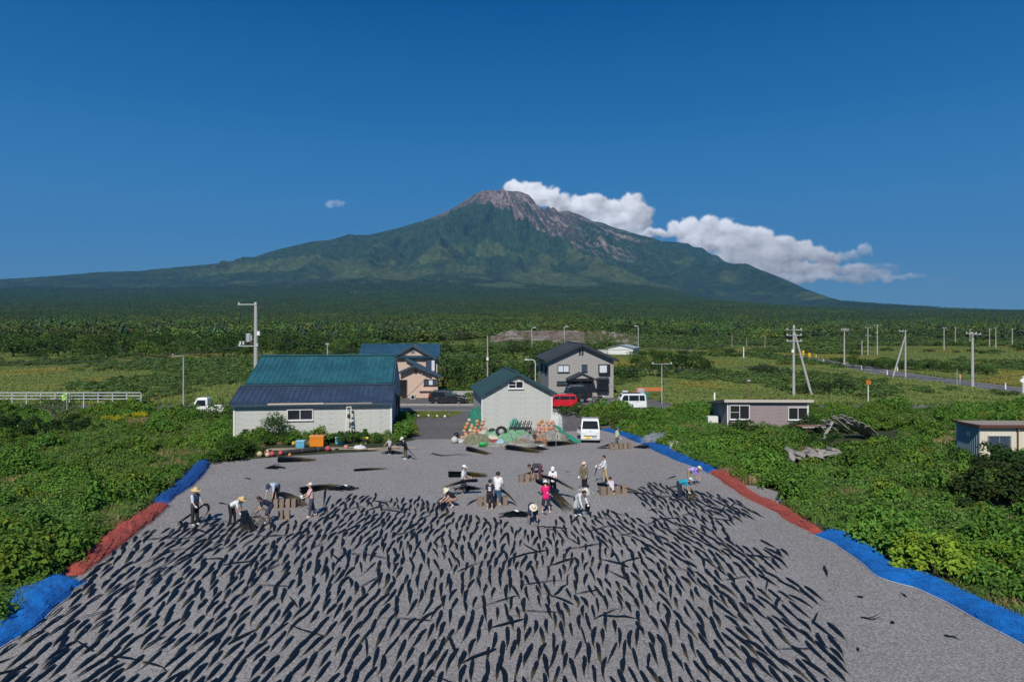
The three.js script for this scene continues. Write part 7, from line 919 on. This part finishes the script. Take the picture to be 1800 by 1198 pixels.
{ let p;
  p = person({ at: [342, 923], h: 1.72, face: 62, label: 'person in yellow straw hat and navy vest standing at the far left', shirt: [.50, .58, .68], vest: [.035, .045, .075], trousers: [.018, .02, .022], sleeve: 1, shoes: [.5, .5, .5], hat: 'straw', gloves: true, grip: true, armL: [18, 6, 28], armR: [20, 8, 32], nod: 16 });
  { const h = p.hands[0]; held('kelp drooping from the hands of the person in yellow straw hat', h, null, { path: [groundAt(312, 923), h.clone().lerp(groundAt(312, 923), .35), h.clone().add(V(.06, .06, 0)), h.clone().add(V(.26, -.12, .1)), groundAt(350, 926).add(V(0, .02, 0))], n: 14, thick: .14, olive: .1, seed: 3 }); }
  p = person({ at: [408, 921], h: 1.6, face: 80, bend: 62, bend2: 72, nod: 30, label: 'person in white T-shirt and straw hat bending to the right', shirt: [.72, .72, .72], trousers: [.016, .014, .016], shoes: [.02, .02, .02], hat: 'straw', gloves: true, grip: true, armL: [8, 4, 10], armR: [14, 4, 12], legL: [16, 14, 4], legR: [8, 16, 4], longHair: true });
  held('kelp bunch held to the ground by the person in white T-shirt and straw hat', p.hands[0].clone().add(V(0, .05, 0)), groundAt(432, 938), { n: 24, thick: .3, fan: .8, olive: .0, seed: 5 });
  p = person({ at: [484, 884], h: 1.68, face: -20, bend: 78, bend2: 95, nod: 60, label: 'person in pale blue shirt and navy cap bending over the tan blocks', shirt: [.42, .48, .60], trousers: [.02, .018, .02], sleeve: .9, shoes: [.1, .1, .1], hat: 'cap', hatCol: [.03, .04, .11], armL: [12, 4, 6], armR: [16, 4, 6], legL: [14, 12, 6], legR: [14, 12, 6] });
  p = person({ at: [472, 920], h: 1.62, face: -62, bend: 58, bend2: 62, nod: 40, label: 'person in navy T-shirt and shorts bending over the wire reel', shirt: [.015, .022, .055], trousers: [.015, .024, .075], legs: 1.02, shoes: [.55, .55, .52], armL: [22, 4, 16], armR: [18, 4, 16], legL: [34, 40, 5], legR: [16, 28, 5], longHair: true });
  p = person({ at: [549, 908], h: 1.64, face: -70, label: 'person in pink shirt and pale cap standing with grey jeans', shirt: [.68, .42, .42], dye: (x, y) => (y < -.26 ? [1.1, 1.5, 1.5] : null), trousers: [.055, .065, .085], sleeve: .8, shoes: [.68, .50, .48], hat: 'cap', hatCol: [.68, .62, .52], gloves: true, grip: true, longHair: true, armL: [28, 6, 42], armR: [30, 6, 40], legL: [10, 6, 5], legR: [-12, 6, 5], nod: 2 });
  { const h = p.hands[1]; held('short kelp piece in the hands of the person in pink shirt', h.clone().add(V(.15, .1, 0)), groundAt(530, 895).setY(.25), { n: 9, olive: .0, seed: 7 }); const h2 = p.hands[0]; held('thin kelp hanging behind the person in pink shirt', flat(572, 876).setY(.5), groundAt(567, 896), { n: 3, thick: .05, seed: 8, lift: 0 }); }
  p = person({ at: [685, 799], h: 1.22, face: -35, label: 'child in grey T-shirt and black trousers at the workshop corner', shirt: [.42, .42, .46], trousers: [.014, .014, .016], shoes: [.6, .6, .6], armL: [8, 10, 12], armR: [30, 30, 20] });
  p = person({ at: [713, 807], h: 1.6, face: -55, bend: 22, nod: 30, label: 'person in white cap and navy top with olive trousers near the workshop', shirt: [.022, .026, .042], dye: (x, y, z) => (x > .03 && x < .12 && y > -.05 && z > -.02 ? [26, 23, 15] : null), trousers: [.10, .095, .062], sleeve: 1.2, shoes: [.65, .65, .65], hat: 'cap', grip: true, armL: [30, 8, 40], armR: [34, 8, 40] });
  held('dark kelp trailing to the right from the person in navy top', p.hands[0].clone().add(V(-.2, .1, 0)), groundAt(733, 808), { n: 20, thick: .2, fan: .5, olive: 0, lift: .35, seed: 9 });
  p = person({ at: [806, 869], h: 1.7, face: 78, bend: 2, nod: 12, label: 'person in white cap and T-shirt striding with striped shorts', shirt: [.72, .72, .72], trousers: [.015, .016, .02], legs: 1.06, trouserDye: (x, y) => (Math.abs(y - .62) < .03 || Math.abs(y - .52) < .025 ? [40, 38, 34] : null), shoes: [.22, .22, .22], hat: 'cap', grip: true, armL: [14, 8, 55], armR: [4, 8, 40], legL: [14, 50, 4], legR: [-6, 66, 4] });
  { const h = p.hands[1]; held('kelp bundle carried under the arm of the person in white cap and T-shirt', h.clone().add(V(.55, .02, 0)), h.clone().add(V(-1.35, -.3, .15)), { n: 26, thick: .22, pile: .14, fan: .5, olive: .15, w: .12, seed: 10 }); }
  p = person({ at: [796, 891], h: 1.58, face: -68, bend: 42, bend2: 50, nod: 45, label: 'person in cream sun hat and black top crouching on the gravel', shirt: [.014, .012, .015], trousers: [.36, .22, .16], legs: 1.0, sleeve: .25, shoes: [.6, .5, .42], hat: 'sun', armL: [34, 4, 20], armR: [30, 4, 22], legL: [92, 132, 8], legR: [70, 128, 8] });
  held('dark kelp spread before the person in cream sun hat', groundAt(783, 884).setY(.25), groundAt(768, 899), { n: 14, thick: .3, fan: .8, olive: -.2, seed: 12 });
  p = person({ at: [861, 896], h: 1.52, face: 174, label: 'boy in black T-shirt with white print seen from behind', shirt: [.018, .02, .026], dye: (x, y, z) => (z < -.04 && Math.abs(x) < .085 && ((y > .0 && y < .065) || (y > -.12 && y < -.03 && vnoise(x * 60, y * 40) > .28)) ? [34, 32, 27] : null), trousers: [.014, .019, .034], legs: 1.08, shoes: [.40, .37, .33], armL: [6, 8, 10], armR: [6, 6, 10], legL: [1, 2, 5], legR: [1, 2, 5] });
  p = person({ at: [875, 889], h: 1.74, face: 168, build: 1.08, label: 'man in white T-shirt and blue jeans seen from behind', shirt: [.74, .74, .75], trousers: [.03, .085, .155], legs: 1.62, shoes: [.5, .38, .3], armL: [24, 8, 30], armR: [10, 12, 14] });
  p = person({ at: [949, 846], h: 1.72, face: -78, bend: 88, bend2: 112, nod: 40, label: 'person in dark striped maroon trousers bending double over tan blocks', shirt: [.045, .042, .062], trousers: [.095, .022, .045], trouserDye: (x, y) => (Math.abs(Math.abs(x) - .135) < .018 ? [3.5, 5, 4] : null), sleeve: .95, shoes: [.05, .05, .05], armL: [-8, 4, 16], armR: [0, 4, 14], legL: [8, 8, 4], legR: [3, 8, 4] });
  p = person({ at: [972, 871], h: 1.6, face: -8, label: 'person in white cap and white T-shirt with red print facing the camera', nod: 32, shirt: [.72, .72, .72], dye: (x, y, z) => (z > .04 && Math.abs(x) < .045 && y > -.12 && y < .02 && vnoise(x * 50, y * 40) > .3 ? [.85, .12, .15] : null), trousers: [.018, .018, .02], legs: 1.12, shoes: [.4, .3, .27], hat: 'cap', grip: true, armL: [20, 10, 50], armR: [30, 8, 50], legL: [4, 6, 4], legR: [-4, 6, 4] });
  held('olive kelp bundle held by the person with the red print', p.hands[1].clone().add(V(-.35, .1, .1)), p.hands[0].clone().add(V(1.0, -.45, .4)), { n: 28, thick: .24, pile: .16, fan: .6, olive: .12, w: .12, seed: 14 });
  p = person({ at: [960, 902], h: 1.6, face: 196, bend: 8, label: 'person in bright magenta T-shirt and white hat seen from behind', shirt: [.70, .006, .135], dye: (x, y, z) => (z < -.05 && x < -.01 && y < -.12 && y > -.2 ? [1, 40, 3.5] : null), trousers: [.02, .024, .045], legs: 1.08, shoes: [.55, .5, .47], hat: 'cap', hatCol: [.7, .7, .7], grip: true, armL: [14, 10, 30], armR: [18, 10, 30], legL: [6, 4, 9], legR: [-6, 4, 9], hem: .05 });
  held('long olive kelp bundle dragged by the person in magenta', groundAt(945, 872).setY(.75), groundAt(1006, 901), { n: 34, thick: .26, pile: .16, fan: .9, olive: .12, w: .12, lift: .2, seed: 16 });
  p = person({ at: [935, 920], h: 1.58, face: 6, bend: 84, bend2: 100, nod: 55, label: 'person in navy shirt and straw hat bending toward the camera', shirt: [.022, .03, .085], trousers: [.035, .07, .12], shoes: [.25, .2, .2], hat: 'sun', sleeve: 1.4, armL: [4, 6, 10], armR: [4, 6, 10], legL: [10, 10, 7], legR: [10, 10, 7] });
  p = person({ at: [1028, 862], h: 1.62, face: -30, label: 'person in beige bonnet and olive jacket with white gloves', shirt: [.145, .125, .075], trousers: [.014, .013, .014], sleeve: 1.9, top: 'jacket', shoes: [.6, .58, .52], hat: 'bonnet', gloves: true, hem: .12, armL: [20, 14, 24], armR: [12, 12, 20], legL: [8, 6, 4], legR: [-8, 8, 4] });
  p = person({ at: [1014, 906], h: 1.6, face: 38, bend: 56, bend2: 62, nod: 45, label: 'person in pale grey apron with dark hair bending right', shirt: [.62, .64, .66], apron: [.42, .45, .47], trousers: [.015, .016, .02], sleeve: 1.85, shoes: [.62, .6, .58], gloves: true, grip: true, longHair: true, armL: [18, 6, 10], armR: [14, 6, 12], legL: [6, 8, 5], legR: [2, 8, 5] });
  held('kelp held to the ground by the person in pale grey apron', p.hands[0].clone().add(V(0, .05, 0)), groundAt(1031, 905), { n: 14, thick: .16, fan: .35, olive: .0, seed: 18 });
  { const q = groundAt(1030, 868); netHeap('white bag lying behind the bending person in the apron', 1031, 870, .42, .34, .34, lin(.6, .58, .54), 831, 0, 20, 'bag'); }
  p = person({ at: [1066, 850], h: 1.66, face: -82, label: 'boy in white long sleeved shirt and khaki trousers facing left', shirt: [.66, .66, .68], trousers: [.42, .34, .20], legs: 1.75, sleeve: 1.6, shoes: [.05, .05, .06], gloves: true, armL: [20, 6, 45], armR: [26, 6, 45], nod: 14, legL: [-10, 10, 4], legR: [4, 4, 4] });
  held('short olive kelp dangling from the hands of the boy in khaki', p.hands[1].clone().add(V(.1, .05, 0)), p.hands[1].clone().add(V(-.1, -.6, 0)), { n: 9, lift: 0, olive: .25, seed: 20 });
  p = person({ at: [1075, 869], h: 1.42, face: 200, bend: 26, nod: 20, label: 'child in lilac long sleeved shirt crouching beside the blocks, from behind', shirt: [.60, .53, .62], trousers: [.06, .06, .075], sleeve: 1.75, shoes: [.66, .62, .5], armL: [30, 12, 25], armR: [48, 20, 20], legL: [96, 138, 10], legR: [84, 134, 10] });
  p = person({ at: [1083, 789], h: 1.64, face: 100, label: 'person in pale green shirt and grey shorts before the mini truck', shirt: [.46, .56, .30], trousers: [.075, .078, .08], legs: 1.2, shoes: [.4, .4, .45], hat: 'cap', hatCol: [.05, .12, .22], gloves: true, armL: [10, 8, 16], armR: [16, 8, 16], legL: [14, 8, 4], legR: [-12, 10, 4], nod: 26 });
  p = person({ at: [1196, 877], h: 1.62, face: 62, bend: 76, bend2: 84, nod: 20, build: 1.05, label: 'person in turquoise T-shirt bending low beside the kelp', shirt: [.012, .30, .42], trousers: [.015, .025, .048], shoes: [.1, .1, .12], hat: 'cap', hatCol: [.5, .6, .65], gloves: true, grip: true, armL: [6, 6, 12], armR: [10, 4, 10], legL: [10, 6, 5], legR: [6, 8, 5] });
  held('brown kelp bunch on the ground before the person in turquoise', p.hands[0].clone(), groundAt(1215, 880), { n: 20, thick: .34, fan: .7, olive: .25, seed: 22 });
  p = person({ at: [1213, 852], h: 1.6, face: 55, bend: 80, bend2: 90, nod: 15, label: 'person in purple and white shirt with cream cap bending behind', shirt: [.50, .44, .70], dye: (x, y, z) => (fbm(x * 12 + 4, y * 12, 3) > .5 ? [.55, .38, .95] : null), trousers: [.27, .22, .15], sleeve: 1.0, shoes: [.1, .1, .1], hat: 'cap', hatCol: [.72, .66, .52], armL: [6, 6, 10], armR: [6, 4, 10], legL: [10, 6, 5], legR: [4, 8, 5] });
}
// ================================================================ the kelp spread over the gravel, blade by blade
{
  const r = rng(4242), variants = []; for (let i = 0; i < 28; i++) { const q = rng(500 + i), L = 1, bendX = (q() - .5) * .13, hook = (q() - .5) * .10; const pts = [V(bendX * .6 + hook, .022 + .02 * q(), -L / 2), V(bendX * .15, .035 + .03 * q(), -L * .22), V(-bendX * .25, .03 + .03 * q(), L * .08), V(-bendX * .1, .02, L * .32), V(bendX * .45 + hook * .3, .014, L / 2)]; variants.push(bladeGeo(pts, .082 + .026 * q(), q, { seg: 14, tail: .42 + .2 * q(), cup: .16, olive: (i % 9 === 0 ? .22 : -.05) + .18 * q() })); }
  const thin = []; for (let i = 0; i < 6; i++) { const q = rng(700 + i), b = (q() - .5) * .2; thin.push(bladeGeo([V(b, .03, -.5), V(0, .05, -.15), V(-b * .5, .05, .2), V(b * .3, .02, .5)], .055, q, { seg: 12, tail: .5, olive: .1 })); }
  const field = outline([[-200, 1240], [60, 1100], [135, 1028], [205, 966], [255, 938], [300, 932], [365, 908], [420, 926], [470, 925], [555, 916], [578, 888], [612, 872], [650, 876], [700, 880], [735, 878], [770, 890], [800, 910], [870, 912], [925, 938], [985, 916], [1035, 905], [1075, 900], [1110, 908], [1140, 922], [1160, 905], [1128, 888], [1118, 868], [1150, 848], [1200, 860], [1250, 868], [1300, 884], [1335, 905], [1300, 916], [1268, 925], [1285, 950], [1285, 966], [1330, 965], [1385, 972], [1375, 990], [1340, 1005], [1390, 1022], [1440, 1046], [1410, 1062], [1440, 1085], [1480, 1105], [1470, 1130], [1480, 1165], [1470, 1240]]);
  // scattered so that no two heads come closer than an elongated neighbourhood; a few gaps and crossings stay
  const kept = [], grid = new Map(), gk = (i, j) => i * 4096 + j; for (let n = 0; n < 140000; n++) { const Z = -15.4 - 30 * r(), X = -26 + 48 * r(); if (!inside(field, X, Z)) continue; if (vnoise(X / 1.2 + 5, Z / 1.6) > .93) continue; const sc = lerp(1, .92, sstep(20, 36, -Z)), i = Math.floor(X / .5 + 200), j = Math.floor(-Z / 1.2); let ok = true; for (let a = -1; a <= 1 && ok; a++) for (let b = -1; b <= 1 && ok; b++) for (const [x, z] of grid.get(gk(i + a, j + b)) ?? []) if (((x - X) / (.26 * sc)) ** 2 + ((z - Z) / (.76 * sc)) ** 2 < 1) { ok = false; break; } if (!ok) continue; kept.push([X, Z]); const k = gk(i, j); if (!grid.has(k)) grid.set(k, []); grid.get(k).push([X, Z]); }
  const blades = kept.map(([x, z]) => { const a = (fbm(x / 3.4 + 11, z / 3.8, 3) - .5) * 1.5; let yaw = a * .36 + (r() - .5) * .30 + .16 * sstep(-6, -14, x) + .1 * sstep(4, 11, x); let L = .95 + .6 * r(), kind = 'wide'; const q = r(); if (q < .075) { yaw = (r() - .5) * 3.4 + (r() < .5 ? 1.57 : -1.57) * .9; L *= 1.15; kind = r() < .5 ? 'thin' : 'wide'; } return { x, z, yaw, L, kind, v: Math.floor(r() * (kind === 'thin' ? 6 : 28)), w: .86 + .42 * r(), y: .004 + .02 * r() }; });
  for (const [px, py, yaw] of [[1452, 1006, -.35], [1352, 958, .3], [1362, 972, .2], [436, 842, 1.1], [393, 886, 1.2], [828, 884, -.3], [317, 920, .5], [1345, 980, 1.3], [1130, 868, 1.4], [1180, 840, -.8], [660, 872, .2], [752, 886, .3]]) { const p = flat(px, py); blades.push({ x: p.x, z: p.z, yaw, L: px < 450 ? .7 : 1.3, kind: 'wide', v: Math.floor(r() * 28), w: 1, y: .01 }); }
  { const q = rng(91); for (let i = 0; i < 46; i++) { const p = flat(250 + 1450 * q(), 800 + 380 * Math.sqrt(q())); if (inside(yard, p.x, p.z) && edgeDist(yard, p.x, p.z) > .5 && !inside(field, p.x, p.z)) blades.push({ x: p.x, z: p.z, yaw: q() * 6.28, L: .22 + .3 * q(), kind: q() < .5 ? 'thin' : 'wide', v: Math.floor(q() * 6), w: 1, y: .01 }); } }
  blades.sort((a, b) => b.z - a.z);
  const M4 = new THREE.Matrix4(), Q = new THREE.Quaternion(), E = new THREE.Euler(), label = 'dark kelp frond drying flat in the wide spread on grey gravel', group = 'kelp fronds drying on the gravel nearest the camera'; const onShow = (b) => { const d = -b.z, py = HORIZON + EYE * FOCAL / d, px = 900 + b.x / d * FOCAL; return py < 1225 && px > -20 && px < 1820; };
  const proto = {}; const restG = []; let n = 0; for (const b of blades) { if (!onShow(b)) continue; const g = b.kind === 'thin' ? thin[b.v] : variants[b.v]; const key2 = b.kind + b.v; if (n < 300) { n++; const m = proto[key2] ? copy(proto[key2], V(b.x, b.y, b.z), b.yaw, label, group) : (proto[key2] = single('kelp_frond', label, 'kelp', g, kelpMat, V(b.x, b.y, b.z), b.yaw, group)); m.scale.set(1.15 * b.w, 1, b.L); } else { M4.compose(V(b.x, b.y, b.z), Q.setFromEuler(E.set(0, b.yaw, 0)), V(1.15 * b.w, 1, b.L)); restG.push(g.clone().applyMatrix4(M4)); } }
  const rest = single('kelp_spread', 'rows of dark kelp fronds farther back, laid out to dry toward the people', 'kelp', merge(restG), kelpMat); rest.userData.kind = 'stuff'; console.log('kelp', blades.length, n, restG.length);
}
scene.traverse((o) => { if (o.isMesh) { o.castShadow = true; o.receiveShadow = true; } });
renderer.render(scene, camera);
